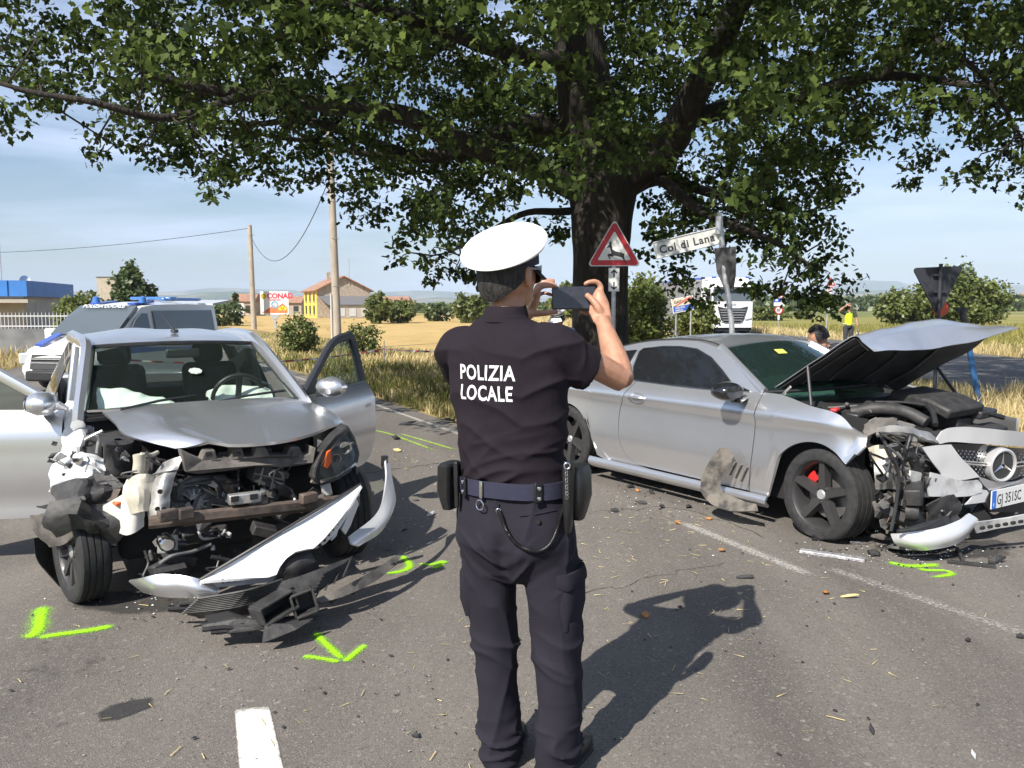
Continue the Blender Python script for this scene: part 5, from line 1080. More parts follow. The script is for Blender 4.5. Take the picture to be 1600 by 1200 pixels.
# folded inner wing rail on the right side
rag('inner_wing_rail', [[X(258, 725, 1.0), X(272, 718, 1.08), X(292, 712, 1.12)], [X(236, 758, 1.08), X(256, 748, 1.15), X(274, 740, 1.14)], [X(232, 790, 1.12), X(250, 785, 1.18), X(264, 782, 1.16)], [X(236, 806, 1.14), X(250, 804, 1.2), X(266, 800, 1.18)]], m_alu, .012, 8, 60, .012)
for u, v in ((250, 768), (246, 795), (256, 795)): MB().lathe([(0, .012), (.012, .012), (.014, 0)], 8, Matrix.Translation(X(u, v, 1.215)) @ Matrix.Rotation(math.pi/2, 4, 'Y')).build('bolt', m_dark, hat)
MB().lathe([(.075, 0), (.08, .02), (.078, .16), (.085, .17), (.085, .19), (.02, .20)], 20, Matrix.Translation(X(186, 738, .66)) @ Euler((0, .15, 0)).to_matrix().to_4x4()).build('washer_tank', m_engine, hat)
MB().box(X(178, 695, .42), (.20, .26, .12), rot=(.1, .1, .3)).build('fuse_box', m_engine, hat, bevel=.02)
MB().box(X(150, 690, .30), (.1, .1, .10), rot=(.3, .1, .3)).build('relay_cover', m_hose, hat, bevel=.02)
MB().tube(curve([X(216, 738, 1.02), X(218, 722, 1.02), X(217, 710, 1.02)], 3), .032, 12).build('filler_neck', m_cream_p, hat)
MB().tube(curve([X(220, 710, 1.02), X(236, 711, 1.0), X(246, 707, .95)], 3), .012, 8).build('filler_pipe', m_cream_p, hat)
rag('washer_bottle', [[X(206, 752, 1.02), X(222, 744, 1.08), X(238, 742, 1.06)], [X(198, 775, 1.05), X(218, 770, 1.13), X(236, 768, 1.1)], [X(204, 800, 1.06), X(220, 800, 1.13), X(232, 798, 1.1)]], m_cream_p, .012, 9, 66, .03)
def hose(name, pts, r, m, k=5, n=8): return MB().tube(curve([X(*p) for p in pts], k), r, n).build(name, m, hat)
hose('radiator_hose', [(276, 806, 1.05), (273, 785, 1.05), (280, 765, 1.06), (300, 752, 1.06), (325, 750, 1.05), (350, 748, 1.0)], .026, m_hose)
hose('coolant_hose', [(300, 800, 1.03), (310, 775, 1.03), (322, 768, 1.0), (330, 790, 1.0)], .014, m_hose)
hose('wiring_loom', [(330, 745, 1.1), (345, 760, 1.08), (342, 778, 1.08)], .010, m_trim)
hose('wiring_loom', [(420, 800, 1.02), (440, 790, 1.1), (470, 798, 1.05), (490, 790, 1.02)], .009, m_trim)
hose('wiring_loom', [(238, 742, 1.1), (270, 736, 1.15), (300, 733, 1.1)], .005, m_trim)
hose('wiring_loom', [(226, 860, 1.2), (232, 880, 1.22), (224, 900, 1.25), (230, 905, 1.25)], .008, m_trim)
hose('coolant_hose', [(250, 880, 1.3), (270, 868, 1.32), (300, 862, 1.3), (330, 850, 1.3)], .010, m_hose)
hose('brake_pipe', [(310, 830, 1.2), (318, 842, 1.22), (345, 836, 1.2), (352, 828, 1.18)], .008, m_alu)
hose('wiring_loom', [(330, 870, 1.3), (380, 878, 1.3), (420, 868, 1.28), (470, 858, 1.2)], .012, m_trim)
hose('dipstick_tube', [(372, 735, .95), (373, 760, 1.0), (372, 785, 1.0)], .006, m_chrome)
al = MB(); Ma = Matrix.Translation(X(300, 782, .98)) @ Matrix.Rotation(math.pi/2, 4, 'Y')
al.lathe([(.02, .06), (.05, .06), (.055, .05), (.082, .03), (.085, -.05), (.06, -.08)], 20, Ma)
for k in range(12): al.bar(Ma @ V3((.04*math.cos(k*.52), .04*math.sin(k*.52), .062)), Ma @ V3((.078*math.cos(k*.52), .078*math.sin(k*.52), .045)), .010, .012)
al.build('alternator', m_alu, hat)
MB().lathe([(.02, .03), (.055, .03), (.06, .02), (.052, .0), (.06, -.02)], 20, Matrix.Translation(X(335, 790, 1.0)) @ Matrix.Rotation(math.pi/2, 4, 'Y')).build('pulley', m_hose, hat)
air = plate('air_filter_box', [X(402, 722, 1.14), X(430, 732, 1.16), X(447, 740, 1.16), (X(446, 758, 1.16)), X(436, 766, 1.16), X(412, 760, 1.15), X(392, 752, 1.14)], .14, m_engine, hat, bevel=.01)
for a_, b_ in (((398, 740), (444, 750)), ((412, 728), (405, 758)), ((430, 734), (424, 764))): MB().bar(X(*a_, 1.166), X(*b_, 1.172), .008, .012, up=(1, 0, 0)).build('rib', m_engine, air, False)
plate('battery_tray', [X(384, 775, 1.10), X(408, 770, 1.12), X(432, 772, 1.12), X(440, 764, 1.12), X(436, 780, 1.12), X(424, 788, 1.12), (X(390, 790, 1.1))], .16, m_engine, hat, bevel=.01)
MB().box(X(480, 750, .78), (.08, .36, .26)).build('battery', m_dark, hat, bevel=.02)
for k, (u, v, x, s3, mm) in enumerate(((345, 772, 1.0, (.06, .05, .03), m_alu), (318, 762, 1.02, (.05, .04, .05), m_engine), (360, 782, .98, (.06, .08, .05), m_engine), (268, 770, 1.08, (.04, .05, .07), m_engine), (440, 800, 1.05, (.08, .1, .04), m_dusty), (495, 775, 1.1, (.07, .10, .06), m_dusty), (510, 765, 1.12, (.05, .06, .08), m_alu), (300, 835, 1.1, (.1, .16, .06), m_engine), (262, 850, 1.2, (.08, .08, .10), m_alu), (340, 830, 1.1, (.08, .1, .05), m_engine), (420, 830, 1.1, (.10, .2, .06), m_engine), (280, 870, 1.25, (.1, .16, .05), m_engine), (252, 890, 1.28, (.08, .10, .08), m_engine), (355, 755, .9, (.1, .12, .1), m_engine), (240, 730, .75, (.12, .10, .10), m_engine), (330, 728, .9, (.1, .3, .06), m_dark))):
    MB().box(X(u, v, x), s3, rot=(rnd.uniform(-.4, .4), rnd.uniform(-.3, .3), rnd.uniform(-.5, .5))).build(('bracket', 'sensor_box', 'pump_housing', 'mount')[k % 4], mm, hat, bevel=.008)
MB().lathe([(0, .05), (.03, .05), (.042, .03), (.042, -.06)], 16, Matrix.Translation(X(260, 848, 1.28)) @ Matrix.Rotation(math.pi/2, 4, 'Y')).build('fog_lamp', m_chrome, hat)
for k in range(7):
    MB().box(X(244+k*7, 905-k*1.5, 1.34), (.05, .022, .10), rot=(0, .3, .1)).build('duct_fin', m_engine, hat, False)
# torn ends, cut cables and splinters
for (u0, u1, v0, v1, x0, x1, n1, n2) in ((80, 230, 690, 810, .5, 1.05, 16, 18), (250, 500, 740, 800, 1.0, 1.12, 16, 12), (235, 520, 815, 895, 1.1, 1.3, 12, 14)):
    for k in range(n1):
        u, v = rnd.uniform(u0, u1), rnd.uniform(v0, v1); x = lerp(x0, x1, (u-u0)/(u1-u0)) + .03
        hose('cut_cable', [(u + rnd.gauss(0, 14), v + rnd.gauss(0, 11), x + rnd.uniform(-.03, .05)) for _ in range(4)], rnd.choice((.004, .005, .008)), rnd.choice((m_trim, m_hose, m_trim, m_alu)), 4, 6)
    for k in range(n2):
        u, v = rnd.uniform(u0, u1), rnd.uniform(v0, v1); x = lerp(x0, x1, (u-u0)/(u1-u0)) + .03; r_ = rnd.uniform(5, 14)
        plate('torn_fragment', [X(u + r_*math.cos(q*1.26+k)*rnd.uniform(.5, 1.3), v + r_*math.sin(q*1.26+k)*rnd.uniform(.4, 1.1), x + rnd.uniform(-.03, .03)) for q in range(5)], rnd.choice((.006, .012, .03)), rnd.choice((m_engine, m_dusty, m_trim, m_scuff, m_hose)), hat)
# left headlamp hanging out of place
hl_ = [X(544, 664, .96), X(556, 684, .98), X(563, 708, 1.0), X(560, 722, 1.03), X(545, 740, 1.09), X(522, 754, 1.16), X(499, 758, 1.2), X(489, 748, 1.21), X(492, 730, 1.2), X(504, 706, 1.17), X(524, 682, 1.08)]
hc = sum(hl_, V3())/len(hl_)
hlp = plate('headlamp', hl_, .13, m_engine, hat, bevel=.015)
inner = [p.lerp(hc, .16)+V3((.004, 0, 0)) for p in hl_]
plate('silver_bowl', [p.lerp(hc, .12)+V3((.004, 0, 0)) for p in inner], .01, mat('lamp_bowl', (.16, .165, .17), .3, metal=.6, var=.4, vs=20), hlp)
plate('lens', [p+V3((.045, 0, .002)) for p in inner], .012, m_clear, hlp, bevel=.006)
for (u, v, x, r_) in ((538, 700, 1.06, .034), (524, 716, 1.12, .026)):
    pr_ = MB(); pr_.lathe([(0, .0), (r_*.6, .006), (r_*.9, .018), (r_, .03), (r_*1.12, .03), (r_*1.15, .02)], 20, Matrix.Translation(X(u, v, x)+V3((-.005, 0, 0))) @ Matrix.Rotation(math.pi/2, 4, 'Y')); pr_.build('projector', m_alu, hlp)
plate('indicator', [X(511, 706, 1.175), X(518, 702, 1.17), X(520, 722, 1.175), X(513, 733, 1.185), X(507, 730, 1.185)], .02, m_amber, hlp, bevel=.005)
plate('chrome_strip', [X(500, 750, 1.222), X(530, 741, 1.17), X(556, 722, 1.07), X(557, 726, 1.07), X(530, 747, 1.17), X(501, 755, 1.222)], .01, m_chrome, hlp)
# front wheels
car_wheel(hat, (.74, -.79, .285), LC.loc(LC.o+V3((-.72, -.69, 0))), .287, .16, .20, 10, m_rimb, sag=.01, caliper=None)
car_wheel(hat, (.72, .74, .30), (0, 1, 0), .30, .20, .205, 10, m_rimb)
rag('left_arch_liner', [[X(556, 728, .85), X(572, 745, .82), X(580, 765, .80)], [X(556, 760, .9), X(574, 780, .88), X(586, 800, .85)], [X(560, 800, .95), X(576, 815, .92), X(584, 830, .9)]], m_trim, .01, 5, 77)
# doors: built shut, then swung on the hinge
def car_door(side, ang, label):
    hx, hy = -.10, side*.80; t = bpy.data.objects.new('door', None); C.objects.link(t); t.parent = hat; t.location = (hx, hy, 0); t.rotation_euler = (0, 0, -ang*side); t['label'] = label
    G = []
    for i in range(17):
        x = -1.04*i/16; row = []
        for j in range(13):
            z = lerp(.30 + (.10*max(0, (-x-.80)/.24)**2), .965 + .02*(-x), j/12); w_ = .035*math.sin(math.pi*min(1, max(0, (z-.24)/.8))) + .012*math.exp(-((z-.82)/.03)**2) - .05*max(0, (z-.86)/.11)**2 - .02*math.exp(-((z-.42)/.07)**2)
            row.append(V3((x, side*w_, z)))
        G.append(row)
    recalc(MB().slab(G, .03*side).build('door_skin', m_silver, t, ang=60))
    MB().box((-.52, -side*.05, .62), (.96, .06, .60)).build('door_lining', m_trim, t, bevel=.03)
    arc = curve([(-.0, -side*.05, .965), (-.28, -side*.085, 1.14), (-.62, -side*.125, 1.335), (-.88, -side*.135, 1.385), (-1.0, -side*.13, 1.36), (-1.05, -side*.06, .985)], 7)
    MB().tube(arc, .030, 8, flat=1.3).build('window_frame', m_silver if side < 0 else m_dgrey, t)
    pts = [p.lerp(V3((-.6, -side*.09, 1.12)), .03) for p in arc]; k = len(pts)
    MB().add(pts + [p - V3((0, side*.006, 0)) for p in pts], [tuple(range(k)), tuple(reversed(range(k, 2*k)))]).build('door_glass', m_glass2, t, False)
    MB().box((-.52, -side*.03, .972), (1.04, .035, .03)).build('window_seal', m_trim, t, bevel=.008)
    plate('quarter_trim', [V3((-.02, -side*.03, .98)), V3((-.24, -side*.045, .985)), V3((-.26, -side*.075, 1.12))], .012*side, m_trim, t, dirv=(0, 1, 0))
    MB().tube(curve([(-.80, side*.03, .80), (-.84, side*.062, .802), (-.94, side*.062, .806), (-.98, side*.03, .808)], 4), .014, 8).build('handle', m_silver, t)
    mr = MB().lathe([(.0, .0), (.075, .005), (.098, .05), (.09, .11), (.06, .14), (0, .15)], 20, Matrix.Translation((-.14, side*.155, 1.045)) @ Euler((0, math.pi/2, 0)).to_matrix().to_4x4() @ Matrix.Diagonal((.78, 1.22, 1, 1))).build('door_mirror', m_silver, t)
    MB().lathe([(0, .0), (.066, .0), (.07, -.004), (0, -.005)], 20, Matrix.Translation((-.145, side*.155, 1.045)) @ Euler((0, math.pi/2, 0)).to_matrix().to_4x4() @ Matrix.Diagonal((.78, 1.22, 1, 1))).build('mirror_glass', m_chrome, mr)
    MB().bar((-.10, side*.02, .985), (-.10, side*.11, 1.0), .07, .045).build('mirror_arm', m_trim, t, bevel=.01)
    return t
car_door(-1, R(70), 'right front door swung wide open, blank sunlit panel')
car_door(1, R(47), 'left front door standing open with dark window frame')
# ---- the torn-off front bumper, still hanging in front of the car: its own thing
bmp = thing('torn_bumper', 'torn front bumper lying crooked before the wrecked grey hatchback', 'bumper', (LP_[0], LP_[1], 0), LP_[2])
def bplate(name, pts, th, m, **k): return plate(name, [X(*p) for p in pts], th, m, bmp, **k)
def brag(name, ctrl, m, amp, sc, seed, th=.006, nu=6, nv=6): return recalc(MB().slab(crumple([[X(*p) for p in r] for r in ctrl], nu, nv, amp, sc, seed, False), th).build(name, m, bmp, ang=40))
brag('corner_panel', [[(203, 906, 1.20), (226, 902, 1.34), (258, 898, 1.42), (300, 903, 1.50), (342, 918, 1.55)], [(214, 915, 1.22), (240, 916, 1.40), (275, 914, 1.48), (310, 918, 1.54), (340, 925, 1.56)], [(226, 924, 1.22), (255, 930, 1.40), (285, 932, 1.48), (315, 930, 1.54), (338, 930, 1.56)]], m_silver, .004, 4, 3, .012)
G = []
for i in range(13):
    t = i/12; a = V3((*((320 + t*246), 905 - t*148), 0)); u0, v0 = 312+t*252, 907-t*150
    lo = [(318, 908), (372, 904), (420, 902), (432, 898), (437, 886), (447, 872), (462, 862), (480, 858), (490, 857), (506, 842), (526, 818), (546, 792), (563, 760)][i]
    G.append([X(lerp(u0, lo[0], s_), lerp(v0, lo[1], s_), 1.52+.10*math.sin(math.pi*t)+.11*s_) for s_ in (0, .2, .4, .6, .8, 1)])
recalc(MB().slab(G, .012).build('front_skin', mat('white_silver_paint', (.74, .745, .75), .35, metal=.15, coat=.7), bmp, ang=50))
MB().tube([X(312+t*252/12, 906-t*150/12, 1.535+.10*math.sin(math.pi*t/12)) for t in range(13)], .008, 6).build('edge_trim', m_trim, bmp)
bplate('tooth_strip', [(330, 910, 1.60), (380, 906, 1.63), (432, 899, 1.64), (425, 909, 1.64), (380, 914, 1.63), (340, 918, 1.6)], .03, m_wsilver)
for k in range(9): MB().box(X(348+k*9, 908-k*1.1, 1.635), (.02, .010, .018)).build('tooth', m_trim, bmp, False)
bplate('side_strip', [(493, 858, 1.64), (530, 808, 1.62), (552, 780, 1.6), (556, 786, 1.6), (530, 826, 1.62), (508, 850, 1.63)], .03, m_wsilver)
for k in range(7): MB().box(X(500+k*6.5, 852-k*8.6, 1.645), (.02, .012, .016)).build('tooth', m_trim, bmp, False)
brag('wing_panel', [[(602, 716, .98), (604, 752, 1.15), (590, 800, 1.35), (545, 838, 1.55)], [(610, 730, .98), (615, 772, 1.18), (600, 815, 1.40), (550, 850, 1.58)], [(609, 745, .96), (619, 782, 1.18), (598, 828, 1.38), (562, 853, 1.56)]], m_wsilver, .003, 4, 13, .012)
bplate('torn_end_clip', [(598, 714, .99), (606, 714, .99), (607, 730, 1.0), (602, 738, 1.02), (597, 730, 1.0)], .03, m_trim, jit=.006)
for pts in ([(556, 776, 1.6), (561, 788, 1.6), (548, 822, 1.6), (540, 836, 1.6), (534, 828, 1.6), (546, 800, 1.6)], [(524, 800, 1.58), (534, 812, 1.6), (526, 838, 1.6), (518, 846, 1.6)]): bplate('grille_frame', pts, .04, m_wsilver, bevel=.004)
# lower black valance with slats, logo recess
brag('emblem_recess', [[(440, 880, 1.66), (462, 866, 1.66), (482, 862, 1.66)], [(446, 888, 1.69), (468, 880, 1.70), (490, 874, 1.68)], [(432, 900, 1.66), (466, 900, 1.68), (500, 888, 1.66)]], m_engine, .003, 5, 23, .02)
brag('lower_valance', [[(262, 950, 1.45), (330, 935, 1.62), (400, 920, 1.70), (470, 902, 1.72), (545, 872, 1.66)], [(300, 955, 1.5), (350, 950, 1.66), (410, 938, 1.75), (480, 915, 1.76), (552, 884, 1.68)], [(312, 962, 1.5), (365, 958, 1.66), (420, 950, 1.76), (490, 925, 1.78), (560, 892, 1.68)]], m_engine, .006, 5, 29, .02)
for k in range(9):
    MB().tube(curve([X(285+k*3, 958-k*2.8, 1.60+.012*k), X(360+k*3, 950-k*3.4, 1.76+.008*k), X(425+k*2, 934-k*3.6, 1.80)], 4), .0065, 5).build('slat', m_engine, bmp)
for k in range(7):
    MB().tube([X(486+k*3, 930-k*5.5, 1.80), X(525+k*2, 905-k*4.2, 1.76), X(556-k, 880-k*1.6, 1.70)], .006, 5).build('slat', m_engine, bmp)
for k in range(4): MB().tube([X(494+k*14, 932-k*10, 1.80), X(512+k*12, 895-k*7, 1.74)], .005, 5).build('mesh_bar', m_engine, bmp)
brag('splitter_strip', [[(490, 938, 1.78), (540, 915, 1.76), (590, 888, 1.62), (636, 856, 1.40)], [(500, 944, 1.80), (548, 928, 1.78), (600, 898, 1.64), (640, 854, 1.40)]], m_dusty, .006, 6, 37, .02)
for k, (u, v) in enumerate(((520, 930), (552, 917), (585, 897), (610, 878))): MB().box(X(u, v+5, 1.76-.06*k), (.03, .05, .03), rot=(.3, .2, .5)).build('clip', m_engine, bmp, bevel=.005)
for (u, v, w_, h_, yw) in ((428, 948, .19, .085, .25), (474, 940, .11, .11, -.2)):
    bz = MB()
    Mz = Matrix.Translation(X(u, v, 1.88)) @ Euler((.25, -.15, yw)).to_matrix().to_4x4()
    for c_, d_ in (((0, 0, h_/2), (.12, w_, .014)), ((0, 0, -h_/2), (.14, w_, .016)), ((0, w_/2, 0), (.12, .014, h_)), ((0, -w_/2, 0), (.12, .014, h_)), ((-.05, 0, 0), (.012, w_, h_))): bz.box(c_, d_)
    bz.shift(Mz); bz.build('fog_lamp_bezel', m_engine, bmp, False, bevel=.005)
bplate('air_guide', [(316, 978, 1.80), (372, 968, 1.86), (420, 968, 1.92), (480, 962, 1.92), (512, 950, 1.86), (500, 966, 1.92), (455, 980, 1.98), (400, 984, 1.96), (340, 992, 1.86)], .03, m_engine, jit=.008, bevel=.004)
bplate('air_guide', [(320, 965, 1.72), (360, 958, 1.80), (392, 966, 1.86), (380, 974, 1.88), (330, 976, 1.8)], .02, m_dark, jit=.006)
bplate('broken_fin', [(414, 976, 1.96), (452, 974, 2.0), (490, 968, 1.98), (462, 984, 2.03), (432, 996, 2.03), (411, 1003, 2.02)], .012, m_engine, jit=.005)
for pts in ([(316, 984), (350, 980), (384, 984)], [(330, 988), (352, 986), (368, 988)], [(262, 952), (300, 950), (318, 955)], [(280, 944), (330, 940)]):
    MB().tube([X(u, v, 1.86 if u > 310 and v > 970 else 1.55) for u, v in pts], .012, 6).build('strut', m_engine, bmp)
# ================================================================ the silver coupe on the right, front corner torn off
MP_ = (2.85, 6.10, -.975); MC = Frame(*MP_)
cou = thing('crashed_coupe', 'silver two door coupe with raised buckled bonnet and torn front corner', 'car', (MP_[0], MP_[1], 0), MP_[2])
def Q(u, v, ax, val): return MC.hit(u, v, ax, val)
def hwid(x): return smooth_interp(x, [(-3.9, .66), (-3.72, .78), (-3.3, .865), (-2.8, .905), (-1.9, .897), (-.5, .897), (0, .905), (.4, .88), (.7, .74)])
DPR = [(.10, .10), (.14, .055), (.20, .040), (.30, .022), (.42, .006), (.52, .010), (.66, .020), (.78, .022), (.835, .002), (.865, .012), (.93, .050), (.98, .090), (1.02, .115)]
def sy(x, z): return hwid(x) - smooth_interp(z, DPR)
belt = lambda x: smooth_interp(x, [(-3.8, .955), (-3.0, 1.0), (-2.4, .985), (-1.9, .975), (-1.1, .968), (-.6, .99), (-.35, .995), (-.06, .945), (.19, .905), (.37, .80)])
def arch(x, cx, r, cz=.32): return cz + math.sqrt(max(0, r*r-(x-cx)**2)) if abs(x-cx) < r else 0
def low(x):
    z = .205 + .02*max(0, min(1, (x+1.6)/1.4))
    return max(z, arch(x, 0.02, .375), arch(x, -2.80, .372))
def cpanel(name, side, xl, xr, nx, nz, zlo=None, zhi=None, m=m_silver, parent=cou, th=.02, extra=None):
    zlo = zlo or low; zhi = zhi or belt; G = []
    for i in range(nx+1):
        s_ = i/nx; row = []
        for j in range(nz+1):
            t = j/nz; z = lerp(.3, .9, t)
            for _ in range(5):
                x = lerp(xl(z), xr(z), s_); z = lerp(zlo(x), zhi(x), t)
            p = Vector((x, side*sy(x, z), z))
            if extra: p = extra(p, s_, t)
            row.append(p)
        G.append(row)
    return recalc(MB().slab(G, th*side).build(name, m, parent, ang=45))
dcut = lambda z: smooth_interp(z, [(.20, -1.60), (.23, -1.80), (.28, -1.915), (.36, -1.985), (.5, -2.03), (.70, -2.03), (.86, -1.96), (.99, -1.87)])
fcut = lambda z: smooth_interp(z, [(.2, -.56), (.45, -.525), (.7, -.51), (1.0, -.50)])
gap = .004
for s_ in (-1, 1):
    cpanel('rear_quarter', s_, lambda z: -3.86 + .25*max(0, z-.75), lambda z: dcut(z)-gap, 46, 20)
    dr = cpanel('door', s_, lambda z: dcut(z)+gap, lambda z: fcut(z)-gap, 30, 24, zlo=lambda x: .235 + .0*x)
    def fend(p, a, t, s_=s_):
        if s_ < 0 and a > .62:          # the torn front tip bends out and down
            k = (a-.62)/.38; p = p + Vector((0, -.02*k + .05*k*t, -.02*k*k)) + Vector((.012*noise3(p, 9), .015*noise3(p, 8, 4), .012*noise3(p, 10, 7)))*k
        return p
    tipx = (lambda z: .385 - .06*max(0, .74-z)/.1) if s_ < 0 else (lambda z: .62)
    cpanel('front_wing', s_, lambda z: fcut(z)+gap, tipx, 44, 14, zlo=(lambda x: max(low(x), .68 - max(0, .32-x)*9 if x > .30 else 0)), extra=fend)
    cpanel('sill', s_, lambda z: -2.42, lambda z: -.36, 24, 5, zlo=lambda x: .12+.012*(x+2.4), zhi=lambda x: .225+.005*(x+2.4), extra=lambda p, a, t, s_=s_: p + Vector((0, s_*(.035 + .03*math.sin(math.pi*t)), 0)))
    # dark inner shell behind the gaps and arches
    MB().add([(-3.75, s_*.74, .2), (.30, s_*.74, .2), (.30, s_*.70, .88), (-3.75, s_*.70, .95)], [(0, 1, 2, 3)]).build('inner_shell', m_dark, cou, False)
    for cx, r in ((.02, .375), (-2.80, .372)):
        if cx < 0 or s_ > 0:
            MB().grid([[Vector((cx+r*math.cos(a), s_*w_, .32+r*math.sin(a))) for w_ in (.55, .86)] for a in [math.pi*k/14 for k in range(15)]]).build('arch_liner', m_dark, cou)
    # handle in its bowl, mirror
    hb = MB().lathe([(0, -.012), (.05, -.010), (.078, .0), (.084, .003)], 22, Matrix.Translation((-1.785, s_*(sy(-1.785, .845)+.001), .842)) @ Matrix.Rotation(-s_*math.pi/2, 4, 'X') @ Matrix.Diagonal((1.15, .52, 1, 1))).build('handle_bowl', m_silver, dr)
    MB().tube(curve([(-1.90, s_*(sy(-1.9, .85)-.002), .842), (-1.86, s_*(sy(-1.86, .85)+.026), .846), (-1.74, s_*(sy(-1.74, .85)+.028), .846), (-1.69, s_*(sy(-1.7, .85)-.002), .842)], 5), .015, 8, flat=.8).build('handle', m_silver, dr)
    mm = MB().lathe([(0, -.10), (.055, -.095), (.082, -.06), (.090, .0), (.080, .06), (.06, .085), (0, .09)], 22, Matrix.Translation((-.66, s_*1.02, 1.005)) @ Matrix.Rotation(s_*.12, 4, 'Z') @ Euler((0, math.pi/2, 0)).to_matrix().to_4x4() @ Matrix.Diagonal((.82, 1.38, 1, 1))).build('door_mirror', m_blackg, cou)
    MB().bar((-.64, s_*.86, .955), (-.62, s_*.98, .935), .09, .045).build('mirror_arm', m_blackg, mm, bevel=.015)
    # greenhouse side: body frame, glass, bright trim
    rail = lambda x: smooth_interp(x, [(-3.25, .995), (-2.95, 1.06), (-2.6, 1.16), (-2.225, 1.27), (-1.84, 1.332), (-1.34, 1.348), (-1.06, 1.295), (-.89, 1.205), (-.72, 1.11), (-.52, 1.0)])
    gy = lambda x, z: sy(x, belt(x)) - .004 - (z-belt(x))*.48
    G = [[Vector((x, s_*gy(x, lerp(belt(x), max(belt(x)+.004, rail(x)), t)), lerp(belt(x), max(belt(x)+.004, rail(x)), t))) for t in (0, .15, .3, .5, .7, .85, 1)] for x in [lerp(-3.24, -.53, i/44) for i in range(45)]]
    recalc(MB().slab(G, .02*s_).build('side_frame', m_silver, cou, ang=60))
    def pane(name, pts):
        P = [Vector((x, s_*(gy(x, z)+.005), z)) for x, z in pts]; k = len(P); c_ = sum(P, Vector())/k
        o = recalc(MB().add(P+[p-Vector((0, s_*.004, 0)) for p in P], [tuple(range(k)), tuple(reversed(range(k, 2*k)))]+[(i, k+i, k+(i+1) % k, (i+1) % k) for i in range(k)]).build(name, m_tintw, cou, False))
        MB().tube([p + Vector((0, s_*.003, 0)) for p in P], .007, 6, closed=True).build('window_trim', m_blackg, o); return o
    if s_ < 0:
        m_tintw = mat('privacy_glass', (.012, .013, .015), .04, spec=.55)
    dw = [(x, belt(x)+.012) for x in (-.78, -.95, -1.2, -1.5, -1.8, -1.93)] + [(-1.985, 1.10), (-1.98, 1.235), (-1.94, 1.262), (-1.7, 1.292), (-1.5, 1.298), (-1.3, 1.285), (-1.12, 1.225), (-.95, 1.125), (-.84, 1.05)]
    pane('door_window', dw); pane('quarter_window', [(-2.02, 1.245), (-2.06, 1.10), (-2.0, .995), (-2.3, 1.0), (-2.62, 1.03), (-2.66, 1.06), (-2.45, 1.15), (-2.2, 1.225)])
    cb = MB(); cb.tube([Vector((x, s_*(gy(x, belt(x)+.004)+.010), belt(x)+.004)) for x in [lerp(-2.9, -.62, i/20) for i in range(21)]], .007, 6); cb.build('belt_trim', m_chrome, cou)
    plate('mirror_triangle', [Vector((-.62, s_*(gy(-.62, 1.0)+.006), .995)), Vector((-.80, s_*(gy(-.8, 1.0)+.006), .985)), Vector((-.84, s_*(gy(-.84, 1.0)+.006), 1.06))], .006*s_, m_blackg, cou, dirv=(0, 1, 0))
# roof, rear glass, boot
ryw = lambda x: sy(x, belt(x)) - .004 - (rail(x)-belt(x))*.48
G = []
for i in range(25):
    x = lerp(-1.10, -2.30, i/24); row = []
    for j in range(17):
        s_ = j/8-1; row.append(Vector((x + .11*(1-s_*s_)*(1-i/24), s_*ryw(x), rail(x) + .052*(1-abs(s_)**2.2))))
    G.append(row)
recalc(MB().slab(G, .02).build('roof', m_silver, cou, ang=60))
for s_ in (-1, 1): MB().tube([Vector((lerp(-1.1, -2.3, i/16), s_*(ryw(lerp(-1.1, -2.3, i/16))-.045), rail(lerp(-1.1, -2.3, i/16))+.012)) for i in range(17)], .008, 6).build('roof_seam', m_trim, cou)
G = [[Vector((x, s_*ryw(x), rail(x)+.05*(1-s_*s_))) for s_ in [j/6-1 for j in range(13)]] for x in [lerp(-2.31, -3.0, i/8) for i in range(9)]]
recalc(MB().slab(G, .006).build('rear_glass', m_tint, cou, ang=60))
G = [[Vector((x, s_*(sy(x, .95)-.03), lerp(1.0, .93, i/6)+.02*(1-s_*s_))) for s_ in [j/6-1 for j in range(13)]] for i, x in enumerate([lerp(-3.02, -3.8, i/6) for i in range(7)])]
recalc(MB().slab(G, .02).build('boot_lid', m_silver, cou, ang=60))
MB().box((-3.84, 0, .60), (.14, 1.42, .66)).build('rear_bumper', m_silver, cou, bevel=.06)
# windscreen
G = []
for i in range(11):
    t = i/10; row = []
    for j in range(15):
        s_ = j/7-1; row.append(Vector((lerp(-.50, -1.10, t) + lerp(.24, .11, t)*(1-s_*s_), s_*lerp(.775, .585, t), lerp(.995, 1.305, t) + .048*(1-s_*s_)*t + .02*(1-s_*s_)*(1-t))))
    G.append(row)
m_green = glassmat('green_screen_glass', (.42, .58, .52), .60, dark=(.020, .036, .033))
cscr = recalc(MB().slab(G, .006).build('windscreen', m_green, cou, ang=60))
plate('yellow_sticker', [G[8][6]+Vector((.006, -.16, .008)), G[8][6]+Vector((.006, -.05, .008)), G[7][6]+Vector((-.015, -.05, .01)), G[7][6]+Vector((-.015, -.16, .01))], .003, mat('yellow_sticker', (.62, .62, .12), .6), cscr, dirv=(.4, 0, .8))
for s_ in (-1, 1):
    MB().tube([r[0 if s_ < 0 else -1] + Vector((0, s_*.012, .004)) for r in G], .030, 8, flat=1.2).build('pillar', m_silver, cou)
MB().tube(G[0], .014, 6).build('screen_seal', m_trim, cscr)
crk = MB()
for k in range(9):
    a = k*.7+.2; c_ = G[2][12]; p = [c_ + (G[2][11]-c_)*(math.cos(a)*q*3) + (G[4][12]-c_)*(math.sin(a)*q*2.2) + Vector((.012, .0, .012)) for q in (.15, .5, .9)]; crk.tube(p, .0022, 4)
crk.build('cracks', mat('cracked_glass', (.7, .78, .75), .3), cscr)
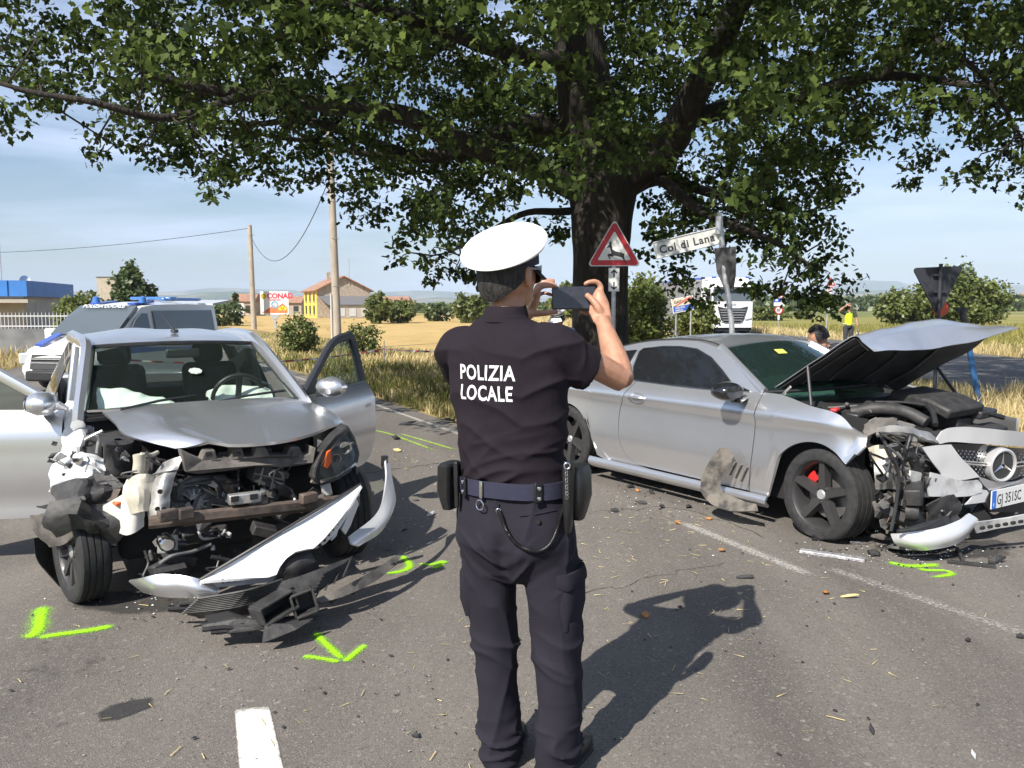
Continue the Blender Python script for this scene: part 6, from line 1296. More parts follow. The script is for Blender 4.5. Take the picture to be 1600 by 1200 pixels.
# cabin: dark floor, seats, dash, airbag
MB().box((-1.6, 0, .25), (3.6, 1.4, .1)).build('floor_pan', m_dark, cou, False); MB().box((-.42, 0, .84), (.34, 1.36, .16)).build('dashboard', m_trim, cou, bevel=.05); MB().box((-.22, 0, .62), (.06, 1.42, .56)).build('firewall', m_dark, cou, False)
for s_ in (-.36, .36):
    sx_ = MB().box((-1.45, s_, .52), (.5, .48, .16)).build('seat', m_seat, cou, bevel=.05); MB().box((-1.75, s_, .86), (.14, .46, .66), rot=(0, -.3, 0)).build('backrest', m_seat, sx_, bevel=.06); MB().box((-1.88, s_, 1.19), (.1, .26, .16)).build('headrest', m_seat, sx_, bevel=.05)
G = crumple([[(-.55, -.6, .92), (-.5, -.2, .93), (-.48, .1, .92)], [(-.70, -.6, 1.08), (-.66, -.2, 1.10), (-.62, .1, 1.04)], [(-.88, -.58, .96), (-.85, -.2, .98), (-.8, .1, .95)]], 6, 6, .03, 6, 5)
recalc(MB().slab(G, .02).build('airbag', mat('green_airbag', (.30, .46, .40), .9), cou, ang=60))
# bonnet: raised, folded over along its front
def bq(u, v, y): return Q(u, v, 1, y)
ctrl = [[Vector((-.55, -.66, .995)), Vector((-.47, -.25, 1.04)), Vector((-.40, .25, 1.03)), Vector((-.29, .66, .96))],
        [Vector((-.22, -.67, 1.205)), Vector((-.16, -.25, 1.265)), Vector((-.10, .25, 1.225)), Vector((-.02, .66, 1.125))],
        [bq(1318, 534, -.67), bq(1376, 522, -.35), bq(1432, 516, .1), bq(1515, 545, .66)],
        [bq(1336, 525.5, -.66), bq(1398, 512, -.30), bq(1470, 502, .15), bq(1562, 515, .66)],
        [bq(1346, 536, -.62), bq(1400, 524, -.32), bq(1466, 514, .10), bq(1580, 512, .66)],
        [bq(1364, 548, -.54), bq(1412, 548, -.34), bq(1478, 543, .02), bq(1590, 515, .67)]]
G = surf(ctrl, 7, 9)
G = [[p + Vector((noise3(p, 4, 3), noise3(p, 4, 7), noise3(p, 5, 11)))*(.020 if i > 18 else .005) for p in row] for i, row in enumerate(G)]
cb_ = recalc(MB().slab(G, .006).build('bonnet', m_silver, cou, ang=60))
Gi = [[p.lerp(row[len(row)//2], .03) for p in row] for row in G]
nrm = []
Gl = []
for i, row in enumerate(Gi[:-3]):
    r_ = []
    for j, p in enumerate(row):
        e = Gi[min(i+1, len(Gi)-1)][j]-Gi[max(i-1, 0)][j]; g = row[min(j+1, len(row)-1)]-row[max(j-1, 0)]; n_ = g.cross(e).normalized()
        if n_.z < 0 and i < 20: n_ = -n_
        rel = .018 + .016*max(0, math.sin(j*.75))*max(0, math.sin(i*.5+1)) 
        r_.append(p - n_*rel if i < 20 else p + Vector((-.02, 0, -.022)))
    Gl.append(r_)
recalc(MB().slab(Gl, .004).build('bonnet_liner', mat('bonnet_underside', (.075, .075, .078), .5, metal=.3, var=.4, vs=4, bump=.4, bs=9), cb_, ang=60))
rbm = MB()
for j in (4, 10, 17, 23):
    jj = min(j, len(Gl[0])-1); rbm.tube([Gl[i][jj] + Vector((0, 0, -.012)) for i in range(2, len(Gl)-2, 2)], .016, 6, flat=.6)
rbm.build('stiffening_rib', mat('rib_grey', (.11, .11, .115), .45, metal=.4, var=.3), cb_)
MB().tube([Vector((-.12, -.74, .93)), bq(1262, 572, -.66)], .012, 8).build('gas_strut', m_trim, cou)
MB().tube([Vector((.18, .74, .92)), bq(1463, 572, .64)], .013, 8).build('gas_strut', m_trim, cou)
hg = MB()
for a_, b_, w_ in (((1212, 640), (1216, 622), .03), ((1216, 622), (1228, 614), .025), ((1222, 618), (1236, 604), .02), ((1218, 632), (1230, 628), .02)): hg.bar(Q(*a_, 1, -.70), Q(*b_, 1, -.70), w_, .014, up=(0, 1, 0))
hg.build('bonnet_hinge', m_alu, cou, bevel=.003)
# wheels: the near front one splayed on a flat tyre
car_wheel(cou, (.06, -.765, .318), Vector((-.10, -1, .03)), .325, .225, .238, 5, m_rimb, sag=.030, caliper=m_cal, spin=1.55)
tr = bpy.data.objects.new('torn_tyre_wall', None)
bpy.data.objects.remove(tr)
car_wheel(cou, (.04, .77, .325), (0, 1, 0), .325, .225, .238, 5, m_rimb, caliper=m_cal); car_wheel(cou, (-2.79, -.775, .33), (0, -1, 0), .335, .235, .24, 5, m_rimb, caliper=m_cal, spin=.9); car_wheel(cou, (-2.79, .775, .33), (0, 1, 0), .335, .235, .24, 5, m_rimb, caliper=m_cal)
# second tread edge of the collapsed tyre bulging beside the rim
b = MB(); ax = Vector((-.10, -1, .03)).normalized(); q = ax.to_track_quat('Z', 'Y').to_matrix().to_4x4(); b.lathe([(.30, -.11), (.332, -.10), (.345, -.02), (.335, .05), (.31, .07)], 56, Matrix.Translation((.13, -.70, .335)) @ q); 
# engine bay top
MB().box((.18, .10, .52), (.56, 1.10, .46)).build('engine_block', m_dark, cou, bevel=.04)
MB().box((-.12, .1, .86), (.34, 1.24, .10)).build('scuttle_panel', m_dark, cou, bevel=.03)
def cbox(name, u, v, y, d, rot, m, bevel=.012): return MB().box(Q(u, v, 1, y), d, rot=rot).build(name, m, cou, bevel=bevel)
ec = MB().slab([[Vector((.02, .02, .93)), Vector((.05, .42, .95))], [Vector((.36, -.06, .90)), Vector((.40, .36, .92))], [Vector((.50, -.06, .84)), Vector((.54, .36, .86))]], .08); ecv = recalc(ec.build('engine_cover', m_engine, cou, bevel=.02))
for k in range(4): MB().bar(Vector((.06+.03*k, .05+.09*k, .945)), Vector((.40+.02*k, -.02+.09*k, .912)), .012, .012).build('cover_ridge', m_trim, ecv, False)
MB().lathe([(.0, .08), (.06, .07), (.09, .03), (.09, -.06), (.06, -.1)], 18, Matrix.Translation((.22, -.28, .87)) @ Euler((.9, .2, 0)).to_matrix().to_4x4()).build('air_intake', m_engine, cou)
G = curve([(.05, -.50, .88), (.2, -.42, .92), (.34, -.30, .90), (.48, -.28, .84)], 5); MB().tube(G, .045, 10).build('intake_duct', m_engine, cou)
for k, (p, d, rt, mm, nm) in enumerate((((-.02, -.42, .88), (.03, .03, .30), (1.1, .2, .3), m_hose, 'strut_brace'), ((.1, -.55, .84), (.10, .12, .10), (0, .1, .2), m_trim, 'fluid_bottle'), ((.30, -.52, .80), (.18, .10, .08), (.2, .3, .1), m_alu, 'bracket'), ((-.02, -.60, .90), (.05, .10, .03), (0, 0, .3), mat('red_cap', (.5, .04, .04), .5), 'red_cap'), ((.42, -.48, .80), (.12, .20, .07), (.1, .2, .3), m_alu, 'lamp_bracket'), ((.12, .55, .88), (.26, .3, .08), (0, .05, .1), m_trim, 'battery_cover'), ((.45, .45, .86), (.2, .3, .06), (0, .1, .1), m_trim, 'air_box'), ((.35, .2, .80), (.3, .2, .1), (0, .1, 0), m_engine, 'manifold'), ((.0, .30, .92), (.2, .28, .05), (0, .1, .1), m_trim, 'filter_lid'), ((.55, .1, .74), (.14, 1.0, .06), (0, .15, 0), m_engine, 'slam_panel'), ((.62, .0, .79), (.03, .1, .015), (0, 0, 0), mat('yellow_cap', (.55, .40, .05), .5), 'yellow_cap'), ((.02, -.15, .90), (.16, .2, .06), (.1, .1, .4), m_engine, 'throttle_box'), ((.16, -.12, .88), (.06, .3, .05), (.1, 0, .5), m_hose, 'rail_cover'))):
    MB().box(p, d, rot=rt).build(nm, mm, cou, bevel=.012)
def cbar(name, pts, r, m, k=4, n=8): return MB().tube(curve(pts, k) if len(pts) > 2 else [Vector(p) for p in pts], r, n).build(name, m, cou)
cbar('strut_brace', [Q(1296, 636, 1, -.40), Q(1337, 664, 1, -.55)], .022, m_hose)
cbar('strut_brace', [(-.05, -.5, .90), (-.1, .5, .90)], .02, m_trim)
cbar('coolant_hose', [(.2, .2, .92), (.3, .0, .94), (.42, -.1, .90), (.5, -.2, .82)], .02, m_trim); cbar('coolant_hose', [(.3, .5, .92), (.5, .4, .88), (.58, .6, .82)], .02, m_trim)
cbar('wiring_loom', [(.1, -.3, .95), (.25, -.15, .95), (.4, .0, .92)], .01, m_trim); cbar('wiring_loom', [(-.08, -.6, .91), (.1, -.45, .93), (.2, -.5, .90)], .008, m_hose)
# exposed corner: rails, lamp carcass, hoses, brackets between wheel and grille
def X2(u, v, x): return MC.hit(u, v, 0, x)
def crag(name, ctrl, m, amp, sc, seed, th=.006, nu=6, nv=6, par=cou, ang=30, sharp=True): return recalc(MB().slab(crumple([[X2(*p) for p in r] for r in ctrl], nu, nv, amp, sc, seed, sharp), th).build(name, m, par, ang=ang))
MB().box((.28, -.40, .46), (.14, .30, .30)).build('corner_shadow_box', m_dark, cou, bevel=.03)  # added dark box standing in for the shadow inside the torn corner
crag('crash_box', [[(1404, 700, .40), (1424, 692, .46), (1446, 694, .50)], [(1408, 722, .42), (1428, 718, .50), (1450, 716, .54)], [(1410, 748, .42), (1432, 746, .50), (1452, 742, .54)]], m_dusty, .02, 8, 51, .02)
crag('slam_panel_end', [[(1396, 676, .36), (1424, 674, .44), (1452, 676, .50)], [(1400, 690, .38), (1426, 690, .46), (1456, 692, .52)]], m_alu, .016, 9, 55, .015)
crag('torn_bracket', [[(1440, 756, .60), (1456, 752, .63), (1470, 756, .64)], [(1436, 776, .60), (1454, 778, .64), (1474, 774, .66)]], m_engine, .02, 9, 59, .012)
crag('upper_lamp_rail', [[(1372, 672, .40), (1400, 668, .50), (1440, 676, .56), (1468, 690, .60)], [(1368, 684, .42), (1402, 678, .54), (1440, 686, .60), (1462, 696, .62)]], m_alu, .012, 8, 5, .02)
crag('rail_end', [[(1350, 664, .30), (1372, 655, .36), (1398, 655, .40)], [(1352, 684, .32), (1374, 676, .40), (1400, 672, .44)]], m_dusty, .015, 9, 8, .02)
crag('inner_rail', [[(1366, 720, .40), (1395, 716, .48), (1412, 722, .52)], [(1368, 744, .42), (1396, 740, .52), (1415, 748, .55)], [(1372, 760, .42), (1400, 762, .52), (1420, 766, .55)]], m_alu, .015, 8, 11, .03)
crag('crushed_liner', [[(1356, 700, .30), (1380, 694, .40), (1404, 700, .46)], [(1360, 720, .32), (1384, 722, .44), (1408, 720, .48)]], m_cream_p, .02, 8, 15, .01)
cbar('radiator_hose', [X2(1404, 730, .52), X2(1410, 712, .56), X2(1422, 712, .58), X2(1432, 730, .58), X2(1436, 748, .58)], .035, m_trim)
cbar('wiring_loom', [X2(1376, 680, .52), X2(1392, 710, .58), X2(1404, 740, .60), X2(1400, 790, .60), X2(1392, 830, .60)], .012, m_trim); cbar('wiring_loom', [X2(1400, 700, .55), X2(1420, 760, .6), X2(1428, 800, .6), X2(1436, 826, .6)], .008, m_trim); cbar('wiring_loom', [X2(1385, 700, .5), X2(1398, 730, .58), X2(1405, 770, .58)], .014, m_hose)
for k, (u, v, x, d, mm, nm) in enumerate(((1428, 770, .64, (.10, .22, .11), m_engine, 'lamp_housing'), (1446, 720, .54, (.1, .1, .1), m_trim, 'fan_shroud'), (1424, 745, .58, (.08, .10, .08), m_alu, 'pump'), (1400, 775, .52, (.10, .16, .06), m_dusty, 'subframe'), (1450, 748, .58, (.08, .14, .06), m_dusty, 'lamp_bracket'), (1395, 805, .50, (.14, .2, .07), m_engine, 'duct'), (1425, 815, .58, (.12, .16, .05), m_dusty, 'undertray'), (1465, 790, .64, (.1, .12, .10), m_engine, 'duct'), (1480, 770, .64, (.08, .12, .08), m_dusty, 'bracket'), (1500, 800, .62, (.08, .12, .08), m_engine, 'bracket'), (1388, 740, .45, (.08, .1, .12), m_alu, 'suspension_arm'), (1380, 790, .42, (.12, .14, .08), m_dusty, 'suspension_arm'), (1440, 700, .50, (.12, .06, .05), m_alu, 'lamp_bracket'))):
    MB().box(X2(u, v, x), d, rot=(rnd.uniform(-.4, .4), rnd.uniform(-.4, .4), rnd.uniform(-.6, .6))).build(nm, mm, cou, bevel=.01)
MB().lathe([(.0, .03), (.05, .03), (.06, .01), (.06, -.05)], 18, Matrix.Translation(X2(1428, 800, .66)) @ Euler((0, math.pi/2, .5)).to_matrix().to_4x4()).build('fog_lamp', m_engine, cou)
crag('crushed_duct', [[(1446, 790, .66), (1470, 778, .70), (1496, 770, .70)], [(1452, 806, .66), (1480, 800, .71), (1502, 790, .72)], [(1440, 824, .64), (1476, 822, .70), (1496, 812, .72)]], m_engine, .03, 7, 21, .01)
crag('crushed_duct', [[(1408, 800, .55), (1430, 796, .60), (1452, 800, .62)], [(1404, 826, .56), (1430, 822, .62), (1456, 828, .64)]], m_dusty, .03, 8, 27, .01)
# torn ends, cut cables and splinters in the open corner
for k in range(26):
    u, v = rnd.uniform(1362, 1500), rnd.uniform(690, 825); x = .44 + (u-1362)/1500*2.0 + .06
    if v < 730 and u > 1455: continue
    pts = [(u + rnd.gauss(0, 11), v + rnd.gauss(0, 13), x + rnd.uniform(-.03, .05)) for _ in range(4)]
    cbar('cut_cable', [X2(*p) for p in pts], rnd.choice((.004, .005, .008)), rnd.choice((m_trim, m_hose, m_trim, m_rust)), 4, 6)
for k in range(24):
    u, v = rnd.uniform(1365, 1440), rnd.uniform(695, 825); x = .46 + (u-1362)/1500*2.0 + .05; r_ = rnd.uniform(6, 13)
    if v < 730 and u > 1455: continue
    plate('torn_fragment', [X2(u + r_*math.cos(q*1.26+k)*rnd.uniform(.5, 1.2), v + r_*math.sin(q*1.26+k)*rnd.uniform(.5, 1.2), x + rnd.uniform(-.03, .03)) for q in range(5)], rnd.choice((.006, .012, .03)), rnd.choice((m_engine, m_dusty, m_trim, m_alu, m_hose)), cou)
# front end: grille, star, lip, bumper skin, plate
nose = bpy.data.objects.new('front_bumper', None); C.objects.link(nose); nose.parent = cou
fx = lambda y: .80 - .20*((y-.34)/.9)**2
def N(u, v, dx=0.0):
    u0 = min(u, 1600); p = X2(u0, v, .72)
    for _ in range(12): x_ = .5*p.x + .5*(fx(max(-.75, min(.75, p.y)))+dx); p = X2(u0, v, x_)
    if u > 1600: p = Vector((0, p.y + (u-1600)*.0068, p.z + (u-1600)*.0003)); p.x = fx(p.y) + dx
    return p
def skin(name, rows, m=m_silver, th=.012, amp=.0, par=None, seed=1, ang=50, nu=5, nv=7):
    G = surf([[N(*p) for p in r] for r in rows], nu, nv)
    if amp: G = [[p + Vector((noise3(p, 6, seed), noise3(p, 6, seed+3), noise3(p, 6, seed+6)))*amp for p in row] for row in G]
    return recalc(MB().slab(G, th).build(name, m, par or nose, ang=ang))
skin('bonnet_lip', [[(1470, 674), (1486, 668), (1520, 667), (1570, 672), (1630, 684), (1690, 700)], [(1462, 686), (1482, 681), (1520, 681), (1570, 686), (1630, 697), (1690, 712)], [(1466, 693), (1484, 690), (1520, 692), (1570, 696), (1630, 706), (1690, 720)]], m_wsilver, amp=.004)
skin('wing_cheek', [[(1438, 699), (1464, 695), (1484, 694)], [(1454, 722), (1474, 714), (1497, 712)], [(1470, 742), (1490, 734), (1513, 729)], [(1460, 753), (1500, 750), (1528, 745)]], m_wsilver, amp=.006)
skin('bumper_skin', [[(1452, 738, .02), (1474, 744), (1500, 750), (1526, 750)], [(1450, 760, .02), (1474, 762), (1504, 762), (1532, 758)], [(1452, 774, .02), (1480, 776), (1508, 776), (1530, 770)]], m_scuff, amp=.012, seed=4)
skin('bumper_corner', [[(1520, 764), (1530, 764), (1540, 766)], [(1516, 778), (1528, 780), (1546, 778)], [(1506, 788), (1520, 786), (1540, 784)]], m_scuff, amp=.006, seed=8)
skin('grille_surround', [[(1526, 744), (1560, 753), (1600, 747), (1660, 738), (1700, 734)], [(1534, 757), (1560, 764), (1602, 758), (1660, 748), (1700, 745)], [(1546, 768), (1562, 772), (1604, 766), (1660, 757), (1700, 754)]], m_silver)
# grille: dark back, diamond studs, twin bars
gr_ = skin('grille', [[(1482, 693, -.035), (1530, 694, -.035), (1600, 700, -.035), (1690, 716, -.035)], [(1490, 714, -.04), (1530, 716, -.04), (1600, 722, -.04), (1690, 730, -.04)], [(1524, 742, -.035), (1560, 754, -.035), (1600, 748, -.035), (1690, 738, -.035)]], m_blackg)
stud = None; ns = 0
for r in range(11):
    v0 = 699 + r*4.6
    for k in range(34):
        u = 1487 + k*6.1 + (3 if r % 2 else 0) + r*.5; v = v0 + (u-1487)*.055 - (0 if r < 5 else (u-1560)*.10 if u > 1560 else 0)
        lim = interp(u, [(1484, 700), (1505, 722), (1526, 744), (1560, 753), (1600, 747), (1700, 733)])
        if v > lim-1.5 or v < interp(u, [(1484, 700), (1600, 707), (1700, 724)]) or abs(r-5) < .5 or math.hypot((u-1565)/28, (v-726)/33) < 1: continue
        if u > 1640: continue
        p = N(u, v, -.020)
        if stud is None:
            stud = MB().lathe([(0, .008), (.006, .004), (.0065, 0)], 6, Matrix.Rotation(math.pi/2, 4, 'Y')).build('grille_stud', m_chrome, gr_); stud.location = p
        else:
            o = dup(stud, parent=gr_); o.location = p
        ns += 1
for dv in (-3, 3):
    for a_, b_ in (((1503, 722.5+dv*.6), (1545, 726+dv*.7)), ((1590, 726+dv), (1690, 726+dv))):
        pts = [N(lerp(a_[0], b_[0], i/6), lerp(a_[1], b_[1], i/6), -.005) for i in range(7)]; MB().tube(pts, .007, 6).build('grille_bar', m_alu, gr_)
sc_ = N(1566, 727, .03); nz_ = (Vector((1, -.30, -.05))).normalized(); Mz = Matrix.Translation(sc_) @ nz_.to_track_quat('Z', 'Y').to_matrix().to_4x4()
em = MB(); em.lathe([(.118, -.06), (.122, -.02), (.118, .012), (.108, .018), (.098, .012), (.096, .0)], 44, Mz); em = em.build('emblem_ring', mat('emblem_silver', (.62, .62, .62), .35, metal=.5, coat=.4), nose)
MB().lathe([(0, .002), (.097, .002)], 44, Mz).build('emblem_disc', mat('emblem_dark', (.03, .034, .035), .25, coat=.5), em)
star = MB()
for k in range(3):
    a = math.pi/2 + .05 + k*2*math.pi/3; t_ = Vector((math.cos(a), math.sin(a), 0)); s2 = Vector((-math.sin(a), math.cos(a), 0))
    star.add([Mz @ p for p in (t_*.097+Vector((0, 0, .006)), s2*.014+t_*.008+Vector((0, 0, .004)), t_*.012+Vector((0, 0, .014)), -s2*.014+t_*.008+Vector((0, 0, .004)))], [(0, 1, 2), (0, 2, 3)])
star.build('emblem_star', m_chrome, em, False)
# number plate
pl0, pl1 = N(1553, 767.5, .035), N(1549, 796, .035); pr0 = N(1640, 762, .075); Mn = frame(pl1, pr0-pl0, pl0-pl1); hh = (pl0-pl1).length; ww = .50
npl = MB().prism([(0, 0), (ww, 0), (ww, hh), (0, hh)], -.008, 0, Mn).build('number_plate', mat('plate_white', (.68, .68, .67), .45), nose, False)
MB().prism([(0, 0), (.050, 0), (.050, hh), (0, hh)], 0, .0015, Mn).build('blue_band', mat('plate_blue', (.03, .16, .55), .45), npl, False)
text('lettering', 'GJ 351SC', hh*.80, m_ink, npl, Mn @ Matrix.Translation((.058, hh*.20, .001)), .0006, .74, .0, space=1.0)
text('lettering', 'I', .035, m_sign, npl, Mn @ Matrix.Translation((.018, hh*.12, .002)), .0006, 1.0, .001)
skin('lower_intake', [[(1530, 784, -.05), (1560, 802, -.05), (1700, 770, -.05)], [(1510, 812, -.05), (1560, 818, -.05), (1700, 800, -.05)], [(1500, 830, -.08), (1560, 826, -.08), (1700, 806, -.08)]], m_dark)
skin('plate_holder', [[(1545, 765, .004), (1600, 765, .004), (1660, 756, .004)], [(1538, 785, .004), (1600, 790, .004), (1660, 780, .004)], [(1546, 800, .0), (1600, 797, .0), (1660, 788, .0)]], m_trim)
# fallen splitter blade, still attached
crag('splitter', [[(1392, 834, .62), (1420, 832, .72), (1460, 826, .80), (1495, 814, .84), (1512, 802, .84)], [(1400, 848, .64), (1430, 848, .76), (1470, 844, .84), (1505, 830, .88), (1526, 812, .86)], [(1420, 856, .66), (1445, 858, .78), (1480, 853, .84), (1504, 842, .86), (1522, 820, .84)]], m_wsilver, .004, 6, 31, .01, par=nose, ang=50, sharp=False)
crag('splitter_blade', [[(1518, 816, .86), (1560, 810, .92), (1600, 803, 1.0), (1640, 797, 1.05)], [(1524, 832, .86), (1562, 824, .92), (1602, 818, 1.0), (1640, 812, 1.05)]], m_scuff, .006, 7, 35, .012, par=nose)
for k in range(6): MB().box(X2(1535+k*12, 825-k*2.0, .91+k*.025), (.02, .04, .02)).build('blade_hole', m_dark, nose, bevel=.004)
crag('mesh_insert', [[(1400, 828, .62), (1440, 818, .70), (1480, 806, .74)], [(1402, 842, .63), (1445, 838, .73), (1488, 822, .78)]], m_trim, .012, 8, 41, .01, par=nose)
cbar('torn_seal', [X2(1404, 830, .7), X2(1440, 824, .78), X2(1470, 812, .80)], .008, m_trim)
# the arch liner torn off and hanging against the door and sill: a thing resting on the car
hk = thing('torn_arch_liner', 'curved muddy wheel arch liner leaning against the coupe door and sill', 'car part', tuple(MC.o + MC.h*(-.75) - MC.l*1.05))
def QW(u, v, y): p = MC.hit(u, v, 1, y); w_ = MC.o + MC.h*p.x + MC.l*p.y + Vector((0, 0, p.z)); return w_ - hk.location
m_mud = mat('muddy_felt', (.15, .135, .115), .95, col2=(.045, .042, .04), vs=8, edge=(.42, .60), bump=.8, bs=25)
rows = [[QW(1126, 699, -.99), QW(1138, 702, -.96), QW(1147, 712, -.95)], [QW(1108, 722, -1.05), QW(1126, 724, -1.0), QW(1138, 728, -.97)], [QW(1096, 748, -1.09), QW(1114, 752, -1.04), QW(1126, 748, -.99)], [QW(1096, 772, -1.12), QW(1116, 772, -1.05), QW(1130, 768, -1.0)], [QW(1112, 788, -1.12), QW(1130, 782, -1.06), QW(1142, 778, -1.0)], [QW(1140, 799, -1.10), QW(1155, 792, -1.05), QW(1164, 785, -1.0)], [QW(1185, 801, -1.05), QW(1184, 794, -1.02), QW(1182, 789, -1.0)]]
G = surf(rows, 4, 5); G = [[p + Vector((noise3(p, 9, 2), noise3(p, 9, 5), noise3(p, 9, 8)))*.012 for p in r] for r in G]
recalc(MB().slab(G, .012).build('liner', m_mud, hk, ang=60))
for k in range(3):
    MB().bar(QW(1140+k*9, 742+k*5, -.97), QW(1150+k*9, 722+k*4, -.96), .03, .01, up=(.5, -.8, 0)).build('lug', m_mud, hk, False)
# ================================================================ people
m_skin = mat('skin', (.40, .205, .130), .5, var=.16, vs=22, bump=.15, bs=160, bd=.004)
m_skin2 = mat('tanned_skin', (.40, .21, .14), .55, var=.08, vs=14)
m_shirt = mat('dark_navy_shirt', (.015, .011, .016), .92, spec=.2, var=.14, vs=4, bump=.25, bs=700, bd=.002)
m_trous = mat('dark_navy_trousers', (.017, .0155, .023), .92, spec=.2, var=.16, vs=3, bump=.25, bs=500, bd=.002)
m_capw = mat('cap_white', (.80, .80, .80), .6, var=.02)
m_navy = mat('navy_band', (.018, .018, .035), .8)
m_leather = mat('black_leather', (.012, .012, .013), .38, var=.3, vs=20, bump=.2, bs=150, bd=.003)
m_belt = mat('blue_webbing', (.020, .021, .046), .85, var=.2, vs=60, bump=.5, bs=300, stretch=(1, 1, 6), bd=.003)
m_hair = mat('grey_black_hair', (.036, .033, .031), .75, col2=(.010, .009, .009), vs=60, stretch=(1.6, 1.6, .35), edge=(.4, .62), bump=.8, bs=180, bd=.006)
m_hairb = mat('black_hair', (.008, .007, .007), .6, bump=.8, bs=90, bd=.01)
def ell(b, c, r, rot=None, n=14, k=20):
    c = Vector(c); M = Euler(rot).to_matrix() if rot is not None and not isinstance(rot, Matrix) else (rot if rot is not None else Matrix.Identity(3)); prof = [(math.sin(math.pi*i/n), -math.cos(math.pi*i/n)) for i in range(n+1)]; vs = []; fs = []
    vs.append(c + M @ Vector((0, 0, -r[2])))
    for i in range(1, n):
        for j in range(k):
            a = 2*math.pi*j/k; vs.append(c + M @ Vector((prof[i][0]*math.cos(a)*r[0], prof[i][0]*math.sin(a)*r[1], prof[i][1]*r[2])))
    vs.append(c + M @ Vector((0, 0, r[2]))); last = len(vs)-1
    for j in range(k): fs.append((0, 1+(j+1) % k, 1+j)); fs.append((last, last-k+j, last-k+(j+1) % k))
    for i in range(n-2):
        for j in range(k): fs.append((1+i*k+j, 1+i*k+(j+1) % k, 1+(i+1)*k+(j+1) % k, 1+(i+1)*k+j))
    b.add(vs, fs)
def rings(b, R_, n=28, sq=2.0):
    """closed loft: (centre, x axis * half width, y axis * half depth)"""
    vs = []; 
    for c, ax, ay in R_:
        for j in range(n):
            a = 2*math.pi*j/n; ca, sa = math.cos(a), math.sin(a); vs.append(Vector(c) + Vector(ax)*math.copysign(abs(ca)**(2/sq), ca) + Vector(ay)*math.copysign(abs(sa)**(2/sq), sa))
    fs = [(i*n+j, i*n+(j+1) % n, (i+1)*n+(j+1) % n, (i+1)*n+j) for i in range(len(R_)-1) for j in range(n)]
    fs += [tuple(reversed(range(n))), tuple((len(R_)-1)*n+j for j in range(n))]
    b.add(vs, fs)
def fuse(b, name, m, parent, vox, sm=6, disp=None):
    """weld closed shapes into one continuous skin"""
    o = b.build(name, None, parent, smooth=False); recalc(o)
    r_ = o.modifiers.new('weld', 'REMESH'); r_.mode = 'VOXEL'; r_.voxel_size = vox
    s_ = o.modifiers.new('soft', 'SMOOTH'); s_.factor = .5; s_.iterations = sm
    baked(o); me = o.data
    if disp:
        n = len(me.vertices); co = np.empty(n*3, np.float32); me.vertices.foreach_get('co', co); no = np.empty(n*3, np.float32); me.vertices.foreach_get('normal', no)
        co = co.reshape(-1, 3); no = no.reshape(-1, 3); d = np.array([disp(p) for p in co], np.float32); co = co + no*d[:, None]; me.vertices.foreach_set('co', co.ravel()); me.update()
    me.polygons.foreach_set('use_smooth', [True]*len(me.polygons)); me.materials.clear(); me.materials.append(m); return o
def cub(r): return r*r*r
def ridged(p, s, seed, st=(1, 1, 1)): return 1-2*abs(noise3((p[0]*st[0], p[1]*st[1], p[2]*st[2]), s, seed))
# ---- the officer with the phone
OB = Vector((.075, 2.74, 0)); off = thing('person', 'police officer seen from behind in white cap and dark polo photographing with a phone', 'person', OB)
def H(u, v, y): return at(u, v, y) - OB
ya = R(25); ff = Vector((math.sin(ya), math.cos(ya), 0)); rr_ = Vector((math.cos(ya), -math.sin(ya), 0)); up = Vector((0, 0, 1)); YB = 2.80
def ring(u, v, hw, hd, y=YB, tilt=0.0, fwd=0.0): return (H(u, v, y) + ff*fwd, rr_*hw + up*(hw*tilt), ff*hd)
# body: torso, neck, head, arms, hands and legs in one skin
yh_ = R(43); fh = Vector((math.sin(yh_), math.cos(yh_), 0)); rh = Vector((math.cos(yh_), -math.sin(yh_), 0)); HR = Matrix((rh, fh, up)).transposed()
HC = H(795, 427, 2.83)
bd = MB()
rings(bd, [ring(806, 860, .15, .10), ring(804, 790, .165, .115), ring(800, 740, .155, .10), ring(797, 650, .16, .10), ring(792, 580, .18, .10), ring(790, 550, .15, .08), ring(790, 520, .08, .06), ring(789, 500, .065, .065)])
rings(bd, [(H(788, 520, 2.82), rr_*.075, ff*.070), (H(789, 500, 2.82), rr_*.062, ff*.064), (H(792, 478, 2.82), rh*.060, fh*.062), (H(795, 455, 2.83), rh*.058, fh*.062), (H(796, 440, 2.83), rh*.05, fh*.05)], 24)
ell(bd, HC - up*.004, (.087, .108, .104), HR); ell(bd, HC + fh*.036 - up*.062, (.060, .068, .066), HR); ell(bd, HC + fh*.098 - up*.018, (.014, .022, .026), HR); ell(bd, HC + fh*.085 - up*.058, (.026, .016, .012), HR)
ell(bd, HC + fh*.07 - up*.092, (.028, .024, .02), HR)
for s_ in (-1, 1): ell(bd, HC + rh*(s_*.092) + fh*.000 - up*.014, (.011, .024, .038), HR @ Euler((.15, 0, s_*.35)).to_matrix())
SR, ER, WR = H(866, 536, 2.72), H(972, 594, 2.86), H(943, 505, 3.02)
bd.tube(curve([H(842, 548, 2.75), SR + up*-.02, SR.lerp(ER, .5), ER], 5), [.040, .042, .044, .046, .048, .050, .052, .053, .054, .052, .050, .049, .048, .047, .046, .044][:16], 14)
bd.tube([ER - (WR-ER)*.06, ER, ER.lerp(WR, .2), ER.lerp(WR, .45), ER.lerp(WR, .75), WR, WR + (WR-ER)*.08], [.036, .044, .049, .046, .036, .029, .028], 14)
SL, EL, WL = H(713, 540, 2.90), H(742, 592, 3.14), H(822, 503, 3.16)
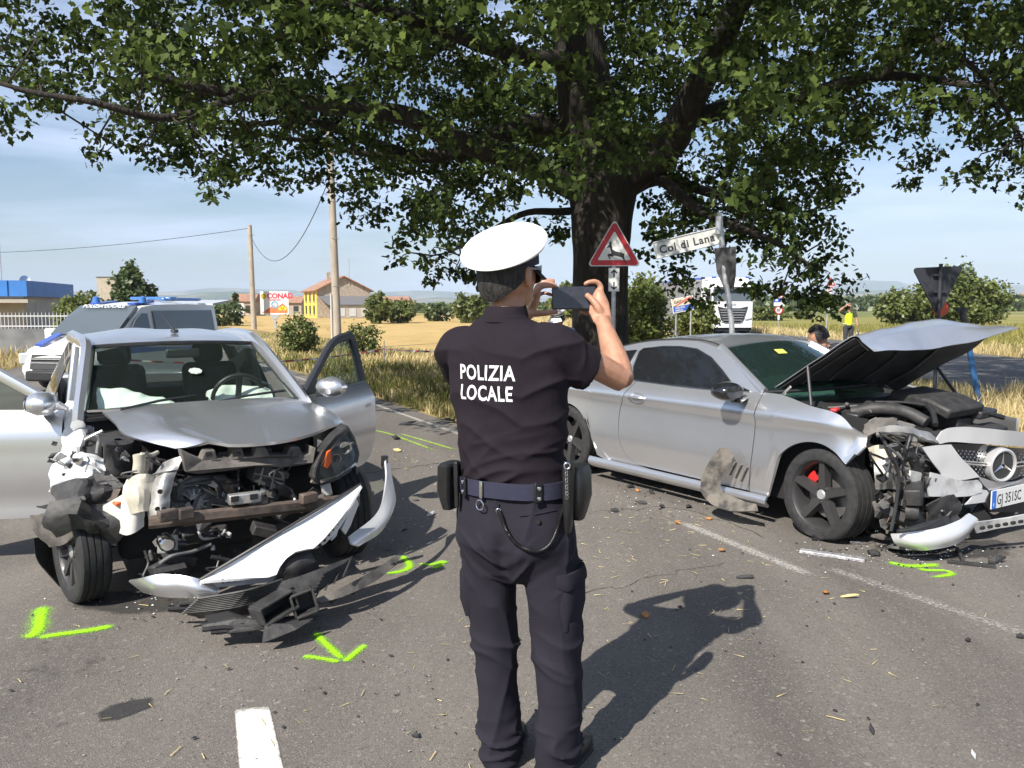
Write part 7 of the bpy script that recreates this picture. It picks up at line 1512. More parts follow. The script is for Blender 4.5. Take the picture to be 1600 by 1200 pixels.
bd.tube([H(742, 548, 2.86), SL + up*-.015, SL.lerp(EL, .5), EL], [.042, .050, .050, .043], 14); bd.tube([EL, EL.lerp(WL, .25), EL.lerp(WL, .55), EL.lerp(WL, .85), WL], [.044, .047, .041, .031, .028], 14)
YP = 3.10
def finger(pts, r0, r1): 
    P = curve([H(*p) for p in pts], 4); bd.tube(P, [lerp(r0, r1, i/(len(P)-1)) for i in range(len(P))], 10); ell(bd, P[-1], (r1, r1, r1), None, 8, 10); ell(bd, P[0], (r0, r0, r0), None, 8, 10)
# right hand: palm edge-on, index over the top, thumb on the screen side, the rest behind and under
rings(bd, [(WR, Vector((.036, 0, 0)), Vector((0, .022, .01))), (H(937, 490, 3.05), Vector((.043, -.006, 0)), Vector((0, .026, .01))), (H(937, 474, 3.085), Vector((.037, -.008, 0)), Vector((0, .028, .006))), (H(935, 458, 3.10), Vector((.024, -.006, 0)), Vector((0, .028, .004))), (H(935, 452, 3.10), Vector((.012, 0, 0)), Vector((0, .018, .004)))], 16)
finger([(938, 462, 3.10), (939, 449, 3.105), (933, 441, 3.105), (922, 440.5, 3.10), (915, 443.5, 3.10)], .0122, .0092)
finger([(941, 496, 3.045), (935, 482, 3.042), (926, 469, 3.055), (918, 462, 3.072)], .0170, .0118)
finger([(939, 466, 3.12), (938, 458, 3.15), (925, 456, 3.145), (908, 458, 3.13)], .0100, .0080)
finger([(938, 474, 3.13), (935, 472, 3.16), (922, 471, 3.155), (906, 471, 3.135)], .0098, .0078)
finger([(935, 484, 3.11), (929, 490, 3.125), (918, 489.5, 3.12), (907, 487.5, 3.11)], .0092, .0075)
# left hand: C-shaped grip, fingers over the far end, thumb beneath
rings(bd, [(WL, Vector((.028, .006, .016)), Vector((-.004, .026, 0))), (H(830, 484, 3.14), Vector((.031, 0, .022)), Vector((0, .032, 0))), (H(836, 468, 3.12), Vector((.022, 0, .014)), Vector((0, .038, 0))), (H(839, 456, 3.115), Vector((.016, 0, .012)), Vector((0, .040, 0)))], 16)
finger([(836, 460, 3.085), (845, 449, 3.085), (857, 446.5, 3.09), (868, 447, 3.095)], .0115, .0090)
finger([(836, 457, 3.105), (842, 444, 3.105), (853, 439, 3.10), (864, 438.5, 3.10)], .0115, .0090)
finger([(837, 459, 3.13), (845, 446, 3.14), (857, 444, 3.135), (868, 450, 3.125)], .0096, .0076)
finger([(837, 466, 3.15), (848, 458, 3.16), (860, 460, 3.145), (868, 464, 3.125)], .0088, .007)
finger([(828, 490, 3.11), (840, 490, 3.09), (855, 489, 3.085), (869, 487, 3.09)], .0150, .0102)
for pts, rs in (([(772, 850, 2.83), (768, 930, 2.82), (773, 1010, 2.80), (778, 1100, 2.78), (786, 1180, 2.77)], [.062, .058, .042, .036, .032]), ([(852, 850, 2.76), (864, 930, 2.74), (871, 1010, 2.72), (875, 1100, 2.71), (873, 1180, 2.70)], [.062, .058, .042, .036, .032])): bd.tube([H(*q) for q in pts], rs, 12)
body = fuse(bd, 'body', m_skin, off, .0048, 3)
# polo shirt
sb_ = MB()
rings(sb_, [ring(800, 764, .172, .120), ring(800, 752, .182, .128), ring(799, 735, .190, .132), ring(798, 700, .192, .132), ring(797, 650, .203, .136), ring(794, 600, .218, .138), ring(791, 565, .217, .134), ring(789, 540, .203, .118), ring(789, 522, .180, .098), ring(789, 507, .118, .078), ring(789, 497, .080, .072), ring(790, 490, .072, .07)], 40, 2.3)
sb_.tube(curve([H(835, 545, 2.76), H(868, 545, 2.735), H(895, 562, 2.76), H(915, 576, 2.79)], 5), [.085, .084, .083, .082, .081, .080, .079, .078, .077, .076, .076, .077, .078, .079, .080, .082][:16], 20)
sb_.tube(curve([H(750, 545, 2.86), H(716, 545, 2.90), H(717, 566, 2.99), H(722, 580, 3.06)], 5), [.085, .083, .082, .081, .080, .079, .078, .077, .076, .076, .076, .076, .077, .077, .078, .078][:16], 20)
zw = H(800, 760, 2.8).z; zc_ = H(800, 560, 2.8).z
def shirt_fold(p):
    p = Vector(p); lowm = max(0, 1-(p.z-zw)/.26); side_ = p.dot(rr_)
    hem = max(0, min(1, (p.z-zw-.01)/.04)); q3 = lambda r: r*r*r
    f1 = q3(ridged((side_*1.0, p.y*.8, p.z + 1.5*side_*side_ - .16*side_), 6.0, 2.1, (.42, .5, 2.2)))*lowm*.024*hem
    f2 = q3(ridged((side_, p.y, p.z-.45*abs(side_)), 4.2, 6.3, (.8, .8, 1.5)))*.012*(1-.5*lowm)
    f3 = q3(ridged(p, 8, 9.1, (1, 1, .5)))*.014*max(0, min(1, (side_-.14)/.06))
    return f1 + f2 + f3 - .004 + .0012*noise3(p, 30)
shirt = fuse(sb_, 'polo_shirt', m_shirt, off, .0062, 5, shirt_fold)
cl_ = MB(); G = []
for j in range(33):
    a = 2*math.pi*j/32; d = rr_*math.cos(a) + ff*math.sin(a); c0, c1 = H(789, 503, 2.815), H(790.5, 479, 2.815)
    G.append([c0 + d*.086 - ff*.004, c0.lerp(c1, .5) + d*.080, c1 + d*.071 + up*(.006*math.sin(a)), c1 + d*.064, c0 + d*.066])
cl_.grid(G); cl_.build('collar', m_shirt, off)
from mathutils.bvhtree import BVHTree
def project_print(o, target, direction, lift):
    bv = BVHTree.FromObject(target, bpy.context.evaluated_depsgraph_get())
    for v_ in o.data.vertices:
        h_ = bv.ray_cast(v_.co - direction*.5, direction)
        if h_[0] is not None: v_.co = h_[0] - direction*lift
    o.data.update()
m_print = mat('white_print', (.66, .66, .69), .8, var=.06, vs=40)
bpy.context.view_layer.update()
c0 = at(754.5, 598, YB-.13) - OB; mid = c0
for s_, dv, wpx in (('POLIZIA', .0085, 86), ('LOCALE', -.0605, 81)):
    o = text('back_print', s_, .0700, m_print, off, frame(c0 + up*dv - rr_*0.0, rr_, up), 0.0, .92, .0016, 'CENTER', 1.10)
    bx_ = [v_.co.dot(rr_) for v_ in o.data.vertices]; w0 = max(bx_)-min(bx_); k_ = (wpx/450/math.cos(ya))/w0
    for v_ in o.data.vertices:
        d = (v_.co - c0).dot(rr_); v_.co += rr_*(d*(k_-1))
    import bmesh as _bm
    bm = _bm.new(); bm.from_mesh(o.data); _bm.ops.triangulate(bm, faces=bm.faces); _bm.ops.subdivide_edges(bm, edges=[e for e in bm.edges if e.calc_length() > .018], cuts=2); bm.to_mesh(o.data); bm.free()
    project_print(o, shirt, ff, .0022)
# trousers
tb_ = MB()
rings(tb_, [ring(802, 742, .186, .128), ring(804, 775, .200, .136), ring(806, 805, .211, .142, fwd=-.01), ring(808, 840, .213, .146, fwd=-.015), ring(810, 868, .205, .138), ring(811, 886, .19, .12), ring(811, 900, .12, .08)], 40, 2.4)
def leg(pts): rings(tb_, [(H(u, v, y), rr_*w_*.90, ff*w_*dp*.95) for u, v, y, w_, dp in pts], 26, 2.2)
leg([(770, 845, 2.83, .100, 1.15), (767, 890, 2.83, .100, 1.12), (768, 930, 2.82, .094, 1.1), (771, 975, 2.81, .085, 1.08), (774, 1020, 2.80, .077, 1.08), (776, 1065, 2.79, .073, 1.08), (778, 1095, 2.78, .073, 1.1), (779, 1125, 2.78, .077, 1.15), (783, 1155, 2.77, .072, 1.2), (786, 1188, 2.77, .066, 1.3)])
leg([(852, 845, 2.76, .104, 1.15), (860, 890, 2.75, .104, 1.12), (864, 930, 2.74, .097, 1.1), (869, 975, 2.73, .089, 1.08), (872, 1020, 2.72, .081, 1.08), (874, 1065, 2.71, .078, 1.08), (875, 1095, 2.71, .077, 1.1), (873, 1125, 2.71, .081, 1.15), (873, 1155, 2.70, .077, 1.2), (872, 1192, 2.70, .072, 1.3)])
zk, za, zs_ = H(800, 1010, 2.78).z, H(800, 1150, 2.76).z, H(806, 840, 2.8).z
def trouser_fold(p):
    p = Vector(p); an = max(0, 1-abs(p.z-za)/.13); kn = max(0, 1-abs(p.z-zk)/.16); st = max(0, 1-abs(p.z-(zs_-.06))/.12)
    lx = (p - H(811, 900, 2.8)).dot(rr_)
    return (cub(ridged(p, 8, 1.2, (.5, .5, 2.6)))*.022*an + cub(ridged((p.x, p.y, p.z+.4*p.x), 6, 4.4, (.7, .7, 1.8)))*.015*kn + cub(ridged((p.x, p.y, p.z-.9*abs(lx)), 7, 7.7, (.6, .6, 1.9)))*.018*st
            + cub(ridged(p, 5, 3.3, (1.5, 1.5, .45)))*.009 - .018*math.exp(-((lx+.0)/.022)**2)*max(0, min(1, (p.z-zs_+.14)/.06))*max(0, min(1, (zs_+.06-p.z)/.05)))
trs = fuse(tb_, 'trousers', m_trous, off, .0062, 4, trouser_fold)
def cpk(name, pts, th, m=m_trous, parent=trs, d=None): return plate(name, pts, th, m, parent, dirv=d or -ff, bevel=.006)
# cargo pockets, back pocket
def onbody(u, v, target, lift=.003):
    bv = BVHTree.FromObject(target, bpy.context.evaluated_depsgraph_get()); E = Vector((0, 0, EYE)) - OB; d = ray(u, v).normalized(); h_ = bv.ray_cast(E, d)
    return h_[0] - d*lift if h_[0] is not None else None
bpy.context.view_layer.update()
pk = MB(); rings(pk, [(H(890, 892, 2.72), rr_*.028 + ff*.012, ff*.070), (H(890, 905, 2.72), rr_*.036 + ff*.012, ff*.085), (H(890, 945, 2.715), rr_*.037 + ff*.012, ff*.088), (H(889, 975, 2.71), rr_*.028, ff*.08), (H(888, 982, 2.71), rr_*.015, ff*.06)], 20, 3.2); recalc(pk.build('cargo_pocket', m_trous, trs))
pk = MB(); rings(pk, [(H(742, 872, 2.86), rr_*.020, ff*.070), (H(741, 885, 2.86), rr_*.028, ff*.085), (H(742, 925, 2.85), rr_*.028, ff*.088), (H(745, 952, 2.845), rr_*.016, ff*.075)], 20, 3.2); recalc(pk.build('cargo_pocket', m_trous, trs))
fl_ = MB(); rings(fl_, [(H(889, 888, 2.72), rr_*.036 + ff*.01, ff*.088), (H(890, 897, 2.72), rr_*.041 + ff*.01, ff*.092), (H(891, 908, 2.72), rr_*.041 + ff*.01, ff*.093), (H(891, 911, 2.72), rr_*.038, ff*.088)], 20, 3.2); recalc(fl_.build('pocket_flap', m_trous, trs))
wl_ = [onbody(u, v, trs, .002) for u, v in ((812, 806), (825, 805), (840, 803), (855, 800), (868, 797))]
MB().tube([p for p in wl_ if p], .0032, 6).build('back_pocket_welt', m_trous, trs)
bt = onbody(841, 815, trs, .003); MB().lathe([(0, .004), (.009, .004), (.010, 0)], 14, Matrix.Translation(bt) @ (-ff).to_track_quat('Z', 'Y').to_matrix().to_4x4()).build('button', m_leather, trs)
# shoes
for (u, y, a) in ((790, 2.80, .25), (878, 2.73, .55)):
    c = at(u, 1195, y) - OB; c.z = -OB.z; fd = Vector((math.sin(a), math.cos(a), 0)); rd_ = Vector((math.cos(a), -math.sin(a), 0)); b = MB()
    rings(b, [(c - fd*.085 + up*.012, rd_*.030, up*.012 + fd*.004), (c - fd*.075 + up*.045, rd_*.036, up*.045), (c - fd*.02 + up*.05, rd_*.042, up*.055), (c + fd*.07 + up*.042, rd_*.048, up*.043), (c + fd*.15 + up*.032, rd_*.046, up*.033), (c + fd*.195 + up*.024, rd_*.028, up*.022)], 18, 2.6); sh = recalc(b.build('shoe', m_leather, off))
    b = MB(); rings(b, [(c - fd*.092 + up*.006, rd_*.034, up*.011), (c - fd*.02 + up*.006, rd_*.043, up*.011), (c + fd*.07 + up*.006, rd_*.050, up*.011), (c + fd*.16 + up*.006, rd_*.048, up*.011), (c + fd*.203 + up*.006, rd_*.025, up*.011)], 16, 4); recalc(b.build('sole', m_black, sh))
# belt, keepers, ring, coil, pouch, holster
def bring(u, v, hw, hd): return ring(u, v, hw, hd)
G = []
bc0, bc1 = H(801, 741, YB), H(802, 765, YB)
for j in range(49):
    a = 2*math.pi*j/48; ca, sa = math.cos(a), math.sin(a); sg = lambda x: math.copysign(abs(x)**.85, x); d = rr_*(sg(ca)*.204) + ff*(sg(sa)*.147)
    G.append([bc0 + d*.99, bc0 + d*1.02, bc0.lerp(bc1, .5) + d*1.025, bc1 + d*1.02, bc1 + d*.99])
blt = MB().grid(G).build('belt', m_belt, off)
def bpt(a, t=.5, k=1.04): ca, sa = math.cos(a), math.sin(a); sg = lambda x: math.copysign(abs(x)**.85, x); return bc0.lerp(bc1, t) + (rr_*(sg(ca)*.204) + ff*(sg(sa)*.147))*k
def bfr(a, t=.5, k=1.04):
    o = bpt(a, t, k); n_ = (bpt(a, t, 1.1)-bpt(a, t, 1.0)).normalized(); x_ = up.cross(n_); return frame(o, x_, up)
for a in (-2.12, -.86):
    M = bfr(a); kp = MB().box((0, 0, .003), (.030, .066, .010)).shift(M).build('belt_keeper', m_leather, blt, bevel=.003)
    for z in (.017, -.017): MB().lathe([(0, .006), (.006, .005), (.0075, .002), (.0075, 0)], 14, M @ Matrix.Translation((.0, z, .008))).build('snap', m_chrome, kp)
M = bfr(-1.74); MB().box((0, 0, .004), (.013, .060, .008)).shift(M).build('belt_clip', m_chrome, blt, bevel=.002)
rg = M @ Vector((0, -.052, .010)); MB().tube([rg + M.to_3x3() @ Vector((.017*math.cos(k*.393), .017*math.sin(k*.393), 0)) for k in range(16)], .0022, 6, closed=True).build('key_ring', m_chrome, blt)
def hang(u, v, lift=.012): p = onbody(u, v, trs, lift); return p
pts = [hang(u, v) for u, v in ((777, 784), (778, 796), (783, 806), (790, 826), (803, 846), (822, 858), (842, 861), (858, 852), (868, 834), (874, 812), (880, 795))]
pts = [p for p in pts if p]; cv = curve(pts, 10)
ln_ = MB(); ln_.tube(cv[:14], .0020, 6); 
hx = []
for i in range(12, len(cv)-1):
    t = (cv[i+1]-cv[i]); n1 = t.cross(-ff).normalized(); n2 = t.normalized().cross(n1)
    for k in range(12): a = 2*math.pi*k/12*1.0; hx.append(cv[i].lerp(cv[i+1], k/12) + n1*(.0058*math.cos(a)) + n2*(.0058*math.sin(a)))
ln_.tube(hx, .0017, 5); ln_.build('coil_lanyard', m_leather, off)
MB().tube([cv[12] + Vector((.007*math.cos(k*.524), 0, .007*math.sin(k*.524))) for k in range(12)], .0022, 6, closed=True).build('lanyard_ring', m_chrome, off)
b = MB(); Mp_ = frame(H(703, 756, 2.80), rr_, up)
rings(b, [(Mp_ @ Vector((.0, .078, 0)), Mp_.to_3x3() @ Vector((.020, 0, 0)), Mp_.to_3x3() @ Vector((0, .0, .045))), (Mp_ @ Vector((0, .07, 0)), Mp_.to_3x3() @ Vector((.027, 0, 0)), Mp_.to_3x3() @ Vector((0, 0, .055))), (Mp_ @ Vector((-.003, -.02, 0)), Mp_.to_3x3() @ Vector((.028, 0, 0)), Mp_.to_3x3() @ Vector((0, 0, .055))), (Mp_ @ Vector((.004, -.085, 0)), Mp_.to_3x3() @ Vector((.018, 0, 0)), Mp_.to_3x3() @ Vector((0, 0, .04)))], 16, 4)
pch = recalc(b.build('belt_pouch', m_leather, off)); b = MB(); 
MB().bar(H(712, 722, 2.755), H(714, 792, 2.755), .016, .012, up=ff).build('pouch_strap', m_leather, pch, bevel=.003)
b = MB(); Mh = frame(H(905, 765, 2.70), ff, up); r3 = Mh.to_3x3()
rings(b, [(Mh @ Vector((.0, .085, -.0)), r3 @ Vector((.05, 0, 0)), r3 @ Vector((0, 0, .024))), (Mh @ Vector((-.004, .06, .004)), r3 @ Vector((.06, 0, 0)), r3 @ Vector((0, 0, .030))), (Mh @ Vector((-.004, -.02, .006)), r3 @ Vector((.058, 0, 0)), r3 @ Vector((0, 0, .032))), (Mh @ Vector((.0, -.075, .0)), r3 @ Vector((.045, 0, 0)), r3 @ Vector((0, 0, .024))), (Mh @ Vector((.012, -.105, -.006)), r3 @ Vector((.028, 0, 0)), r3 @ Vector((0, 0, .018)))], 18, 3)
hol = recalc(b.build('holster', m_leather, off))
b = MB(); rings(b, [(H(889, 722, 2.63), rr_*.016, ff*.022), (H(889, 735, 2.63), rr_*.019, ff*.026), (H(889, 775, 2.635), rr_*.018, ff*.028), (H(888, 820, 2.645), rr_*.012, ff*.022), (H(887, 832, 2.65), rr_*.008, ff*.016)], 14, 3.2); recalc(b.build('magazine_pouch', m_leather, hol))
MB().tube([H(886, 728, 2.60) + Vector((.010*math.cos(k*.524), 0, .010*math.sin(k*.524))) for k in range(12)], .0024, 6, closed=True).build('snap_hook', m_chrome, hol)
ch = MB()
for k in range(9): ch.tube([H(885+.1*k, 735+k*5.2, 2.598) + Vector((.0045*math.cos(q*.785), .0045*(k % 2)*math.cos(q*.785), .0075*math.sin(q*.785))) for q in range(8)], .0013, 5, closed=True)
ch.build('chain', m_chrome, hol)
# hair, cap, sunglasses
G = []
for i in range(9):
    row = []
    for j in range(29):
        a = lerp(R(-168), R(-12), j/28) ; e = lerp(.06, -.10 - .86*max(0, math.sin(-a))**.9, i/8)
        q = Vector((math.cos(a)*.092*math.cos(e)**.62, math.sin(a)*.114*math.cos(e)**.62, math.sin(e)*.130)); q = HR @ q
        row.append(HC + up*.012 + q*(1+.03*noise3(q, 60)) - fh*(.004*i/8))
    G.append(row)
recalc(MB().slab(G, .010).build('hair', m_hair, off, ang=60))
CT = H(787.5, 387, 2.80); nt_ = Vector((-.25, -.52, .82)).normalized(); ax_ = Vector((1, 0, 0)); ax_ = (ax_ - nt_*ax_.dot(nt_)).normalized(); ay_ = nt_.cross(ax_)
BT = HC + up*.052 - fh*.004; nb_ = (Vector((-.10, -.16, 1))).normalized(); bx1 = (rh - nb_*rh.dot(nb_)).normalized(); by1 = nb_.cross(bx1)
def cring(c, x, y, rx, ry, n=48, ph=0): return [c + x*(rx*math.cos(2*math.pi*k/n+ph)) + y*(ry*math.sin(2*math.pi*k/n+ph)) for k in range(n+1)]
rt = cring(CT, ax_, ay_, .151, .146); 
bb0 = [BT - nb_*.020 + ax_*0 for _ in range(1)]
def brg(h, k): 
    out = []
    for j in range(49):
        d = ax_*math.cos(2*math.pi*j/48) + ay_*math.sin(2*math.pi*j/48); d = (d - nb_*d.dot(nb_)).normalized(); X_, Y_ = d.dot(rh), d.dot(fh); l_ = 1/math.sqrt((X_/.095)**2 + (Y_/.115)**2); out.append(BT + nb_*h + d*(l_*k))
    return out
b0, b1 = brg(-.030, 1.02), brg(.022, 1.04)
cap = MB().grid([b0, [p.lerp(q, .5) for p, q in zip(b0, b1)], b1]).build('cap', m_navy, off)
side = [[p.lerp(q, t) + nt_*(-.018*math.sin(math.pi*t)) for p, q in zip(b1, rt)] for t in (0, .25, .5, .75, 1)]
top = [[CT + (p-CT)*k + nt_*h for p in rt] for k, h in ((1.0, 0), (1.012, .006), (1.0, .013), (.95, .020), (.8, .028), (.5, .034), (.2, .036), (.0, .036))]
MB().grid(side + top[1:]).build('crown', m_capw, cap, ang=70)
MB().tube([p + nt_*.004 for p in rt[:-1]], .0045, 6, closed=True).build('piping', m_capw, cap)
vz = [[BT - nb_*.026 + rh*(.082*math.sin(a)*k) + fh*(.098*math.cos(a)*k + .0) - up*(.03*(k-1)*3) for a in [R(-70+10*q) for q in range(15)]] for k in (1.0, 1.25, 1.5)]
recalc(MB().slab(vz, .004).build('visor', m_leather, cap))
MB().box(BT + fh*.112 + nb_*.03, (.04, .01, .045), rot=(0, 0, -yh_)).build('badge', m_chrome, cap, bevel=.004)
gl = MB()
for s_ in (-1, 1):
    Gq = [[HC + fh*(.114-.052*(q/6)**2) + rh*(s_*(.010+.084*q/6)) + up*z for z in (.028, .008, -.018, -.036 + .010*(q/6))] for q in range(7)]
    gl.slab(Gq, .003)
gl = recalc(gl.build('sunglasses', m_blackg, off))
for s_ in (-1, 1): MB().bar(HC + fh*.062 + rh*(s_*.094) + up*.016, HC - fh*.005 + rh*(s_*.099) + up*.012, .004, .007).build('temple', m_blackg, gl)
# the phone is held: its own thing
pc = (at(862, 448, YP) + at(930, 447, YP) + at(930, 483, YP) + at(863, 484, YP))/4
ph = thing('smartphone', 'black smartphone held sideways in both hands by the officer', 'phone', pc); ph.rotation_euler = (R(-4), R(-.5), R(-3))
pw = (at(930, 465, YP)-at(862, 465, YP)).length; phh = (at(896, 447, YP)-at(896, 483.5, YP)).length
MB().box((0, 0, 0), (pw, .009, phh)).build('case', m_blackg, ph, bevel=.004)
MB().box((0, -.0050, 0), (pw*.955, .002, phh*.92)).build('screen', mat('phone_screen', (.028, .028, .036), .16, coat=.4, var=.35, vs=30), ph, bevel=.0008)
# ---- people further off
def figure(name, label, base, yaw, h, pose, cl, skin=m_skin2, hair=None, vox=.012):
    """joints in a 1.75 m frame: x right, y forward, z up; scaled to h, turned by yaw"""
    t = thing('person', label, 'person', base, yaw); k = h/1.75
    J = {a: Vector(p)*k for a, p in pose.items()}; hd = J['head']; nk = J['neck']; pl_ = J['pelvis']; fd = pose.get('face', (0, 1, 0)); fd = Vector(fd).normalized(); sd_ = fd.cross(Vector((0, 0, 1))).normalized(); HM = Matrix((sd_, fd, sd_.cross(fd))).transposed()
    b = MB()
    ell(b, hd, (.075*k, .095*k, .115*k), HM); ell(b, hd + fd*.03*k - up*.055*k, (.055*k, .06*k, .06*k), HM); ell(b, hd + fd*.098*k - up*.015*k, (.014*k, .02*k, .025*k), HM)
    for s_ in (-1, 1): ell(b, hd + sd_*s_*.078*k - up*.01*k, (.012*k, .022*k, .034*k), HM)
    b.tube([hd - up*.05*k, nk, nk.lerp(pl_, .2)], [.055*k, .058*k, .07*k], 12)
    b.tube([nk.lerp(pl_, .08), nk.lerp(pl_, .5), pl_], [.11*k, .12*k, .13*k], 14, flat=.75)
    for s_ in ('l', 'r'):
        S_, E_, W_ = J['sh_'+s_], J['el_'+s_], J['wr_'+s_]; b.tube([nk.lerp(pl_, .15), S_, S_.lerp(E_, .5), E_], [.05*k, .052*k, .046*k, .04*k], 10); b.tube([E_, E_.lerp(W_, .3), W_], [.040*k, .042*k, .027*k], 10)
        hv = (W_-E_).normalized(); ell(b, W_ + hv*.05*k, (.022*k, .036*k, .05*k), hv.to_track_quat('Z', 'Y').to_matrix())
        for q in range(4): a_ = W_ + hv*.085*k + sd_*((q-1.5)*.017*k); b.tube([W_ + hv*.04*k + sd_*((q-1.5)*.014*k), a_, a_ + hv*(.055-.008*abs(q-1.4))*k + fd*.012*k], [.011*k, .009*k, .007*k], 6)
        b.tube([W_ + hv*.02*k, W_ + hv*.05*k + fd*.035*k, W_ + hv*.085*k + fd*.045*k], [.013*k, .011*k, .008*k], 6)
        H_, K_, A_ = J['hip_'+s_], J['kn_'+s_], J['an_'+s_]; b.tube([pl_, H_, K_, A_], [.1*k, .075*k, .052*k, .04*k], 10)
    fuse(b, 'body', skin, t, vox*.7, 3)
    b = MB(); b.tube([nk - up*.01*k, nk.lerp(pl_, .12), nk.lerp(pl_, .45), nk.lerp(pl_, .8), pl_.lerp(nk, .02)], [.075*k, .165*k, .172*k, .158*k, .165*k], 18, flat=.68)
    for s_ in ('l', 'r'):
        S_, E_ = J['sh_'+s_], J['el_'+s_]; b.tube([nk.lerp(pl_, .14).lerp(S_, .4), S_, S_.lerp(E_, .62)], [.085*k, .076*k, .068*k], 12)
    sh = fuse(b, 'shirt', cl['shirt'], t, vox, 4, lambda p: .006*ridged(p, 8, 2))
    b = MB(); b.tube([pl_ + up*.10*k, pl_, pl_ - up*.07*k], [.16*k, .172*k, .14*k], 16, flat=.72)
    for s_ in ('l', 'r'):
        H_, K_, A_ = J['hip_'+s_], J['kn_'+s_], J['an_'+s_]; b.tube([H_ + up*.05*k, H_.lerp(K_, .3), K_, K_.lerp(A_, .5), A_], [.095*k, .092*k, .070*k, .066*k, .062*k], 14)
        d = Vector((0, 1, 0)) if 'foot' not in pose else Vector(pose['foot']); c = A_.copy(); c.z = .045*k
        s2 = MB(); ell(s2, c + d*.05*k, (.046*k, .135*k, .05*k), Matrix((d.cross(up), d, up)).transposed(), 8, 14); s2.build('shoe', m_leather, t)
    fuse(b, 'trousers', cl['trousers'], t, vox, 4, lambda p: .006*ridged(p, 7, 5, (1, 1, 1.6)))
    if hair:
        G = [[hd + HM @ Vector((math.cos(a)*.083*k*math.cos(e), math.sin(a)*.104*k*math.cos(e)-.004*k, math.sin(e)*.128*k))*(1+.10*max(0, noise3((a*3, e*3, 1), 1.2))) for a in [lerp(R(-200), R(20), j/24) for j in range(25)]] for e in [lerp(1.5, -.30, i/9) for i in range(10)]]
        G2_ = [[hd + HM @ Vector((math.cos(a)*.083*k*math.cos(e), math.sin(a)*.104*k*math.cos(e), math.sin(e)*.128*k)) for a in [2*math.pi*j/24 for j in range(25)]] for e in (1.5, 1.2, .9, .72)]
        b = MB(); b.slab(G, .012*k); b.slab(G2_, .012*k)
        for q in range(46):
            a = rnd.uniform(-3.3, .2); e = rnd.uniform(.1, 1.4); p = hd + HM @ Vector((math.cos(a)*.085*k*math.cos(e), math.sin(a)*.106*k*math.cos(e), math.sin(e)*.13*k)); ell(b, p, (.022*k, .022*k, .018*k), (rnd.random(), rnd.random(), 0), 6, 8)
        recalc(b.build('hair', hair, t, ang=70))
    return t, J, k, HM, fd
std = dict(head=(0, .02, 1.63), neck=(0, 0, 1.46), pelvis=(0, 0, .93), sh_l=(-.19, 0, 1.42), sh_r=(.19, 0, 1.42), el_l=(-.27, .02, 1.14), el_r=(.27, .02, 1.14), wr_l=(-.28, .14, .90), wr_r=(.28, .14, .90), hip_l=(-.09, 0, .88), hip_r=(.09, 0, .88), kn_l=(-.10, .02, .48), kn_r=(.10, .02, .48), an_l=(-.11, 0, .08), an_r=(.11, 0, .08))
m_vest = mat('hivis_yellow', (.62, .85, .02), .7, var=.05); m_dkt = mat('dark_grey_cloth', (.04, .042, .05), .9); m_green_s = mat('dark_green_cloth', (.05, .055, .04), .9); m_bluec = mat('mid_blue_cloth', (.045, .075, .14), .9)
# hi-vis officer on the side road, one hand at the head
yv_ = 29.0; bx_ = at(1326, 500, yv_).x
ps = dict(std); ps.update(el_l=(-.26, .05, 1.16), wr_l=(-.28, .12, .92), el_r=(.38, .16, 1.50), wr_r=(.16, .16, 1.66))
hv_, J, k, HM, fd = figure('person', 'distant officer in yellow hi-vis vest with a hand raised to the forehead', (bx_, yv_, 0), R(176), 1.74, ps, dict(shirt=m_green_s, trousers=m_dkt), hair=mat('grey_hair', (.12, .11, .10), .8))
# (faces us: its right is our left)
b = MB(); nk, pl_ = J['neck'], J['pelvis']; b.tube([nk - up*.02, nk.lerp(pl_, .16), nk.lerp(pl_, .5), nk.lerp(pl_, .86), nk.lerp(pl_, .95)], [.10, .178, .185, .178, .17], 18, flat=.72); vest = fuse(b, 'vest', m_vest, hv_, .014, 3)
for z, h_ in ((.62, .045),): MB().tube([Vector((.195*math.cos(q*.349), .142*math.sin(q*.349), lerp(nk.z, pl_.z, z+.22))) for q in range(18)], .022, 6, closed=True, flat=.5).build('reflective_band', mat('reflective_silver', (.6, .62, .6), .4), vest)
MB().box((0, .142, lerp(nk.z, pl_.z, .5)), (.012, .02, .46)).build('zip', m_black, vest, False)
pd = thing('signal_paddle', 'small round traffic paddle held low by the hi-vis officer', 'paddle', Vector((bx_, yv_, 0)) + Matrix.Rotation(R(176), 3, 'Z') @ (J['wr_r' if False else 'wr_l'] + Vector((0, .03, -.14))))
MB().lathe([(0, .012), (.07, .012), (.09, .0), (.07, -.012), (0, -.012)], 20, Matrix.Rotation(math.pi/2, 4, 'Y') @ Matrix.Translation((.09, 0, 0))).build('disc', m_black, pd); MB().lathe([(0, .016), (.055, .016)], 18, Matrix.Rotation(math.pi/2, 4, 'X') @ Matrix.Translation((0, -.09, 0))).build('face', m_sign, pd); MB().tube([(0, 0, .0), (0, 0, .14)], .014, 8).build('grip', m_black, pd)
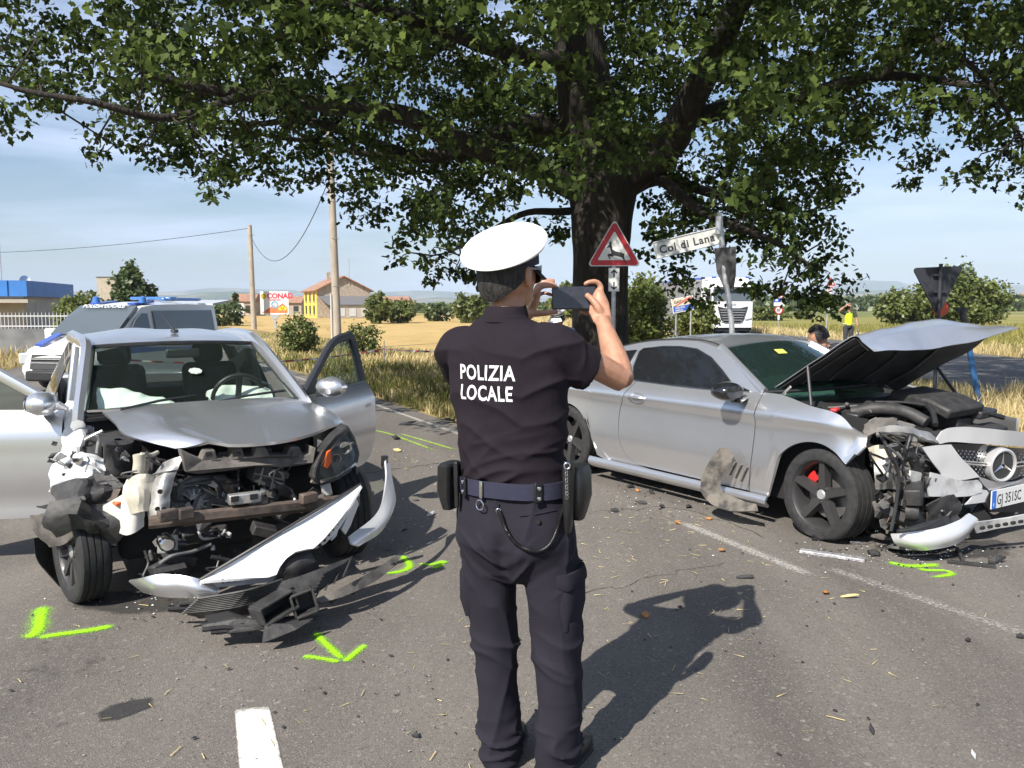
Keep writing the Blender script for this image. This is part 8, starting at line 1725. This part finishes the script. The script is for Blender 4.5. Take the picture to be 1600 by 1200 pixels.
# capped officer by the oak, looking down to our left
yo = 11.3; bx_ = at(876, 505, yo).x
ps = dict(std); ps.update(head=(0, .07, 1.60), face=(0, .9, -.4), el_l=(-.24, .12, 1.16), wr_l=(-.10, .34, 1.12), el_r=(.24, .12, 1.16), wr_r=(.10, .34, 1.12))
co_, J, k, HM, fd = figure('person', 'officer in white peaked cap looking down beside the oak trunk beyond the coupe', (bx_, yo, 0), R(140), 1.60, ps, dict(shirt=m_bluec, trousers=m_trous), hair=mat('brown_grey_hair', (.07, .06, .05), .8))
hd = J['head']; cM = Matrix.Translation(hd) @ HM.to_4x4() @ Matrix.Rotation(R(8), 4, 'X')
cp = MB(); cp.lathe([(.083, .045), (.088, .05), (.090, .085)], 28, cM @ Matrix.Diagonal((1, 1.18, 1, 1))); cp = cp.build('cap', m_navy, co_)
MB().lathe([(.090, .085), (.118, .105), (.130, .122), (.126, .135), (.08, .148), (0, .152)], 28, cM @ Matrix.Diagonal((1, 1.15, 1, 1))).build('crown', m_capw, cp); MB().lathe([(.0905, .060), (.0925, .066), (.0905, .072)], 28, cM @ Matrix.Diagonal((1, 1.18, 1, 1))).build('white_band', m_capw, cp)
recalc(MB().slab([[cM @ Vector((.085*math.sin(a)*q, .10*math.cos(a)*q+.0, .045-.03*(q-1)*3)) for a in [R(-65+13*i) for i in range(11)]] for q in (1, 1.3, 1.55)], .004).build('visor', m_capw, cp))
MB().lathe([(0, .004), (.022, .004), (.026, 0)], 16, cM @ Matrix.Translation((0, .112, .088)) @ Matrix.Rotation(R(-100), 4, 'X')).build('badge', m_dgrey, cp)
# dark-haired man leaning in behind the raised bonnet
ym = 8.5; bx_ = at(1290, 540, ym).x
ps = dict(std); ps.update(head=(0, .44, 1.335), neck=(0, .34, 1.22), pelvis=(0, -.08, .90), face=(0, .92, -.38), sh_l=(-.19, .28, 1.14), sh_r=(.19, .28, 1.14), el_l=(-.22, .48, .92), el_r=(.22, .48, .92), wr_l=(-.12, .66, .92), wr_r=(.12, .66, .92), hip_l=(-.09, -.08, .86), hip_r=(.09, -.08, .86), kn_l=(-.1, .02, .47), kn_r=(.1, .02, .47))
dm_ = figure('person', 'dark haired man leaning forward behind the coupe beneath the raised bonnet edge', (bx_+.42, ym+.12, 0), R(78), 1.72, ps, dict(shirt=m_dkt, trousers=m_dkt), skin=m_skin, hair=m_hairb, vox=.010)
# ================================================================ debris on the road
def shard(name, u, v, w_, d_, h_, m, label, cat='car fragment', group=None, rz=None, k=6, tilt=.25, curl=.3):
    c = gnd(u, v); a0 = rnd.uniform(0, 6.3) if rz is None else rz; P = []
    for i in range(k):
        a = 2*math.pi*i/k + rnd.uniform(-.25, .25); r_ = rnd.uniform(.55, 1.0); P.append((math.cos(a)*w_/2*r_, math.sin(a)*d_/2*r_))
    tx, ty = rnd.uniform(-tilt, tilt), rnd.uniform(-tilt, tilt); zs = [x*tx + y*ty + rnd.uniform(0, curl)*h_ for x, y in P]; z0 = min(zs)
    top = [Vector((x, y, z-z0+.006+max(.004, h_*.25))) for (x, y), z in zip(P, zs)]; bot = [Vector((x, y, z-z0+.004)) for (x, y), z in zip(P, zs)]; cz = sum(p.z for p in top)/k + h_*.4
    vs = top + bot + [Vector((0, 0, cz))]
    b = MB().add(vs, [(i, (i+1) % k, 2*k) for i in range(k)] + [tuple(reversed(range(k, 2*k)))] + [(i, k+i, k+(i+1) % k, (i+1) % k) for i in range(k)])
    o = b.build(name, m, None, False); o.location = c; o.rotation_euler = (0, 0, a0); tag(o, label, cat, group); return o
m_leafb = mat('dry_leaf_brown', (.34, .16, .05), .8, var=.3, vs=30); m_straw = mat('straw', (.55, .44, .20), .8, var=.2, vs=10); m_glassbit = mat('glass_crumbs', (.62, .68, .70), .15, spec=.8)
# the long chrome strip and other single pieces one can point to
def strip(name, pts, wd, th, m, label, z=.012, cat='car fragment'):
    P = [gnd(u, v) for u, v in pts]; c = P[0].copy(); b = MB(); n = len(P)
    for i in range(n-1): b.bar(P[i]-c+Vector((0, 0, z)), P[i+1]-c+Vector((0, 0, z)), wd, th)
    o = b.build(name, m, None, False, bevel=.002); o.location = c; return tag(o, label, cat)
strip('chrome_strip', [(1250, 863), (1300, 870), (1352, 878)], .060, .020, mat('satin_chrome', (.78, .78, .80), .38, metal=.55, col2=(.25, .25, .27), vs=60), 'long chrome trim strip lying in front of the coupe wheel')
strip('black_rail', [(1480, 880), (1520, 884), (1556, 888)], .030, .020, m_engine, 'thin black plastic rail lying right of the lime zigzag mark'); 
strip('black_bracket', [(1495, 862), (1504, 880)], .02, .025, m_engine, 'short black bracket standing off the thin black rail', .02)
shard('black_fin', 1556, 880, .16, .05, .06, m_engine, 'pointed black fin at the end of the thin black rail', rz=.2, tilt=.1)
shard('mirror_shell', 1296, 842, .34, .12, .06, m_blackg, 'glossy black shell piece wedged under the flat front wheel', rz=.35, k=8)
shard('grey_bracket', 1376, 848, .22, .15, .06, m_dusty, 'grey broken bracket beside the fallen splitter', k=7); shard('grey_bracket', 1398, 862, .20, .14, .05, m_hose, 'dark grey folded bracket below the fallen splitter', k=5); shard('lamp_piece', 1366, 868, .11, .10, .05, m_engine, 'round black lamp cap lying nearest the lime zigzag mark', k=9, tilt=.05)
c0 = gnd(1356, 840); hlf = thing('headlamp_fragments', 'little heap of shiny chrome headlamp pieces before the flat front wheel', 'car fragment', c0)
for k, (u, v) in enumerate(((1352, 838), (1362, 834), (1372, 836), (1345, 843))):
    o = shard('chrome_shard', u, v, .09, .05, .04, m_chrome, 'x'); o.parent = hlf; o.location = o.location - c0; del o['label']; del o['category']
strip('twisted_pipe', [(1318, 842), (1330, 850), (1352, 851), (1372, 846)], .018, .018, m_chrome, 'thin bent bright pipe lying before the flat front wheel')
shard('twig_piece', 1166, 904, .14, .04, .025, m_engine, 'dark twisted scrap lying at the shadow hand of the officer', rz=.1); shard('dark_scrap', 1062, 951, .07, .03, .015, m_engine, 'dark curled scrap inside the arm gap of the officer shadow')
shard('black_triangle', 650, 1152, .055, .035, .02, m_engine, 'small black triangular shard at the officer left foot', k=3); shard('dark_sliver', 1362, 1144, .08, .03, .02, m_engine, 'dark pointed sliver on bare asphalt at lower right', k=4)
shard('clear_sliver', 1521, 1181, .09, .025, .01, m_glassbit, 'pale clear sliver on the asphalt at the lower right edge', k=4); shard('black_lump', 1512, 1003, .045, .03, .022, m_engine, 'black lump on the asphalt below the faded edge line'); shard('black_lump', 1593, 997, .06, .04, .03, m_engine, 'black lump at the right frame edge of the road')
shard('flat_black_panel', 636, 664, .34, .12, .02, m_engine, 'flat black plastic panel on the road behind the hanging bumper', rz=.1, k=5); shard('black_clip', 618, 687, .14, .12, .06, m_engine, 'knotted black clip cluster beside the thin lime lines', k=8); shard('yellow_foam', 622, 706, .12, .10, .04, mat('yellow_foam', (.62, .50, .22), .9), 'pale yellow foam lump on the road behind the hanging bumper', k=8)
shard('black_cable_piece', 702, 660, .22, .14, .05, m_engine, 'tangled black piece at the verge edge line beside the officer', k=9); shard('white_shard', 672, 806, .15, .07, .02, m_wsilver, 'pale grey triangular shard lying in the bumper shadow', k=4)
for u, v, l in ((650, 783, 'small grey shard in the bumper shade nearest the officer belt pouch'), (612, 803, 'small grey shard beside the upright tip of the hanging bumper'), (632, 830, 'small grey shard above the lime curve in the bumper shade'), (607, 860, 'small grey shard touching the top of the lime curve')): shard('grey_shard', u, v, .09, .04, .015, rnd.choice((m_dusty, m_wsilver, m_engine)), l, k=5)
for u, v, l in ((1018, 771, 'black shard under the middle of the coupe door'), (1003, 788, 'black shard nearest the camera below the coupe door'), (985, 762, 'black shard close under the coupe sill behind the door'), (1034, 794, 'black shard left of the fallen arch liner on the road'), (1075, 793, 'black shard just left of the muddy arch liner foot'), (960, 800, 'black shard on the road right of the officer holster')): shard('black_shard', u, v, rnd.uniform(.09, .15), .06, .03, m_engine, l)
for u, v, l in ((1060, 819, 'brown oak leaf at the far end of the faded line'), (1107, 812, 'brown oak leaf on the road below the muddy arch liner'), (1128, 862, 'brown oak leaf lying left of the faded line middle'), (1290, 928, 'brown oak leaf right of the officer shadow hands'), (996, 768, 'brown oak leaf among the black shards under the door'), (1008, 964, 'brown oak leaf on the officer shadow elbow')): shard('dry_leaf', u, v, .075, .05, .02, m_leafb, l, 'leaf', None, k=7)
shard('wood_chip', 1326, 935, .15, .025, .015, m_straw, 'pale wood chip lying alone right of the officer shadow', 'wood chip', rz=-.2, k=5)
# straw, grit and glass crumbs that nobody could count
def scatter(name, n, spots, size, m, elong, zmax=.004):
    V = []; Fc = []
    for i in range(n):
        u0, v0, su, sv = spots[i % len(spots)]; g = gnd(u0 + rnd.gauss(0, su), max(600, v0 + rnd.gauss(0, sv))); a = rnd.uniform(0, 6.28); l_ = size*rnd.uniform(.4, 1.3); w_ = l_/elong; d = Vector((math.cos(a), math.sin(a), 0)); e = Vector((-d.y, d.x, 0)); k = len(V); z1 = .004 + rnd.uniform(0, zmax)
        for p in (g-d*l_/2-e*w_/2, g+d*l_/2-e*w_/2, g+d*l_/2+e*w_/2, g-d*l_/2+e*w_/2): V.append((p.x, p.y, z1 + rnd.uniform(0, zmax)))
        V.append((g.x, g.y, z1 + w_*.7)); Fc += [(k, k+1, k+4), (k+1, k+2, k+4), (k+2, k+3, k+4), (k+3, k, k+4)]
    kind(npmesh(name, V, Fc, m), 'stuff')
scatter('straw_litter', 330, [(1000, 800, 60, 22), (1080, 850, 90, 30), (960, 860, 40, 30), (650, 715, 40, 12), (1150, 900, 130, 50), (500, 1050, 300, 80), (1000, 1050, 300, 90), (1200, 980, 200, 60)], 0.055, m_straw, 18)
scatter('glass_crumbs', 420, [(640, 740, 45, 40), (600, 820, 40, 30), (1360, 860, 70, 10), (300, 945, 90, 12), (1450, 872, 70, 12), (1010, 780, 60, 18)], 0.010, m_glassbit, 1.3)
scatter('plastic_crumbs', 380, [(640, 720, 50, 35), (1020, 785, 60, 14), (1380, 865, 80, 12), (350, 960, 110, 18), (1150, 960, 260, 80), (500, 1040, 300, 80)], .017, m_engine, 1.8)
scatter('road_grit', 900, [(800, 1000, 500, 120), (1200, 950, 260, 110), (500, 1080, 320, 70), (1000, 830, 120, 40)], .007, mat('grit', (.26, .24, .22), .9), 1.2)
# old tar seams and hairline cracks in the asphalt
m_tar = paintmat('tar_seam', (.05, .048, .046), .7, 45)
for pts, wd in (([(560, 742), (640, 730), (715, 722)], .05), ([(930, 800), (1060, 795), (1200, 842)], .03), ([(905, 930), (1010, 905), (1130, 880)], .018)):
    P = [Vector((*G2(*p), 0)) for p in pts]; P = [p + Vector((rnd.gauss(0, .02), rnd.gauss(0, .02), 0)) for p in curve(P, 9)]
    kind(stroke('tar_seam', [(p.x, p.y) for p in P], wd, m_tar, z=.0035, k=2, strength=.7, wvar=.5), 'structure')
